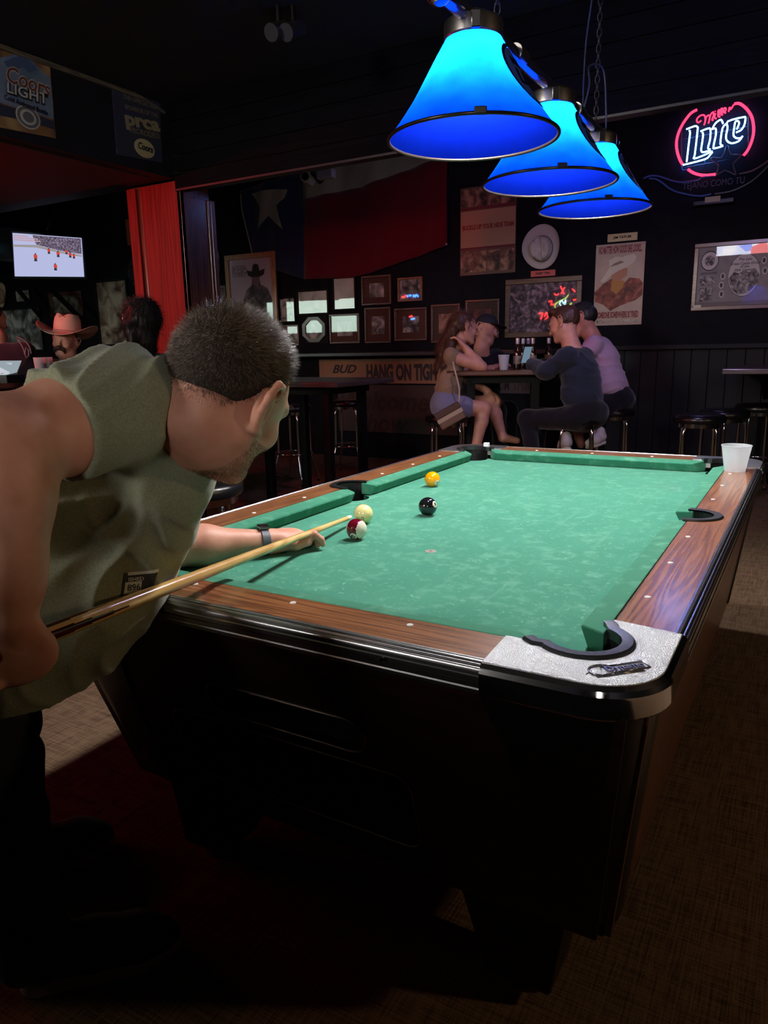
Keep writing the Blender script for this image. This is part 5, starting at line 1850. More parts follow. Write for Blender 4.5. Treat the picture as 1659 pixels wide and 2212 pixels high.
plate('pale yellow name plate above the poster of the person in a hat', (1313, 504, 1377, 521), mat('plate_cream', G(206, 190, 140), 0.5), 'JIM TATUM', mat('ink_black', (0.01, 0.01, 0.01)))
plate('small red name plate under the white cowboy hat on the wall', (1147, 584, 1200, 597), mat('plate_red', G(200, 84, 84), 0.5), 'JOHNNY TOMAS', mat('ink_black', (0.01, 0.01, 0.01)))

# team poster
X0, Z0, X1, Z1 = wrect(995, 400, 1115, 592)
tp = thing('poster', 'tall laminated poster with rows of photos above and below a tan panel', 'poster', ((X0 + X1) / 2, WY, Z0))
wP, hP = X1 - X0, Z1 - Z0
quad(X0, Z0, X1, Z1, WY - 0.001, 0.006).build('board', mat('poster_board', G(86, 66, 58), 0.5), tp)
quad(X0 + 0.005, Z0 + hP * 0.32, X1 - 0.005, Z0 + hP * 0.735, WY - 0.007, 0.001).build('panel', mat('poster_tan', G(168, 134, 106), 0.6), tp)
for k, (a, b) in enumerate(((0.01, 0.24), (0.26, 0.48), (0.50, 0.72), (0.74, 0.98))):
    for z0, z1 in ((0.035, 0.275), (0.78, 0.98)):
        quad(X0 + wP * a, Z0 + hP * z0, X0 + wP * b, Z0 + hP * z1, WY - 0.007, 0.001).build('photo', photo_mat('poster_photo', G(44, 30, 28), G(110, 78, 66), G(170, 128, 104), 10, 1.3 * k + 9 * z0), tp)
for z in (0.295, 0.75):
    quad(X0, Z0 + hP * z, X1, Z0 + hP * (z + 0.022), WY - 0.007, 0.0012).build('stripe', mat('poster_maroon', G(104, 30, 40), 0.6), tp)
text('lettering', 'BUCKLE UP YOUR HIDE TEAM', 0.06, mat('poster_red_ink', G(130, 44, 46), 0.6), tp, ((X0 + X1) / 2, WY - 0.0082, Z0 + hP * 0.545), EX, EZ, 0.0005, 0.003, width=wP * 0.92)


# cowboy hats hung flat on the wall
def wall_hat(label, px, py, w_px, h_px, m, tilt=0.0, Y=WY):
    c = on_y(px, py, Y)
    dpt = (c - CAM) @ CF
    a, b = w_px / FPX * dpt / 2 * 1.12, h_px / FPX * dpt / 2
    t = thing('cowboy_hat', label, 'hat', (c[0], Y, c[2] - b))
    ct, st = math.cos(tilt), math.sin(tilt)
    def pt(r, ang, out):
        u, v = a * r * math.cos(ang), b * r * math.sin(ang)
        return (c[0] + u * ct - v * st, Y - out, c[2] + u * st + v * ct)
    rings_ = []
    for r, o in ((1.0, 0.012), (0.97, 0.006), (0.8, 0.004), (0.62, 0.008), (0.56, 0.02), (0.53, 0.075), (0.49, 0.105), (0.42, 0.115), (0.25, 0.105), (0.02, 0.098)):
        ring = []
        for j in range(40):
            an = 2 * PI * j / 40
            curl = 0.05 * abs(math.cos(an)) ** 3 * max(0, (r - 0.6) / 0.4) ** 2
            crease = (0.045 * math.exp(-(math.cos(an) * r / 0.07) ** 2) + 0.03 * math.exp(-((abs(math.cos(an) * r) - 0.3) / 0.06) ** 2)) if r < 0.5 else 0
            ring.append(pt(r * (1 + (0.1 * math.sin(an) if r > 0.6 else 0)), an, o + curl - crease + 0.002))
        rings_.append(ring)
    V = [q for r in rings_ for q in r]; F = []
    for i in range(len(rings_) - 1):
        for j in range(40):
            F.append((i * 40 + j, i * 40 + (j + 1) % 40, (i + 1) * 40 + (j + 1) % 40, (i + 1) * 40 + j))
    F.append(tuple(range(len(V) - 40, len(V))))
    MB().add(V, F).build('felt', m, t, smooth=True)
    MB().tube([pt(0.57, 2 * PI * j / 36, 0.024) for j in range(36)], 0.006, 6, closed=True).build('band', mat('hat_band', G(90, 78, 74), 0.6), t, smooth=True)
    return t


M_hatw = mat('hat_felt_white', G(190, 182, 178), 0.85, bump=(200, 0.2))
wall_hat('white felt cowboy hat hung flat on the wall above a red plate', 1172, 538, 74, 92, M_hatw, 0.08)
wall_hat('pale cowboy hat on the wall half hidden by the pillar', 466, 572, 34, 60, mat('hat_felt_tan', G(150, 140, 128), 0.85), 0.0)
wall_hat('black cowboy hat on the wall left of the pillar', 296, 592, 36, 66, mat('hat_felt_black', G(22, 22, 26), 0.8), 0.0)
wall_hat('tan straw cowboy hat on the wall at the far left', 4, 640, 40, 52, mat('hat_straw', G(178, 158, 132), 0.85), -0.3)

# picture frame at the right edge, printed collage behind glass
X0, Z0, X1, Z1 = wrect(1498, 520, 1700, 668)
rp, (ix0, iz0, ix1, iz1) = framed('wide brown-framed black and white collage print at the right edge', (1498, 520, 1700, 668), 0.035, wood('frame_mid', G(70, 42, 32), G(96, 60, 44), G(120, 78, 58), 'X'), mat('collage_grey', G(146, 142, 144), 0.6, mottle=(14, 0.5, G(120, 116, 120))))
wI, hI = ix1 - ix0, iz1 - iz0
def disc(name, a, b, ra, rb, m, lv, n_=24):
    poly_wall(name, [(ix0 + wI * a + wI * ra * math.cos(2 * PI * k / n_), iz0 + hI * b + hI * rb * math.sin(2 * PI * k / n_)) for k in range(n_)], WY - 0.0102 - 0.0008 * lv, m, rp, px=False, t=0.0006)
M_c1 = mat('collage_light', G(188, 184, 186), 0.6); M_c2 = mat('collage_dark', G(48, 46, 50), 0.6)
M_c3 = photo_mat('collage_scene', G(40, 38, 42), G(110, 106, 110), G(170, 166, 168), 30, 4.0)
disc('emblem_print', 0.14, 0.77, 0.11, 0.17, M_c2, 0); disc('emblem_print', 0.14, 0.77, 0.10, 0.15, M_c1, 1); disc('emblem_print', 0.14, 0.77, 0.06, 0.09, M_c3, 2)
disc('medallion_print', 0.56, 0.5, 0.19, 0.36, M_c2, 0, 32); disc('medallion_print', 0.56, 0.5, 0.185, 0.35, M_c1, 1, 32)
poly_wall('scene_print', [(ix0 + wI * a, iz0 + hI * b) for a, b in ((0.38, 0.45), (0.44, 0.56), (0.5, 0.53), (0.56, 0.58), (0.62, 0.54), (0.68, 0.6), (0.74, 0.5), (0.73, 0.36), (0.62, 0.2), (0.5, 0.18), (0.42, 0.28))], WY - 0.0122, M_c3, rp, px=False, t=0.0006)
for s_, v in (('The Last', 0.76), ('Great Cattle Drive', 0.69), ('of the', 0.64), ('20th Century', 0.585)):
    text('lettering', s_, 0.03, M_c2, rp, (ix0 + wI * 0.56, WY - 0.0124, iz0 + hI * v), EX, EZ, 0.0004, 0.0005, shear=0.2)
text('lettering', 'CHISHOLM TRAIL ROUNDUP', 0.028, M_c2, rp, (ix0 + wI * 0.14, WY - 0.0122, iz0 + hI * 0.56), EX, EZ, 0.0004, 0.0006, width=wI * 0.2)
for a, b, c, d in ((0.03, 0.36, 0.12, 0.52), (0.13, 0.36, 0.22, 0.52), (0.03, 0.08, 0.2, 0.32)):
    quad(ix0 + wI * a, iz0 + hI * b, ix0 + wI * c, iz0 + hI * d, WY - 0.0105, 0.0006).build('photo_print', M_c3, rp)
for a, b in ((0.31, 0.5), (0.3, 0.35), (0.31, 0.2), (0.78, 0.72), (0.8, 0.55)):
    disc('oval_print', a, b, 0.03, 0.06, M_c1, 0, 16); disc('oval_print', a, b, 0.018, 0.04, M_c2, 1, 12)
quad(ix0, iz0 + 0.0, ix0 + wI, iz0 + hI * 0.07, WY - 0.0105, 0.0006).build('caption_strip', mat('collage_mid', G(104, 98, 100), 0.6), rp)
quad(ix0 - 0.012, iz0 - 0.012, ix0 + 0.05, iz0 + 0.015, WY - 0.0315, 0.0006).build('tape', mat('tape', G(170, 166, 160), 0.4), rp)

# ------------------------------------------------------------------ flag
def flag_pt(px, py, lift=0.0):
    q = on_y(px, py, WY - 0.04)
    wv = 0.018 * math.sin(q[0] * 9 + q[2] * 2) + 0.012 * math.sin(q[0] * 21 - q[2] * 5)
    return (q[0], WY - 0.045 - wv - lift, q[2])


FL = thing('flag', 'faded lone star flag draped along the top of the back wall', 'flag', on_y(740, 600, WY))
fx = [518, 545, 600, 655, 700, 760, 830, 900, 967]
ftop = np.interp(range(518, 968), [518, 655, 967], [412, 366, 296]); fbot = np.interp(range(518, 968), [518, 530, 545, 600, 655, 760, 830, 967], [430, 490, 548, 585, 603, 600, 580, 530])
fmid = np.interp(range(518, 968), [518, 655, 780, 860, 967], [440, 430, 404, 374, 336])
def band(name, x0, x1, top, bot, m):
    xs = np.linspace(x0, x1, 26); V, F = [], []
    for i, x in enumerate(xs):
        k = int(x) - 518 if x < 968 else 449
        k = min(max(k, 0), 449)
        for v in np.linspace(0, 1, 12):
            V.append(flag_pt(x, top[k] * (1 - v) + bot[k] * v))
    n_ = 12
    for i in range(len(xs) - 1):
        for j in range(n_ - 1):
            F.append((i * n_ + j, i * n_ + j + 1, (i + 1) * n_ + j + 1, (i + 1) * n_ + j))
    o = MB().add(V, F).build(name, m, FL, smooth=True)
    md = o.modifiers.new('cloth', 'SOLIDIFY'); md.thickness = 0.002
M_fb = shirt_mat('flag_blue', G(34, 44, 70), G(28, 38, 60), 200); M_fw = shirt_mat('flag_white', G(150, 142, 124), G(130, 124, 108), 200); M_frd = shirt_mat('flag_red', G(100, 18, 32), G(86, 14, 26), 200)
band('blue_field', 519, 655, ftop, fbot, M_fb)
band('white_stripe', 655, 967, ftop, fmid, M_fw)
band('red_stripe', 655, 967, fmid, fbot, M_frd)
star = [(542, 418), (572, 412), (596, 409), (622, 410), (617, 428), (600, 444), (614, 496), (581, 467), (557, 494), (563, 447)]
V, F = [], []
cen = np.array([582.0, 436.0]); KS = 6
for i in range(len(star)):
    a_, b_ = np.array(star[i], float), np.array(star[(i + 1) % len(star)], float)
    idx = {}
    for r_ in range(KS + 1):
        for s_ in range(r_ + 1):
            q_ = cen + (a_ - cen) * (r_ - s_) / KS + (b_ - cen) * s_ / KS
            idx[(r_, s_)] = len(V); V.append(flag_pt(q_[0], q_[1], 0.007))
    for r_ in range(KS):
        for s_ in range(r_ + 1):
            F.append((idx[(r_, s_)], idx[(r_ + 1, s_)], idx[(r_ + 1, s_ + 1)]))
            if s_ < r_:
                F.append((idx[(r_, s_)], idx[(r_ + 1, s_ + 1)], idx[(r_, s_ + 1)]))
MB().add(V, F).build('star', M_fw, FL, smooth=True)
MB().tube([flag_pt(a, b, 0.003) for a, b in ((519, 418), (523, 450), (531, 490), (545, 548))], 0.008, 6).build('hoist_hem', M_fw, FL, smooth=True)
MB().ball(flag_pt(966, 528, 0.01), 0.012, 10, 8).build('grommet', mat('grommet', G(150, 150, 150), 0.3), FL, smooth=True)

# security camera under the header
cc_ = at(664, 386, 5.2)
SCM = thing('security_camera', 'small white bullet security camera under the dark header', 'camera', cc_)
dcam = camdir(-0.2, -0.15, -0.95)
MB().tube([cc_ - dcam * 0.07, cc_ + dcam * 0.05], 0.036, 20).build('body', mat('camera_white', G(150, 152, 160), 0.4), SCM, smooth=True, angle=40)
MB().tube([cc_ + dcam * 0.05, cc_ + dcam * 0.054], 0.026, 18).build('lens', mat('lens_black', (0.01, 0.01, 0.012), 0.1), SCM, smooth=True, angle=40)
MB().tube([cc_ - dcam * 0.02, cc_ - dcam * 0.06 + np.array([0, 0, 0.12]), cc_ - dcam * 0.06 + np.array([0.02, 0.0, 1.2])], 0.012, 10).build('bracket', mat('camera_white', G(150, 152, 160), 0.4), SCM, smooth=True)
qq = at(703, 377, 5.25)
MB().box(qq - np.array([0.06, 0.03, 0.03]), qq + np.array([0.07, 0.03, 0.03])).build('junction_box', mat('box_lilac', G(150, 146, 170), 0.4), SCM, bevel=0.006)

# ------------------------------------------------------------------ neon sign on the right of the back wall
NS = thing('neon_sign', 'red and white neon beer sign with dark scroll and star tubing', 'neon sign', on_y(1545, 440, WY))
NY = WY - 0.07
def c6(cx, cy): return on_y(1360 + cx * 0.1802, 200 + cy * 0.1802, NY)
N_red = emis('neon_red', (1.0, 0.02, 0.06), 5.0)
N_white = emis('neon_icy', (0.10, 0.33, 1.0), 26.0)
N_off = mat('tube_unlit', G(110, 112, 124), 0.25)
N_offb = mat('tube_unlit_blue', G(84, 110, 190), 0.25)
def neon(name, pts, m, r=0.0085, k=6, conv=c6):
    P = smooth_path([conv(*q) for q in pts], k) if k else [conv(*q) for q in pts]
    MB().tube(P, r, 8).build(name, m, NS, smooth=True)
neon('ring_tube', [(810, 205), (745, 240), (690, 300), (630, 390), (585, 490), (562, 600), (570, 700), (600, 800), (635, 860)], N_red, 0.011)
neon('ring_tube', [(1255, 135), (1310, 130), (1370, 165), (1430, 230), (1470, 310), (1487, 420), (1480, 520), (1450, 620), (1410, 700), (1365, 755)], N_red, 0.011)
neon('ring_tube', [(700, 920), (760, 960), (840, 985), (930, 990), (1030, 980)], N_red, 0.011)
for pth in ([(860, 335), (820, 360), (805, 325), (835, 285), (880, 268), (905, 290), (907, 340), (893, 390)], [(907, 340), (922, 290), (950, 272), (962, 300), (945, 370)], [(955, 320), (975, 260), (1000, 235), (1008, 265), (990, 325), (1005, 328)],
            [(1030, 250), (1018, 300), (1042, 312)], [(1062, 290), (1062, 220), (1078, 215), (1070, 285), (1088, 290)], [(1098, 270), (1096, 200), (1112, 196), (1103, 262), (1120, 262)], [(1125, 235), (1152, 215), (1152, 188), (1132, 190), (1126, 232), (1155, 245)], [(1188, 230), (1200, 175), (1212, 200), (1250, 142)], [(1022, 228), (1030, 222)]):
    neon('script_tube', pth, N_red, 0.0062)
L1 = [(680, 440), (780, 402), (812, 412), (815, 455), (782, 740), (770, 792), (880, 755), (992, 705), (960, 752), (900, 800), (640, 868)]
L2 = [(712, 455), (725, 480), (705, 650), (685, 830)]
I1 = [(850, 465), (940, 430), (970, 445), (965, 560), (940, 665), (970, 685), (885, 715), (858, 690), (870, 600), (882, 500), (870, 480)]
T1 = [(990, 440), (1030, 430), (1035, 500), (1005, 650), (1020, 668), (1120, 638), (1088, 612), (1115, 425), (1165, 372)]
T2 = [(990, 440), (1012, 395), (1040, 358), (1095, 325), (1120, 372)]
E1 = [(1275, 478), (1335, 450), (1375, 390), (1388, 312), (1365, 294), (1178, 345), (1175, 420), (1155, 530), (1175, 585), (1230, 607), (1310, 580), (1355, 520), (1330, 545), (1280, 545), (1245, 510), (1255, 420), (1268, 350), (1300, 342), (1312, 372), (1285, 440)]
for pth in (L1, L2, I1, T1, T2, E1):
    neon('letter_tube', pth, N_white, 0.0064, 3)
neon('star_tube', [(1160, 650), (1175, 642), (1210, 745), (1345, 748), (1240, 850), (1272, 968), (1250, 980), (1140, 930), (1040, 992), (1072, 870), (985, 800), (1000, 782), (1110, 780), (1160, 650)], N_off, 0.007, 2)
for pth, m in (([(165, 1030), (240, 1000), (330, 1000), (430, 1030), (520, 1060), (640, 1075), (820, 1050), (860, 1020), (1010, 1000)], N_offb), ([(235, 1030), (310, 1035), (390, 1080), (480, 1150), (600, 1200), (830, 1240), (980, 1215)], N_offb),
               ([(1020, 1215), (1180, 1190), (1300, 1150), (1450, 1070), (1560, 980), (1680, 860)], N_off), ([(1310, 975), (1450, 945), (1560, 890), (1680, 805)], N_off)):
    neon('scroll_tube', pth, m, 0.008, 5)
neon('link_tube', [(620, 880), (630, 925), (655, 932), (690, 920)], N_offb, 0.006, 3)
ta, tb = c6(640, 1130), c6(1380, 1050)
text('lettering', 'TEJANO COMO TU', 0.075, N_off, NS, (ta + tb) / 2, tb - ta, np.array([0, 0, 1.0]) - (tb - ta) * ((tb - ta)[2] / ((tb - ta) @ (tb - ta))), 0.004, -0.0006, width=float(np.linalg.norm(tb - ta)))
# clear backing panel, stand-offs, transformer and its label
P0, P1 = c6(560, 1000), c6(1500, 110)
for a, b in (((620, 240), (620, 960)), ((1420, 130), (1420, 800)), ((620, 560), (1420, 400)), ((620, 900), (1180, 800)), ((900, 780), (900, 1010))):
    MB().tube([c6(*a) + np.array([0, 0.02, 0]), c6(*b) + np.array([0, 0.02, 0])], 0.004, 6).build('support_bar', mat('support_dark', G(24, 26, 40), 0.3), NS)
for a in ((640, 860), (1365, 755), (700, 920), (1030, 980), (830, 1240), (1180, 650)):
    q_ = c6(*a); MB().tube([q_, q_ + np.array([0, 0.068, 0])], 0.005, 8).build('stand_off', mat('support_dark', G(24, 26, 40), 0.3), NS)
q0, q1 = c6(760, 1370), c6(1260, 1250)
MB().box((q0[0], WY - 0.09, q0[2]), (q1[0], WY, q1[2])).build('transformer', M_blk, NS, bevel=0.008)
q0, q1 = c6(905, 1325), c6(1095, 1240)
MB().box((q0[0], WY - 0.094, q0[2]), (q1[0], WY - 0.09, q1[2])).build('paper_label', M_paper, NS)

# neon signs on the front wall behind the camera; their reflections show in the picture glass
def refl(px, py):
    P0 = on_y(px, py, WY - 0.016); d = ray(px, py) * np.array([1, -1, 1])
    return P0 + d * ((YF + 0.07 - P0[1]) / d[1])
N_red2 = emis('neon_red_strong', (1.0, 0.03, 0.03), 42)
N_grn = emis('neon_green', (0.6, 0.8, 0.1), 20)
N_ice = emis('neon_star', (0.5, 0.9, 0.9), 30)
N_blue = emis('neon_blue', (0.05, 0.25, 1.0), 40)
def sign_back(label, paths):
    c0 = refl(*paths[0][0][0])
    t = thing('neon_sign', label, 'neon sign', c0)
    lo = np.min([refl(*q) for p_, _, _ in paths for q in p_], 0); hi = np.max([refl(*q) for p_, _, _ in paths for q in p_], 0)
    MB().box((lo[0] - 0.1, YF, lo[2] - 0.08), (hi[0] + 0.1, YF + 0.03, hi[2] + 0.08)).build('back_panel', M_blk, t, bevel=0.005)
    for p_, m, r in paths:
        MB().tube(smooth_path([refl(*q) for q in p_], 4), r, 8).build('neon_tube', m, t, smooth=True)
sign_back('neon sign with red strokes and a star on the front wall', [
    ([(1211, 618), (1219, 636)], N_red2, 0.012), ([(1220, 620), (1212, 635)], N_red2, 0.012),
    ([(1197, 634), (1202, 638), (1207, 634)], N_red2, 0.012), ([(1236, 624), (1242, 630)], N_red2, 0.012),
    ([(1185, 652), (1192, 650), (1190, 658), (1198, 657)], N_red2, 0.012), ([(1164, 678), (1172, 677), (1168, 690)], N_red2, 0.014),
    ([(1176, 684), (1180, 676), (1184, 682), (1178, 690)], N_red2, 0.014), ([(1190, 676), (1196, 674), (1194, 684), (1200, 684)], N_red2, 0.014),
    ([(1238, 648), (1246, 646)], N_red2, 0.014),
    ([(1214, 648), (1218, 655), (1222, 648), (1221, 657), (1214, 662), (1209, 655), (1214, 648)], N_ice, 0.012),
    ([(1228, 636), (1222, 644), (1206, 652), (1198, 662), (1208, 670), (1222, 664), (1236, 654)], N_grn, 0.010)])
sign_back('red and blue neon sign on the far end of the front wall', [
    ([(868, 634), (874, 630), (876, 640), (868, 642)], N_red2, 0.02), ([(880, 642), (882, 634), (886, 640)], N_blue, 0.02),
    ([(887, 640), (890, 625), (894, 632), (893, 642)], N_blue, 0.02), ([(897, 642), (899, 636), (904, 641)], N_blue, 0.02),
    ([(888, 690), (896, 688)], N_blue, 0.02), ([(885, 684), (890, 683)], N_red2, 0.02)])
t = thing('television', 'pale lit projection screen at the far left end of the front wall', 'television', (-12.6, YF, 1.75))
MB().box((-14.4, YF + 0.002, 1.72), (-11.2, YF + 0.05, 2.78)).build('casing', M_blk, t)
MB().box((-14.35, YF + 0.05, 1.75), (-11.25, YF + 0.054, 2.75)).build('screen', emis('screen_pale', (0.72, 0.95, 0.82), 9.0), t)

# ------------------------------------------------------------------ banners under the ledge
X0, Z0, X1, Z1 = wrect(690, 775, 945, 828, WY - 0.02)
bn = thing('banner', 'tan printed vinyl banner hung just under the drink ledge', 'banner', (X0, WY - 0.02, Z0))
X1 += 0.25
quad(X0, Z0, X1, Z1, WY - 0.018, 0.003).build('sheet', mat('banner_tan', G(150, 118, 84), 0.7, mottle=(3, 0.5, G(132, 92, 70))), bn)
text('lettering', 'BUD', 0.13, mat('banner_ink', G(26, 20, 26), 0.6), bn, on_y(742, 798, WY - 0.0225), EX, EZ, 0.0006, 0.004, shear=0.35, width=on_y(768, 798, WY)[0] - on_y(716, 798, WY)[0])
o = text('lettering', 'HANG ON TIGHT', 0.23, mat('banner_ink', G(26, 20, 26), 0.6), bn, on_y(872, 806, WY - 0.0225), EX, EZ, 0.0006, 0.012, width=on_y(955, 806, WY)[0] - on_y(789, 806, WY)[0])
X0, Z0, X1, Z1 = wrect(770, 832, 935, 935, WY - 0.02)
bw_ = thing('banner', 'dark brown banner with script lettering low on the back wall', 'banner', (X0, WY - 0.02, Z0))
quad(X0 - 0.25, Z0, X1 + 0.3, Z1, WY - 0.018, 0.003).build('sheet', mat('banner_brown', G(66, 46, 42), 0.7, mottle=(3, 0.5, G(50, 36, 34))), bw_)
M_scri = mat('banner_script', G(36, 18, 20), 0.7)
text('lettering', 'Welcome', 0.3, M_scri, bw_, on_y(822, 868, WY - 0.0225), EX, EZ, 0.0006, 0.008, shear=0.3)
text('lettering', 'Show', 0.3, M_scri, bw_, on_y(820, 915, WY - 0.0225), EX, EZ, 0.0006, 0.008, shear=0.3)
X0, Z0, X1, Z1 = wrect(1062, 812, 1165, 850, WY - 0.02)
b3 = thing('banner', 'red lettered banner on the wall under the high table', 'banner', (X0, WY - 0.02, Z0))
quad(X0, Z0, X1, Z1, WY - 0.018, 0.003).build('sheet', mat('banner_dusk', G(70, 56, 60), 0.7), b3)
text('lettering', 'SLIM THIRD', 0.16, mat('banner_redink', G(40, 20, 24), 0.6), b3, ((X0 + X1) / 2, WY - 0.0225, (Z0 + Z1) / 2), EX, EZ, 0.0006, 0.006, width=(X1 - X0) * 0.9)

# ------------------------------------------------------------------ bar stools
M_vinyl = mat('black_vinyl', G(16, 16, 18), rough=0.28)
def make_stool(label):
    t = thing('bar_stool', label, 'stool', (0, 0, 0), world=False, group='round bar stools')
    MB().lathe([(0.0001, 0.75), (0.12, 0.752), (0.162, 0.745), (0.178, 0.728), (0.178, 0.70), (0.17, 0.69), (0.0001, 0.688)], (0, 0, 0), 36).build('seat', M_vinyl, t, smooth=True, angle=50)
    MB().lathe([(0.150, 0.688), (0.155, 0.688), (0.155, 0.66), (0.150, 0.66)], (0, 0, 0), 36, close=True).build('seat_ring', M_chrome, t, smooth=True, angle=40)
    for k in range(4):
        a = PI / 4 + k * PI / 2
        c, s = math.cos(a), math.sin(a)
        P = smooth_path([(0.07 * c, 0.07 * s, 0.672), (0.125 * c, 0.125 * s, 0.668), (0.15 * c, 0.15 * s, 0.63), (0.155 * c, 0.155 * s, 0.5), (0.158 * c, 0.158 * s, 0.3), (0.17 * c, 0.17 * s, 0.24), (0.225 * c, 0.225 * s, 0.08), (0.228 * c, 0.228 * s, 0.012)], 5)
        lg_ = MB().tube(P, 0.0115, 10).build('leg', M_chrome, t, smooth=True)
        f_ = MB().tube([(0.228 * c, 0.228 * s, 0.014), (0.228 * c, 0.228 * s, 0.0)], 0.015, 10).build('rubber_foot', M_blk, None); f_.parent = lg_
    MB().tube([(0.168 * math.cos(a), 0.168 * math.sin(a), 0.29) for a in np.linspace(0, 2 * PI, 40, endpoint=False)], 0.010, 8, closed=True).build('foot_ring', M_chrome, t, smooth=True)
    return t
st0 = make_stool('chrome-legged black bar stool in front of the tan banner')
def fl(px, py, h): q = on_z(px, py, h); return (q[0], q[1], 0)
q = on_z(757, 1021, 0.0)
st0.location = (q[0], q[1], 0); st0.rotation_euler = (0, 0, 0.3)
SG = 'round bar stools'
dup(st0, (-1.80, 1.02, 0), 0.6, 'black bar stool close to the left rail behind the player')
dup(st0, fl(1512, 897, 0.74), 0.2, 'nearest of the empty black bar stools at the right of the back wall')
dup(st0, fl(1566, 884, 0.75), 0.9, 'middle of the empty black bar stools at the right of the back wall')
dup(st0, fl(1640, 872, 0.75), 0.4, 'rightmost empty black bar stool under the wall shelf')
dup(st0, (-3.95, 4.5, 0), 0.1, 'black bar stool behind the player and the small dark table')


# ------------------------------------------------------------------ tables
def high_table(label, c, half, z, mtop, rot=0.0):
    t = thing('high_table', label, 'table', (c[0], c[1], 0), rotz=rot, world=False)
    MB().box((-half[0], -half[1], z - 0.04), (half[0], half[1], z)).build('table_top', mtop, t, bevel=0.008)
    MB().box((-half[0] * 0.68, -half[1] * 0.68, z - 0.1), (half[0] * 0.68, half[1] * 0.68, z - 0.041)).build('apron', M_fr_black, t)
    for sx in (-1, 1):
        for sy in (-1, 1):
            x, y = sx * half[0] * 0.58, sy * half[1] * 0.58
            MB().box((x - 0.03, y - 0.03, 0), (x + 0.03, y + 0.03, z - 0.1)).build('leg', M_fr_black, t)
    return t
M_ttop = wood('table_top_brown', G(60, 30, 24), G(84, 44, 34), G(104, 58, 44), 'X', 0.6, rough=0.25)
M_ttop2 = wood('table_top_dark', G(52, 42, 44), G(74, 60, 62), G(96, 80, 80), 'X', 0.6, rough=0.35)
TC = at(1088, 797, 5.8)
PT = high_table('brown-topped high table with four people and beer bottles', TC, (0.42, 0.36), 1.075, M_ttop, 0.35)
q = on_z(728, 832, 1.0)
high_table('small dark wooden high table behind the player', (q[0] - 0.5, q[1] + 0.42), (0.5, 0.42), 1.02, M_ttop2, 0.0)
q = on_z(1560, 797, 1.05)
wsf = thing('wall_shelf', 'dark wooden drinks shelf fixed to the wall at the right edge', 'shelf', (q[0] + 0.6, WY, 0.9))
MB().box((q[0], q[1], 1.01), (q[0] + 1.2, WY - 0.092, 1.05)).build('shelf_board', M_ttop2, wsf, bevel=0.006)
for bx in (0.25, 0.95):
    MB().prism([(q[1] + 0.25, 1.008), (WY - 0.036, 1.008), (WY - 0.036, 0.75)], lambda u, v: (q[0] + bx - 0.015, u, v), lambda u, v: (q[0] + bx + 0.015, u, v)).build('bracket', M_fr_black, wsf)

# bottles and cups on the people's table
M_amber = mat('bottle_amber', G(40, 18, 10), rough=0.08, coat=0.5)
M_label = mat('bottle_label', G(150, 130, 120), 0.6); M_foil = mat('bottle_foil', G(190, 180, 185), 0.3, metal=0.4)
def bottle(label, px, t_):
    b = at(px, 790, t_); b = np.array([b[0], b[1], 1.075])
    t = thing('beer_bottle', label, 'bottle', b, group='beer bottles on the high table')
    MB().lathe([(0.0001, 0.002), (0.029, 0.0), (0.031, 0.006), (0.031, 0.115), (0.027, 0.14), (0.0155, 0.165), (0.0135, 0.20)], b, 20).build('glass', M_amber, t, smooth=True, angle=50)
    MB().lathe([(0.0138, 0.178), (0.0145, 0.20), (0.0155, 0.225), (0.0145, 0.232), (0.0001, 0.232)], b, 20).build('neck_foil', M_foil, t, smooth=True, angle=50)
    MB().lathe([(0.0316, 0.04), (0.0316, 0.1)], b, 20).build('paper_label', M_label, t, smooth=True)
bottle('amber beer bottle nearest the viewer on the high table', 1117, 5.62)
bottle('beer bottle just behind the nearest one on the high table', 1129, 5.9)
bottle('third beer bottle from the left on the high table', 1140, 5.98)
bottle('fourth beer bottle from the left on the high table', 1150, 5.75)
bottle('beer bottle in front of the jacketed man, rightmost of the bottles', 1184, 5.95)
qc = at(1088, 797, 5.55)
plastic_cup('clear plastic cup on the high table in front of the man in the cap', (qc[0], qc[1], 1.075), 0.11, 0.042, 0.03)

# ------------------------------------------------------------------ header posters over the bar (on the soffit's left face, seen from the right)
SX = HX - 0.02
def srect(x0, y0, x1, y1):
    a, b = on_x(x0, (y0 + y1) / 2, SX), on_x(x1, (y0 + y1) / 2, SX)
    return a, b
def sp(px, py, lift=0.0):
    q = on_x(px, py, SX); return np.array([SX + 0.004 + lift, q[1], q[2]])
def sheet(name, pts, m, parent, lift=0.0, t=0.003):
    P = [sp(*q) for q in pts]
    P = [(q[1], q[2]) for q in P]
    return MB().prism(P, lambda u, v: (SX + 0.001 + lift, u, v), lambda u, v: (SX + 0.001 + t + lift, u, v)).build(name, m, parent)
EY_ = (0, 1, 0)
cp = thing('poster', 'mountain label beer poster at the left end of the soffit', 'poster', sp(50, 290))
sheet('sheet', [(-70, 92), (106, 135), (120, 299), (-70, 262)], photo_mat('beer_sheet', G(104, 74, 48), G(150, 112, 70), G(180, 150, 110), 5, 2.0), cp)
M_snow = mat('snow_blue', G(150, 166, 186), 0.6, mottle=(9, 0.5, G(100, 122, 156)))
sheet('label_print', [(-40, 120), (0, 125), (28, 118), (50, 117), (66, 130), (84, 148), (108, 172), (114, 258), (60, 240), (0, 222), (-40, 214)], M_snow, cp, 0.0045, 0.001)
sheet('mountain_print', [(6, 134), (30, 124), (48, 120), (64, 134), (80, 152), (60, 158), (48, 146), (34, 150), (16, 148)], mat('mountain_blue', G(78, 98, 140), 0.6), cp, 0.006, 0.001)
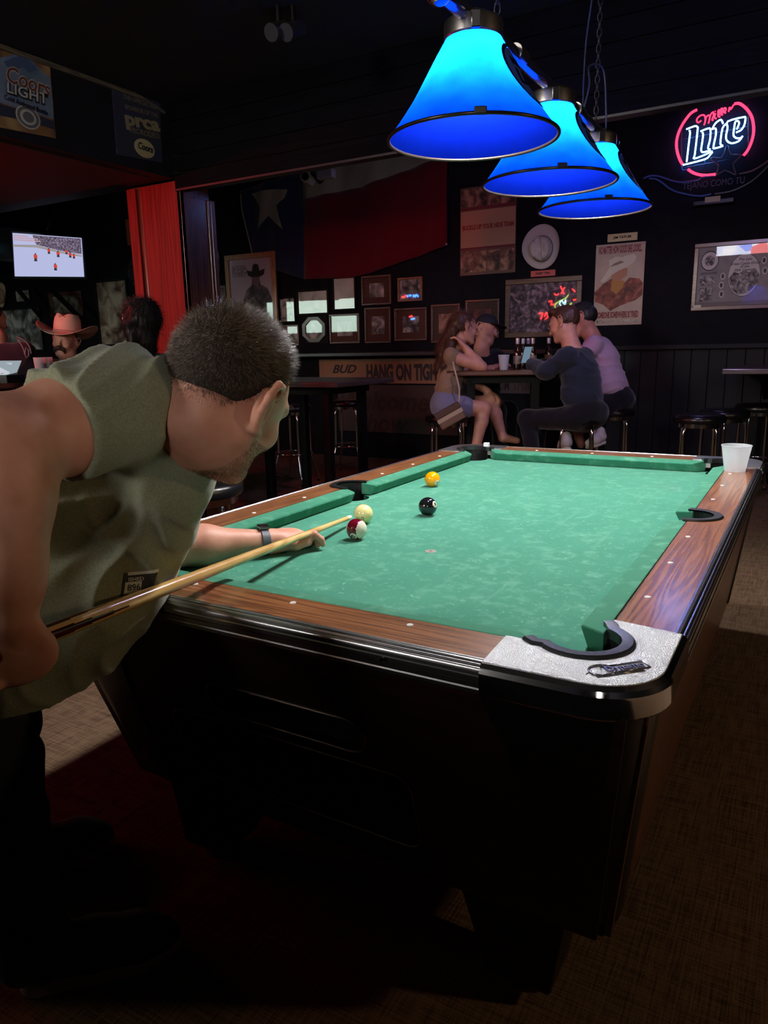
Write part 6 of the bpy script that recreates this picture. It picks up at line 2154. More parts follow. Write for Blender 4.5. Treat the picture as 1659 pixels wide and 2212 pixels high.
sheet('band_print', [(-40, 216), (0, 225), (60, 243), (114, 262), (115, 280), (60, 262), (0, 250), (-40, 240)], mat('label_navy', G(48, 54, 74), 0.6), cp, 0.0055, 0.001)
M_brk = mat('label_brick', G(120, 62, 50), 0.6); M_bone = mat('label_bone', G(196, 196, 196), 0.5); M_nvy = mat('label_ink', G(30, 34, 50), 0.6)
def stext(name, s, size, m, parent, p0, p1, lift, bold=0.0, shear=0.0):
    a, b = sp(*p0, lift), sp(*p1, lift)
    d = b - a; up = np.array([0, 0, 1.0]); up = up - d * (d @ up) / (d @ d)
    return text(name, s, size, m, parent, (a + b) / 2, d, up, 0.0006, bold, shear, width=float(np.linalg.norm(d)))
stext('lettering', 'Coors', 0.112, M_bone, cp, (8, 160), (103, 196), 0.0070, 0.006, 0.2)
stext('lettering', 'Coors', 0.112, M_brk, cp, (9, 160), (102, 196), 0.0088, 0.001, 0.2)
stext('lettering', 'LIGHT', 0.072, M_nvy, cp, (8, 190), (101, 219), 0.0070, 0.006, 0.1)
stext('lettering', 'LIGHT', 0.072, M_bone, cp, (9, 189), (99, 217), 0.0088, 0.001, 0.1)
stext('lettering', 'Cold Activated Bottle', 0.034, M_nvy, cp, (6, 210), (100, 246), 0.0098, 0.0006)
c0_ = sp(59, 254)
for r_, m, l_ in ((0.058, M_bone, 0.0070), (0.051, mat('medal_grey', G(110, 112, 120), 0.4), 0.0078), (0.038, M_bone, 0.0086), (0.026, mat('medal_grey', G(110, 112, 120), 0.4), 0.0094)):
    MB().prism([(c0_[1] + r_ * 1.25 * math.cos(a), c0_[2] + r_ * math.sin(a)) for a in np.linspace(0, 2 * PI, 28, endpoint=False)], lambda u, v: (SX + l_, u, v), lambda u, v: (SX + l_ + 0.0006, u, v)).build('medallion', m, cp)
rp2 = thing('poster', 'dark rodeo beer sponsor poster on the soffit beside the pillar', 'poster', sp(300, 340))
sheet('sheet', [(240, 184), (344, 222), (350, 352), (252, 334)], mat('sponsor_navy', G(56, 58, 74), 0.5), rp2)
M_spt = mat('sponsor_ink', G(120, 112, 96), 0.5)
stext('lettering', 'THE OFFICIAL BEER', 0.034, M_spt, rp2, (264, 209), (340, 234), 0.0045, 0.0008)
stext('lettering', 'SPONSOR OF THE', 0.034, M_spt, rp2, (268, 231), (339, 251), 0.0045, 0.0008)
stext('lettering', 'prca', 0.105, mat('sponsor_gold', G(150, 140, 110), 0.5), rp2, (267, 256), (342, 272), 0.0045, 0.005)
stext('lettering', 'PRORODEO', 0.045, M_spt, rp2, (279, 281), (342, 296), 0.0045, 0.001)
c0_ = sp(311, 321)
MB().prism([(c0_[1] + 0.082 * math.cos(a), c0_[2] - 0.0 + 0.054 * math.sin(a)) for a in np.linspace(0, 2 * PI, 28, endpoint=False)], lambda u, v: (SX + 0.005, u, v), lambda u, v: (SX + 0.006, u, v)).build('oval_print', mat('sponsor_cream', G(190, 180, 140), 0.5), rp2)
stext('lettering', 'Coors', 0.055, M_nvy, rp2, (295, 314), (327, 325), 0.0068, 0.0012, 0.2)

# ------------------------------------------------------------------ television and small things in the bar on the left
tv4 = [at(27, 503, 7.6), at(176, 514, 7.2), at(182, 598, 7.2), at(32, 597, 7.6)]     # tl, tr, br, bl
TV = thing('television', 'lit television showing an ice hockey game at the upper left', 'television', (tv4[2] + tv4[3]) / 2)
tl, tr, br, bl = [np.array(q) for q in tv4]
nrm = unit(np.cross(tr - tl, bl - tl)); nrm = nrm if nrm @ (CAM - tl) > 0 else -nrm
def tvp(u, v, l_=0.0): return tl * (1 - u) * (1 - v) + tr * u * (1 - v) + bl * (1 - u) * v + br * u * v + nrm * l_
M_ice = emis('tv_ice', (0.62, 0.66, 1.0), 0.75)
MB().hexa([tvp(-0.03, 1.05, -0.06), tvp(1.03, 1.05, -0.06), tvp(1.03, 1.05, -0.004), tvp(-0.03, 1.05, -0.004), tvp(-0.03, -0.05, -0.06), tvp(1.03, -0.05, -0.06), tvp(1.03, -0.05, -0.004), tvp(-0.03, -0.05, -0.004)]).build('casing', M_blk, TV, bevel=0.006)
def tq(name, pts, m, l_=0.002):
    n_ = len(pts)
    MB().add([tvp(*q, l_) for q in pts], [tuple(range(n_))]).build(name, m, TV)
tq('screen', [(0, 0), (1, 0), (1, 1), (0, 1)], M_ice, 0.0)
nm = bpy.data.materials.new('tv_crowd'); nm.use_nodes = True
N, L = nm.node_tree.nodes, nm.node_tree.links; N.clear()
e = N.new('ShaderNodeEmission'); o = N.new('ShaderNodeOutputMaterial'); tc = N.new('ShaderNodeTexCoord'); n = N.new('ShaderNodeTexNoise'); r = N.new('ShaderNodeValToRGB')
n.inputs['Scale'].default_value = 60; n.inputs['Detail'].default_value = 4; L.new(tc.outputs['Object'], n.inputs['Vector']); L.new(n.outputs['Fac'], r.inputs['Fac']); L.new(r.outputs['Color'], e.inputs[0]); L.new(e.outputs[0], o.inputs[0])
r.color_ramp.elements[0].position = 0.4; r.color_ramp.elements[0].color = (0.10, 0.07, 0.10, 1); r.color_ramp.elements[1].position = 0.7; r.color_ramp.elements[1].color = (0.5, 0.42, 0.62, 1)
e.inputs[1].default_value = 0.6
tq('crowd_image', [(0.3, 0.02), (0.99, 0.02), (0.99, 0.42), (0.7, 0.36), (0.35, 0.24)], nm)
tq('boards_image', [(0.0, 0.27), (0.35, 0.25), (0.7, 0.37), (0.99, 0.45), (0.99, 0.49), (0.7, 0.42), (0.35, 0.31), (0.0, 0.32)], emis('tv_boards', (0.55, 0.5, 0.5), 0.6), 0.003)
M_tvr = emis('tv_red', (0.8, 0.08, 0.05), 0.8); M_tvd = emis('tv_dark', (0.08, 0.07, 0.1), 0.5)
for u, v, s_ in ((0.33, 0.52, 1.2), (0.53, 0.36, 0.9), (0.66, 0.42, 1.0), (0.61, 0.74, 1.1), (0.83, 0.43, 0.9), (0.88, 0.46, 0.8), (0.78, 0.36, 0.8)):
    tq('player_image', [(u - 0.022 * s_, v - 0.03 * s_), (u + 0.022 * s_, v - 0.03 * s_), (u + 0.026 * s_, v + 0.04 * s_), (u - 0.02 * s_, v + 0.04 * s_)], M_tvr, 0.004)
    tq('player_image', [(u - 0.008, v - 0.06 * s_), (u + 0.008, v - 0.06 * s_), (u + 0.02 * s_, v + 0.1 * s_), (u - 0.02 * s_, v + 0.1 * s_)], M_tvd, 0.003)
for v0, u1 in ((0.04, 0.24), (0.09, 0.38), (0.14, 0.42)):
    tq('score_image', [(0.02, v0), (u1, v0 + 0.005), (u1, v0 + 0.035), (0.02, v0 + 0.03)], emis('tv_score', (0.75, 0.5, 0.6), 0.7), 0.004)
tc0 = tvp(0.5, -0.05, -0.05)
MB().tube([tc0, tc0 + np.array([0, 0, 0.12]), np.array([tc0[0], tc0[1] + 0.05, ZC])], 0.02, 10).build('ceiling_mount', M_blk, TV, smooth=True)

# cyan neon at the far left edge
NL = thing('neon_sign', 'cyan neon lettering partly cut by the left edge', 'neon sign', at(15, 560, 8.3))
N_cy = emis('neon_cyan', (0.25, 0.9, 1.0), 5.0)
def c2(cx, cy): return at(cx * 0.2532, 450 + cy * 0.2532, 8.3)
for pth in ([(0, 235), (8, 300), (30, 350), (60, 365)], [(28, 230), (35, 300), (60, 350), (98, 345)], [(58, 240), (62, 310), (100, 330)], [(45, 390), (100, 355)], [(40, 385), (65, 415), (92, 420)], [(70, 225), (120, 222), (185, 205)], [(205, 200), (215, 235)], [(100, 215), (100, 330)], [(-60, 240), (-50, 340), (-10, 380), (45, 390)]):
    MB().tube(smooth_path([c2(*q) for q in pth], 4), 0.013, 8).build('letter_tube', N_cy, NL, smooth=True)
MB().box(c2(-80, 440) + np.array([0, 0.05, 0]), c2(220, 180) + np.array([0, 0.08, 0])).build('back_panel', M_blk, NL)

# pictures on the wall behind the bar
framed('tall pale bull rider print left of the pillar', (212, 603, 282, 748), 0.03, M_fr_black, photo_mat('photo_bull', G(70, 34, 30), G(150, 132, 112), G(196, 184, 160), 5, 8.4))
framed('dark framed small print under the television', (110, 630, 180, 684), 0.06, M_fr_brown, photo_mat('photo_tv', G(50, 44, 40), G(110, 100, 90), G(170, 160, 140), 7, 5.0))
framed('small pale print between the straw hat and the roof brace', (34, 625, 68, 654), 0.02, M_fr_black, photo_mat('photo_leaf', G(110, 108, 100), G(160, 156, 146), G(190, 186, 176), 9, 1.0))
framed('large grey photograph behind the cowboy', (6, 664, 94, 760), 0.03, M_fr_black, bw(9, 5))
framed('small orange poster partly behind the pillar', (273, 470, 305, 532), 0.012, M_fr_black, mat('poster_orange', G(140, 74, 44), 0.6), glass=False)
for (a, b) in (((36, 622), (86, 682)), ((112, 626), (186, 700))):
    pa_, pb_ = on_y(*a, WY - 0.25), on_y(*b, WY - 0.25)
    br_ = MB().tube([pa_, pb_], 0.045, 4).build('brace_beam', M_fr_black)
    tag(br_, 'black diagonal timber brace ' + ('above the cowboy hat' if a[0] > 100 else 'left of the cowboy'), 'beam')

# bar counter with a till tablet and tumblers
BC = thing('bar_counter', 'dark bar counter behind the player', 'bar counter', (-3.95, 0.6, 0))
tb_ = at(20, 805, 3.7)
cz = float(tb_[2]) - 0.05
MB().box((-4.35, -1.4, cz - 0.05), (-3.55, 1.75, cz)).build('counter_top', M_ledge, BC, bevel=0.01)
MB().box((-4.25, -1.35, 0), (-3.7, 1.7, cz - 0.05)).build('counter_body', M_fr_black, BC)
MB().box((-3.7, -1.3, cz - 0.11), (-3.675, 0.6, cz - 0.085)).build('red_tint_strip', emis('red_tint_glow', (1.0, 0.03, 0.05), 22), BC)  # unseen strip added for a red tint on cabinet and shoe
TT = thing('till_tablet', 'lit till tablet screen on the bar counter at the left edge', 'tablet', tb_)
q4 = [at(-25, 779, 3.75), at(49, 779, 3.75), at(38, 806, 3.68), at(-25, 822, 3.68)]
MB().add([q_ - np.array([0, 0, 0.006]) for q_ in q4] + q4, [(3, 2, 1, 0), (0, 1, 5, 4), (1, 2, 6, 5), (2, 3, 7, 6), (3, 0, 4, 7), (4, 5, 6, 7)]).build('casing', M_blk, TT)
up_ = unit(np.cross(q4[1] - q4[0], q4[3] - q4[0])); up_ = up_ if up_ @ (CAM - q4[0]) > 0 else -up_
def tabq(name, pts, m, l_):
    V = []
    for u, v in pts:
        V.append(q4[0] * (1 - u) * (1 - v) + q4[1] * u * (1 - v) + q4[3] * (1 - u) * v + q4[2] * u * v + up_ * l_)
    MB().add(V, [tuple(range(len(V)))]).build(name, m, TT)
tabq('screen', [(0.02, 0.03), (0.98, 0.03), (0.98, 0.97), (0.02, 0.97)], emis('tablet_glow', (0.6, 0.72, 0.8), 0.5), 0.003)
tabq('window_image', [(0.1, 0.2), (0.72, 0.2), (0.72, 0.95), (0.1, 0.95)], emis('tablet_white', (0.8, 0.84, 0.9), 0.7), 0.005)
for v in (0.35, 0.48, 0.7, 0.82):
    tabq('text_image', [(0.42, v), (0.58, v), (0.58, v + 0.04), (0.42, v + 0.04)], emis('tablet_text', (0.2, 0.22, 0.25), 0.5), 0.006)
MB().box((tb_[0] - 0.05, tb_[1] - 0.05, cz), (tb_[0] + 0.05, tb_[1] + 0.05, cz + 0.04)).build('stand', M_blk, TT)
for k, (px, dd) in enumerate(((86, 4.2), (101, 4.3))):
    g_ = on_x(px, 782, -3.9); g_[2] = cz + 0.03
    t = thing('tumbler', ('left' if k == 0 else 'right') + ' glass tumbler of dark drink beside the till tablet', 'glass', (g_[0], g_[1], g_[2] - 0.03))
    MB().lathe([(0.0001, -0.028), (0.03, -0.03), (0.036, 0.09), (0.034, 0.09), (0.0285, -0.024), (0.0001, -0.022)], g_, 24).build('glass', M_plastic, t, smooth=True, angle=50)
    MB().lathe([(0.0001, -0.02), (0.028, -0.02), (0.0325, 0.055), (0.0001, 0.055)], g_, 20).build('drink', mat('drink_red', G(120, 30, 30), 0.1), t, smooth=True, angle=50)

# ceiling track spots near the top edge
for k, px in enumerate((600, 632)):
    q_ = on_z(px, 12, ZC)
    t = thing('track_spot', ('left' if k == 0 else 'right') + ' dark track spotlight on the ceiling near the top edge', 'spotlight', q_)
    MB().tube([q_, q_ - np.array([0, 0, 0.09])], 0.012, 10).build('stem', M_blk, t)
    MB().tube([q_ - np.array([0, 0, 0.09]) + np.array([0, 0.05, 0.01]), q_ - np.array([0, 0.06, 0.13])], 0.038, 16).build('can', mat('spot_can', G(70, 70, 78), 0.35, metal=0.6), t, smooth=True, angle=40)

# ------------------------------------------------------------------ lamps that tint the room, most added out of view
def par_can(label, loc, aim, col, power, ang, size=0.06, top_z=3.7):
    loc = np.array(loc, float); d = unit(np.array(aim, float) - loc)
    t = thing('tint_light', label, 'spotlight', loc)
    MB().tube([loc - d * 0.16, loc - d * 0.01], [0.05, 0.055], 18, caps=False).build('can', M_blk, t, smooth=True, angle=40)
    MB().tube([loc - d * 0.17, loc - d * 0.16], [0.03, 0.05], 18).build('cap', M_blk, t, smooth=True, angle=40)
    MB().tube([loc - d * 0.1, np.array([loc[0], loc[1], top_z])], 0.012, 8).build('bracket', M_blk, t)
    ld = bpy.data.lights.new('coloured_bulb', 'SPOT'); ld.energy = power; ld.color = col; ld.spot_size = math.radians(ang); ld.spot_blend = 0.6; ld.shadow_soft_size = size
    lo = bpy.data.objects.new('coloured_bulb', ld); COL.objects.link(lo); lo.location = loc
    lo.rotation_euler = Vector(d).to_track_quat('-Z', 'Y').to_euler()
    lo.parent = t; lo.matrix_parent_inverse = Matrix.Translation(t.location).inverted()
par_can('red stage light under the bar soffit', (-4.7, 0.6, 2.22), (-3.6, 2.7, 1.7), (1.0, 0.012, 0.02), 100, 95, top_z=2.352)
par_can('added violet light hidden behind the plank header', (-0.4, 3.3, 2.55), (-1.9, 5.4, 1.0), (0.60, 0.45, 1.0), 48, 110)  # unseen lamp added to light the seated guests
par_can('added white fill light over the back of the bar', (-7.0, 3.4, 2.75), (-8.2, 6.2, 1.7), (0.8, 0.85, 1.0), 16, 110)  # unseen lamp added to bring up the bar wall pictures
par_can('added red tint light in the back alcove', (-3.3, 4.2, 2.6), (-2.6, 6.0, 1.2), (1.0, 0.12, 0.10), 9, 120)  # unseen lamp added to redden the alcove
par_can('added warm white fill light aimed at the flag', (-2.9, 3.3, 3.3), (-4.9, 6.2, 2.6), (1.0, 0.93, 0.8), 8, 90)  # unseen lamp added to bring out the flag and its star

# ================================================================== the other guests
M_skin2 = skin_mat('skin_pale', srgb(206, 152, 130), srgb(190, 132, 112))
def cloth(name, a, b): return shirt_mat(name, srgb(*a), srgb(*b), 260)


def guest(label, base, head, fwd, up, neck, shoulders, hips, arms, legs, shirt, pants, sleeve=0.45, legskin=False, hs=1.0, torso=(0.17, 0.11), h=0.009,
          hair=None, tops=None, shoes=None, longs=False, skin=None, foldseed=1, shorts=False, short_cut=0.55):
    """a clothed figure: head centre, facing/up, neck base, (right, left) shoulders, hips centre, arms [(elbow, wrist)], legs [(hip, knee, ankle)]"""
    skin = skin or M_skin2
    t = thing('person', label, 'person', base)
    pts = [head, neck, hips, *shoulders] + [q for a in arms for q in a] + [q for l_ in legs for q in l_]
    lo = np.min(pts, 0) - 0.22; hi = np.max(pts, 0) + 0.22
    lo[2] = max(lo[2], -0.02)
    Rm = frame(fwd, up)
    B = Field(lo, hi, h)
    T = head_field(B, head, Rm, hs)
    B.cap(T(0, -0.02, -0.05), neck, 0.052 * hs, 0.06, 0.03)
    B.cap(neck, (shoulders[0] + shoulders[1]) / 2, 0.06, 0.07, 0.03)
    for s, (e, w_) in zip(shoulders, arms):
        B.chain([s, e], [0.05, 0.042], 0.03)
        B.chain([e, e * 0.65 + w_ * 0.35, w_], [0.04, 0.04, 0.027], 0.02)
        d = unit(w_ - e)
        sd = unit(np.cross(d, [0.2, 0.1, 1.0])); nn_ = np.cross(sd, d)
        B.ell(w_ + d * 0.05, (0.05, 0.038, 0.018), np.array([d, sd, nn_]), 0.015)
        for i in range(4):
            k0 = w_ + d * 0.085 + sd * (0.028 - 0.019 * i)
            k1 = k0 + d * 0.03 - nn_ * 0.012; k2 = k1 + d * 0.012 - nn_ * 0.024
            B.chain([k0, k1, k2], [0.0105, 0.0095, 0.0085], 0.004)
        B.chain([w_ + d * 0.03 + sd * 0.03, w_ + d * 0.06 + sd * 0.052 - nn_ * 0.01, w_ + d * 0.085 + sd * 0.05 - nn_ * 0.02], [0.014, 0.011, 0.009], 0.01)
    if legskin:
        for hp, kn, an in legs:
            B.chain([hp, kn], [0.08, 0.055], 0.03)
            B.chain([kn, kn * 0.65 + an * 0.35, an], [0.05, 0.05, 0.034], 0.02)
            if shoes is None:
                B.cap(an, an + unit(np.array([fwd[0], fwd[1], 0])) * 0.12 - np.array([0, 0, 0.03]), 0.035, 0.025, 0.02)
    link('body', B.mesh('body'), skin, t)
    # shirt
    S = Field(lo, hi, h)
    ax = unit(neck - hips); ac = unit(shoulders[1] - shoulders[0]); ac = unit(ac - ax * (ac @ ax)); fr = np.cross(ax, ac)
    RT = np.array([ac, fr, ax])
    mid = (shoulders[0] + shoulders[1]) / 2
    L_ = np.linalg.norm(mid - hips)
    S.ell(mid - ax * L_ * 0.30, (torso[0], torso[1], L_ * 0.42), RT, 0.05)
    S.ell(hips + ax * L_ * 0.28, (torso[0] * 0.95, torso[1] * 1.05, L_ * 0.38), RT, 0.06)
    S.cap(shoulders[0], shoulders[1], 0.062, 0.062, 0.04)
    for s, (e, w_) in zip(shoulders, arms):
        if longs:
            S.chain([s, e, w_ * 0.9 + e * 0.1], [0.068, 0.06, 0.046], 0.03)
        elif sleeve > 0:
            S.cap(s, s + (e - s) * sleeve, 0.066, 0.062, 0.03)
    S.warp(lambda P: vnoise(P * 11, foldseed) * 0.008 - (1 - np.abs(np.sin((P @ unit(ax + fr * 0.6)) * 38 + vnoise(P * 6, foldseed + 3) * 3))) ** 2 * 0.008)
    S.cap(neck - ax * 0.02 + unit(np.array(fwd)) * 0.015, T(0, 0, -0.05), 0.066, 0.075, 0.01, 'cut')
    S.plane(hips - ax * 0.03, -ax, 0.01)
    link('shirt', S.mesh('shirt', 1), shirt, t)
    # trousers
    J = Field(lo, hi, h)
    J.ell(hips - ax * 0.02, (torso[0] * 0.98, torso[1] * 1.2, 0.13), RT, 0.05)
    for hp, kn, an in legs:
        if shorts:
            J.cap(hp, hp + (kn - hp) * short_cut, 0.094, 0.088, 0.04)
        else:
            J.chain([hp, kn, an], [0.09, 0.068, 0.055], 0.04)
    J.warp(lambda P: vnoise(P * 16, foldseed + 7) * 0.006)
    link('trousers' if not shorts else 'shorts', J.mesh('trousers', 1), pants, t)
    if hair is not None:
        hair(t, T, Rm, head, hs)
    for sh_ in (shoes or []):
        shoe_at(t, *sh_)
    return t, T


def shoe_at(t, heel, toe, mu, ms):
    """sneaker between two 3d points (heel and toe, sole level)"""
    heel = np.array(heel, float); toe = np.array(toe, float)
    d = unit(toe - heel); L_ = np.linalg.norm(toe - heel); u_ = unit(np.array([0, 0, 1.0]) - d * d[2])
    pt = lambda a, z: heel + d * (a * L_) + u_ * z
    fs = Field(np.minimum(heel, toe) - 0.1, np.maximum(heel, toe) + np.array([0.1, 0.1, 0.16]), 0.008)
    fs.chain([pt(0.14, 0.05), pt(0.5, 0.045), pt(0.86, 0.035)], [0.036, 0.04, 0.032], 0.03)
    fs.cap(pt(0.16, 0.06), pt(0.18, 0.10), 0.035, 0.036, 0.02)
    up_ = link('sneaker', fs.mesh('sneaker'), mu, t)
    fo = Field(np.minimum(heel, toe) - 0.1, np.maximum(heel, toe) + 0.1, 0.008)
    fo.chain([pt(0.12, 0.006), pt(0.5, 0.006), pt(0.88, 0.008)], [0.03, 0.034, 0.03], 0.02)
    fo.plane(pt(0, 0.02), u_); fo.plane(pt(0, -0.008), -u_)
    so_ = link('sole', fo.mesh('sole'), ms, None); so_.parent = up_


def blob_hair(m, prims, seed=2, amp=0.004, name='hair', h=0.006, fuzz=0, flen=0.03):
    """hair as a soft mass with combed grooves; prims: (kind, args) in the head frame"""
    def fn(t, T, Rm, head, hs):
        F = Field(head - 0.36, head + 0.30, h)
        for k_ in prims:
            if k_[0] == 'e':
                F.ell(T(*k_[1]), np.array(k_[2]) * hs, Rm, 0.02)
            elif k_[0] == 'c':
                F.cap(T(*k_[1]), T(*k_[2]), k_[3], k_[4], 0.03)
            elif k_[0] == 'x':
                F.ell(T(*k_[1]), np.array(k_[2]) * hs, Rm, 0.012, 'cut')
            elif k_[0] == 'w':
                F.cap(np.array(k_[1]), np.array(k_[2]), k_[3], k_[4], 0.03)
        F.warp(lambda P: vnoise(P * 26, seed) * amp + np.sin(((P - head) @ Rm[0]) * 260 + vnoise(P * 18, seed + 1) * 3) * min(amp * 0.4, 0.0016))
        o_ = link(name, F.mesh(name, 1), m, t)
        if fuzz:
            P_, N_ = sample_mesh(o_.data, fuzz, seed)
            dn = np.tile(-np.array([0, 0, 1.0]), (fuzz, 1)); dn = dn - N_ * (dn * N_).sum(1)[:, None]
            strands(name + '_strands', P_ - N_ * 0.002, N_ * 0.22 + dn + Rm[1] * -0.1, flen, 0.0011, m, t, 0.25, seed)
    return fn


def cap_hat(col, brim_dir=1.0, back=False):
    m = mat('cap_cloth_%d_%d_%d' % col, srgb(*col), 0.8)
    def fn(t, T, Rm, head, hs):
        F = Field(head - 0.2, head + 0.24, 0.006)
        F.ell(T(0, -0.012, 0.05), np.array((0.084, 0.103, 0.085)) * hs, Rm, 0.01)
        F.plane(T(0, 0, 0.042), -Rm[2] - Rm[1] * 0.08)
        c_ = link('cap_crown', F.mesh('cap_crown'), m, t)
        F = Field(head - 0.26, head + 0.26, 0.005)
        s_ = -1 if back else 1
        F.ell(T(0, 0.10 * s_, 0.046 if not back else 0.03), np.array((0.075, 0.085, 0.010)) * hs, Rm, 0.006)
        F.ell(T(0, -0.012, 0.03), np.array((0.080, 0.099, 0.075)) * hs, Rm, 0.004, 'cut')
        b_ = link('cap_brim', F.mesh('cap_brim'), m, t)
        if not back:
            pass
    return fn


def both(*fns):
    def fn(*a):
        for f in fns:
            f(*a)
    return fn


def stool_under(px, py, t_, label, z=0.74):
    q = at(px, py, t_)
    return dup(st0, (q[0], q[1], 0), 0.3, label)


# --- woman with long hair, tan top, denim shorts
tW = 5.65
W_ = lambda x, y, d=0.0: at(x, y, tW + d)
hd_ = W_(1003, 710)
brownh = mat('hair_long_brown', srgb(84, 52, 40), rough=0.45)
wf = camdir(0.86, -0.12, 0.2); wu = camdir(0.06, 1.0, 0.0)
woman, _ = guest('woman in a tan sleeveless top with long hair, seated at the high table', (W_(965, 900)[0], W_(965, 900)[1], 0), hd_, wf, wu, W_(984, 752), (W_(976, 770, -0.12), W_(985, 768, 0.18)), W_(962, 868),
    [(W_(1040, 793, -0.10), W_(1006, 752, -0.10)), (W_(1010, 818, 0.15), W_(1055, 846, 0.10))],
    [(W_(968, 880, -0.08), W_(1046, 882, -0.08), W_(1028, 966, -0.08)), (W_(968, 880, 0.12), W_(1062, 868, 0.1), W_(1086, 945, 0.12))],
    cloth('tan_knit', (150, 124, 100), (132, 108, 88)), cloth('denim_shorts', (130, 132, 160), (110, 112, 142)), sleeve=0.0, legskin=True, hs=0.95, torso=(0.15, 0.095),
    hair=blob_hair(brownh, [('e', (0, -0.03, 0.035), (0.088, 0.10, 0.098)), ('x', (0, 0.10, -0.035), (0.07, 0.09, 0.085)), ('w', W_(985, 705), W_(962, 752), 0.06, 0.055), ('w', W_(962, 752), W_(946, 800), 0.055, 0.025), ('w', W_(975, 740, -0.06), W_(958, 790, -0.1), 0.04, 0.02)], 4, 0.006, fuzz=5000, flen=0.06), shorts=True, short_cut=0.45, foldseed=11)
stool_under(968, 912, 5.65, 'bar stool under the seated woman in the tan top')
# her small brown shoulder bag
bg = W_(972, 898, -0.24)
BGT = thing('shoulder_bag', 'small striped brown shoulder bag at the seated woman\'s hip', 'bag', bg - np.array([0, 0, 0.09]))
Rb = Matrix.Translation(Vector(bg)) @ Matrix.Rotation(0.5, 4, 'Z') @ Matrix.Rotation(-0.5, 4, 'Y')
MB().box((-0.10, -0.04, -0.065), (0.10, 0.04, 0.065)).xform(Rb).build('pouch', mat('bag_brown', srgb(120, 92, 74), 0.6), BGT, bevel=0.012)
MB().box((-0.102, -0.043, -0.012), (0.102, -0.038, 0.018)).xform(Rb).build('pale_stripe', mat('bag_cream', srgb(180, 160, 140), 0.6), BGT)
MB().box((-0.102, -0.044, 0.02), (0.102, 0.0, 0.067)).xform(Rb).build('flap', mat('bag_dark', srgb(84, 60, 50), 0.6), BGT, bevel=0.006)
MB().tube(smooth_path([W_(990, 885, -0.22), W_(992, 840, -0.2), W_(980, 790, -0.16), W_(976, 765, -0.14)], 5), 0.007, 6).build('strap', mat('bag_cream', srgb(180, 160, 140), 0.6), BGT, smooth=True)

# --- man in black cap facing the viewer across the table
tC = 6.25
C_ = lambda x, y, d=0.0: at(x, y, tC + d)
capman, _ = guest('man in a black cap and black t-shirt on the far side of the high table', (C_(1040, 900)[0], C_(1040, 900)[1], 0), C_(1050, 713), camdir(0.62, -0.22, -0.55), camdir(0.08, 1.0, 0.1), C_(1040, 752), (C_(1012, 776, 0.0), C_(1072, 772, 0.1)), C_(1036, 875),
    [(C_(1030, 815, -0.2), C_(1068, 796, -0.3)), (C_(1090, 800, -0.05), C_(1068, 794, -0.35))],
    [(C_(1030, 885, -0.05), C_(1075, 890, -0.4), C_(1080, 965, -0.4)), (C_(1046, 885, 0.1), C_(1100, 885, -0.2), C_(1100, 965, -0.2))],
    cloth('black_cotton', (30, 30, 36), (22, 22, 28)), cloth('black_denim', (26, 26, 32), (20, 20, 26)), sleeve=0.6, torso=(0.19, 0.12), hs=1.02,
    hair=both(blob_hair(mat('hair_short_brown', srgb(60, 42, 34), 0.6), [('e', (0, -0.025, 0.03), (0.080, 0.094, 0.085)), ('x', (0, 0.10, -0.03), (0.09, 0.10, 0.10))], 5, 0.002), cap_hat((26, 28, 40))), foldseed=21)

# --- man in navy jacket, back to the viewer
tJ = 5.35
J_ = lambda x, y, d=0.0: at(x, y, tJ + d)
jackman, _ = guest('man in a navy jacket leaning on the high table with his back to the viewer', (J_(1250, 900)[0], J_(1250, 900)[1], 0), J_(1219, 700, 0.05), camdir(-0.75, -0.2, 0.55), camdir(-0.12, 1.0, 0.1), J_(1233, 745, 0.02), (J_(1262, 772, 0.16), J_(1226, 770, -0.16)), J_(1264, 890, 0.0),
    [(J_(1215, 800, 0.35), J_(1165, 788, 0.42)), (J_(1180, 803, -0.05), J_(1146, 783, 0.18))],
    [(J_(1255, 905, 0.1), J_(1165, 900, 0.35), J_(1160, 975, 0.30)), (J_(1240, 905, -0.1), J_(1140, 905, 0.15), J_(1150, 975, 0.05))],
    cloth('navy_twill', (40, 46, 62), (32, 38, 52)), cloth('black_trouser', (24, 24, 30), (18, 18, 24)), longs=True, torso=(0.20, 0.135), hs=1.03,
    hair=blob_hair(mat('hair_auburn', srgb(74, 48, 36), 0.5), [('e', (0, -0.02, 0.038), (0.083, 0.100, 0.092)), ('x', (0, 0.105, -0.04), (0.10, 0.085, 0.11)), ('e', (0, 0.05, 0.10), (0.06, 0.05, 0.03))], 6, 0.004, fuzz=3500, flen=0.02),
    shoes=[(J_(1228, 972, -0.1), J_(1210, 975, 0.1), mat('sneaker_grey', srgb(150, 148, 150), 0.7), M_sole)], foldseed=31)
stool_under(1246, 905, 5.35, 'bar stool under the man in the navy jacket')
ph = J_(1137, 766, 0.15)
PHN = thing('phone', 'phone with a lit screen held by the man in the navy jacket', 'phone', ph - np.array([0, 0, 0.06]))
Rp = Matrix.Translation(Vector(ph)) @ Matrix.Rotation(0.9, 4, 'Z') @ Matrix.Rotation(0.4, 4, 'X')
MB().box((-0.036, -0.005, -0.07), (0.036, 0.004, 0.07)).xform(Rp).build('casing', M_blk, PHN, bevel=0.004)
MB().box((-0.032, -0.006, -0.064), (0.032, -0.005, 0.064)).xform(Rp).build('screen', emis('phone_glow', (0.4, 0.6, 0.8), 0.35), PHN)

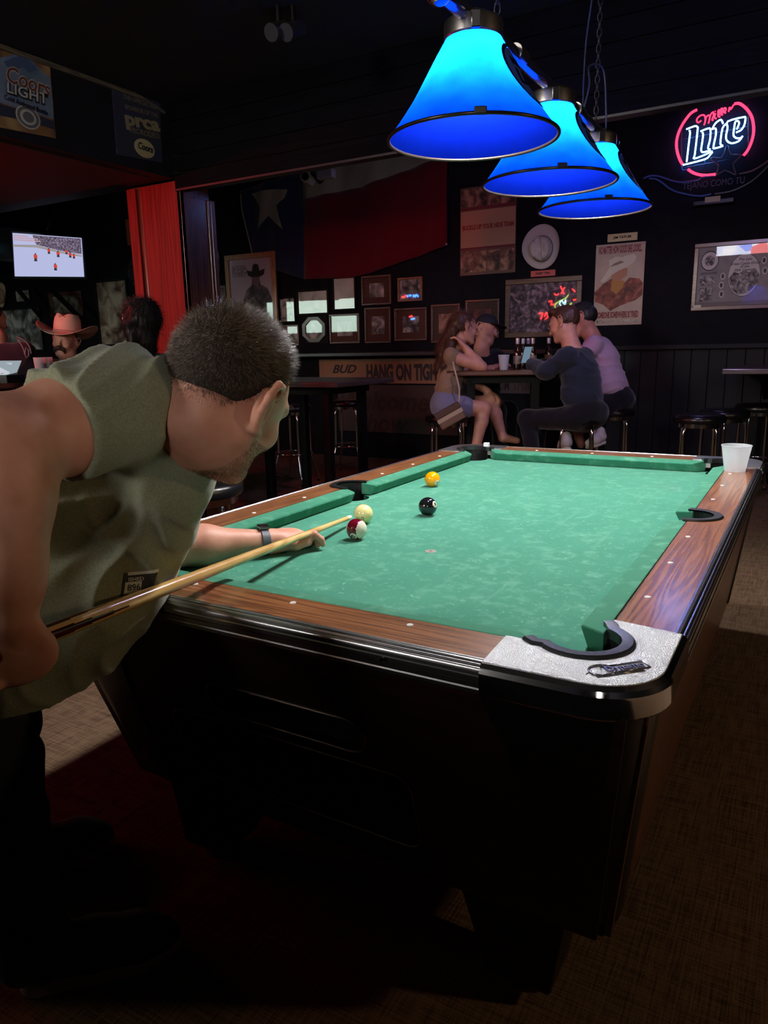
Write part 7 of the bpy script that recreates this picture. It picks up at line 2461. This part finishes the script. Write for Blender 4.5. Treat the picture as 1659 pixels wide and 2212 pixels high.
# --- man in pink shirt behind him
tP = 5.9
P_ = lambda x, y, d=0.0: at(x, y, tP + d)
pinkman, _ = guest('man in a pale pink t-shirt and black cap at the right of the high table', (P_(1330, 900)[0], P_(1330, 900)[1], 0), P_(1258, 690), camdir(-0.8, -0.28, 0.35), camdir(-0.25, 0.95, 0.1), P_(1276, 722), (P_(1298, 748, 0.20), P_(1282, 744, -0.14)), P_(1330, 862),
    [(P_(1240, 800, 0.3), P_(1200, 797, 0.3)), (P_(1240, 790, -0.1), P_(1205, 795, 0.05))],
    [(P_(1318, 880, 0.1), P_(1235, 885, 0.25), P_(1255, 960, 0.2)), (P_(1312, 880, -0.1), P_(1262, 878, -0.1), P_(1284, 940, -0.12))],
    cloth('pink_cotton', (198, 168, 190), (180, 150, 174)), cloth('black_shorts', (26, 26, 32), (18, 18, 24)), sleeve=0.6, torso=(0.19, 0.125), hs=1.03, legskin=True, shorts=True, short_cut=0.95,
    hair=both(blob_hair(mat('hair_black', srgb(26, 22, 22), 0.5), [('e', (0, -0.03, 0.02), (0.082, 0.094, 0.085)), ('x', (0, 0.10, -0.03), (0.09, 0.11, 0.10))], 7, 0.003), cap_hat((18, 18, 22))),
    shoes=[(P_(1306, 956, -0.12), P_(1268, 968, -0.2), mat('sneaker_white', srgb(206, 200, 200), 0.7), mat('sneaker_sole', srgb(220, 216, 214), 0.7))], foldseed=41)
stool_under(1322, 893, 5.9, 'bar stool under the man in the pink shirt')

# --- cowboy at the bar
tB = 5.5
B_ = lambda x, y, d=0.0: at(x, y, tB + d)
M_cow = cloth('western_shirt', (150, 110, 104), (130, 92, 88))
cowfwd = camdir(0.02, -0.15, -1.0)
def cow_hat(t, T, Rm, head, hs):
    pass
cow, cT = guest('mustached man in a western shirt seated at the bar', (B_(140, 900)[0], B_(140, 900)[1], 0), B_(141, 738), cowfwd, camdir(0.10, 1.0, 0.1), B_(150, 778), (B_(112, 796, 0.0), B_(196, 790, 0.1)), B_(155, 905),
    [(B_(96, 850, -0.1), B_(110, 870, -0.4)), (B_(206, 850, 0.0), B_(190, 870, -0.35))], [(B_(140, 910), B_(130, 915, -0.35), B_(130, 1000, -0.35)), (B_(170, 910), B_(170, 915, -0.35), B_(170, 1000, -0.35))],
    M_cow, cloth('cowboy_denim', (40, 44, 60), (30, 34, 48)), longs=True, torso=(0.19, 0.12), hs=1.0,
    hair=both(blob_hair(mat('hair_cow', srgb(50, 34, 28), 0.6), [('e', (0, -0.03, 0.02), (0.082, 0.092, 0.08)), ('x', (0, 0.10, -0.03), (0.085, 0.11, 0.11))], 8, 0.003),
              blob_hair(mat('moustache_brown', srgb(56, 32, 26), 0.7), [('c', (-0.03, 0.098, -0.062), (0, 0.112, -0.052), 0.008, 0.012), ('c', (0.03, 0.098, -0.062), (0, 0.112, -0.052), 0.008, 0.012), ('c', (-0.033, 0.095, -0.064), (-0.04, 0.088, -0.09), 0.008, 0.005), ('c', (0.033, 0.095, -0.064), (0.04, 0.088, -0.09), 0.008, 0.005)], 9, 0.001, 'moustache', 0.004)), foldseed=51)
stool_under(156, 915, 5.5, 'bar stool under the mustached man at the bar')
# straw hat with quilted crown on his head
CRm = frame(cowfwd, camdir(0.08, 1.0, -0.02)); hc = B_(145, 738)
CHT = thing('cowboy_hat', 'pale quilted cowboy hat worn by the mustached man', 'hat', hc + CRm[2] * 0.05)
def hp(x, y, z): return hc + CRm[0] * x + CRm[1] * y + CRm[2] * z
V, F = [], []
nn = 48
prof_h = [(0.245, 0.205, 0.0), (0.235, 0.195, -0.003), (0.17, 0.16, 0.0), (0.125, 0.125, 0.006), (0.092, 0.108, 0.016), (0.090, 0.106, 0.06), (0.084, 0.098, 0.11), (0.070, 0.084, 0.14), (0.05, 0.06, 0.142), (0.01, 0.012, 0.132)]
for i, (rx, ry, z) in enumerate(prof_h):
    for j in range(nn):
        a = 2 * PI * j / nn
        cx_ = abs(math.cos(a))
        lift = (0.075 * cx_ ** 2.5 if i < 2 else 0.03 * cx_ ** 3 if i == 2 else 0.0) - (0.02 * abs(math.sin(a)) ** 3 if i < 2 else 0)
        cre = -0.022 * math.exp(-(math.cos(a) * rx / 0.022) ** 2) if i >= 7 else 0.0
        V.append(hp(rx * math.cos(a) * (0.88 if i < 2 else 1), ry * math.sin(a), 0.055 + z + lift + cre))
for i in range(len(prof_h) - 1):
    for j in range(nn):
        F.append((i * nn + j, i * nn + (j + 1) % nn, (i + 1) * nn + (j + 1) % nn, (i + 1) * nn + j))
F.append(tuple(range(len(V) - nn, len(V))))
o = MB().add(V, F).build('felt', mat('hat_straw_pale', srgb(206, 176, 160), 0.8, bump=(160, 0.3)), CHT, smooth=True)
md = o.modifiers.new('thick', 'SOLIDIFY'); md.thickness = 0.004
qm = MB()
for k in range(14):
    for sgn in (1, -1):
        pth = []
        for s_ in np.linspace(0, 1, 9):
            a = 2 * PI * k / 14 + sgn * s_ * 1.0
            z = 0.02 + 0.105 * s_; kx = np.interp(z, [0.016, 0.06, 0.11, 0.14], [0.092, 0.090, 0.084, 0.070]) + 0.0015; ky = kx + 0.0155
            pth.append(hp(kx * math.cos(a), ky * math.sin(a), 0.055 + z))
        qm.tube(pth, 0.0014, 5)
qm.build('quilt_stitching', mat('hat_stitch', srgb(110, 84, 76), 0.8), CHT)
MB().tube([hp(0.0935 * math.cos(a), 0.1095 * math.sin(a), 0.073) for a in np.linspace(0, 2 * PI, 36, endpoint=False)], 0.006, 6, closed=True).build('band', mat('hat_band_pink', srgb(150, 110, 104), 0.7), CHT, smooth=True)

# --- dark-haired woman seen from behind beside the pillar
tH = 4.0
H_ = lambda x, y, d=0.0: at(x, y, tH + d)
hairb = mat('hair_jet', srgb(18, 14, 16), rough=0.5)
darkw, _ = guest('dark-haired woman with a shoulder tattoo seen from behind beside the pillar', (H_(310, 1000)[0], H_(310, 1000)[1], 0), H_(303, 702), camdir(-0.55, -0.05, 0.8), camdir(0.0, 1.0, 0.05), H_(308, 762, 0.02), (H_(372, 792, 0.0), H_(258, 792, 0.05)), H_(312, 985),
    [(H_(392, 880, 0.05), H_(330, 930, 0.25)), (H_(236, 880, 0.1), H_(290, 930, 0.3))], [(H_(335, 1000), H_(320, 1000, 0.4), H_(320, 1160, 0.4)), (H_(290, 1000), H_(280, 1000, 0.4), H_(280, 1160, 0.4))],
    cloth('black_top', (24, 20, 24), (18, 16, 20)), cloth('black_jeans', (22, 22, 26), (16, 16, 20)), sleeve=0.0, torso=(0.16, 0.10), hs=0.98,
    hair=blob_hair(hairb, [('e', (0, -0.025, 0.03), (0.098, 0.118, 0.108)), ('c', (0, -0.06, 0.0), (0.03, -0.06, -0.13), 0.075, 0.04), ('c', (0.03, -0.02, 0.09), (0.07, 0.0, 0.11), 0.045, 0.03), ('c', (-0.06, -0.03, -0.03), (-0.05, -0.03, -0.11), 0.04, 0.02), ('x', (0, 0.11, -0.03), (0.07, 0.07, 0.085))], 12, 0.007, fuzz=5000, flen=0.045), foldseed=61)
rng2 = np.random.default_rng(9)
nf = 60
hp0 = H_(303, 695); ang = rng2.uniform(0, 2 * PI, nf)
dirs = np.array([CR * math.cos(a) * 1.0 + CU * math.sin(a) for a in ang]); pp_ = hp0 + dirs * 0.115
strands('flyaway_hair', pp_, dirs + CR * 0.5 - CU * 0.3, 0.05, 0.0008, hairb, darkw, 0.5, 3)
tat = MB()
for k, (a, b) in enumerate((((352, 764), (362, 771)), ((362, 771), (372, 766)), ((366, 774), (378, 772)), ((345, 770), (356, 776)))):
    tat.tube([H_(*a, -0.075), H_((a[0] + b[0]) / 2, (a[1] + b[1]) / 2 - 4, -0.075), H_(*b, -0.075)], 0.003, 5)
tat.build('tattoo', mat('tattoo_ink', srgb(60, 60, 84), 0.7), darkw)
stool_under(312, 1000, 4.0, 'bar stool under the dark-haired woman')

# --- person in an embroidered dark jacket at the left edge
tE = 5.0
E_ = lambda x, y, d=0.0: at(x, y, tE + d)
edge_, _ = guest('person in a dark embroidered jacket cut by the left edge', (E_(0, 1000)[0], E_(0, 1000)[1], 0), E_(-22, 690), camdir(0.5, 0, 0.8), camdir(0, 1, 0), E_(-6, 730), (E_(52, 760, 0.0), E_(-60, 762, 0.0)), E_(5, 915),
    [(E_(66, 840, 0.05), E_(40, 880, 0.3)), (E_(-80, 850), E_(-50, 880, 0.3))], [(E_(20, 925), E_(10, 925, 0.4), E_(10, 1060, 0.4)), (E_(-20, 925), E_(-30, 925, 0.4), E_(-30, 1060, 0.4))],
    cloth('dark_jacket', (44, 34, 46), (34, 26, 36)), cloth('edge_trousers', (22, 22, 26), (16, 16, 20)), longs=True, torso=(0.2, 0.13),
    hair=blob_hair(mat('hair_edge', srgb(40, 28, 26), 0.5), [('e', (0, -0.02, 0.035), (0.086, 0.104, 0.096)), ('x', (0, 0.11, -0.04), (0.09, 0.08, 0.1))], 13, 0.004), foldseed=71)
stool_under(0, 920, 5.0, 'bar stool under the person in the embroidered jacket')
emb = MB()
emb.tube(smooth_path([E_(36, 728, -0.10), E_(50, 734, -0.10), E_(62, 746, -0.09), E_(68, 764, -0.08)], 5), 0.004, 5)
emb.tube(smooth_path([E_(38, 734, -0.11), E_(48, 748, -0.11), E_(54, 766, -0.1)], 5), 0.004, 5)
emb.tube([E_(*q, -0.11) for q in ((56, 750), (62, 756), (62, 768), (57, 774), (54, 764))], 0.004, 5, closed=True)
emb.build('embroidery', mat('embroidery_grey', srgb(120, 110, 120), 0.6), edge_)
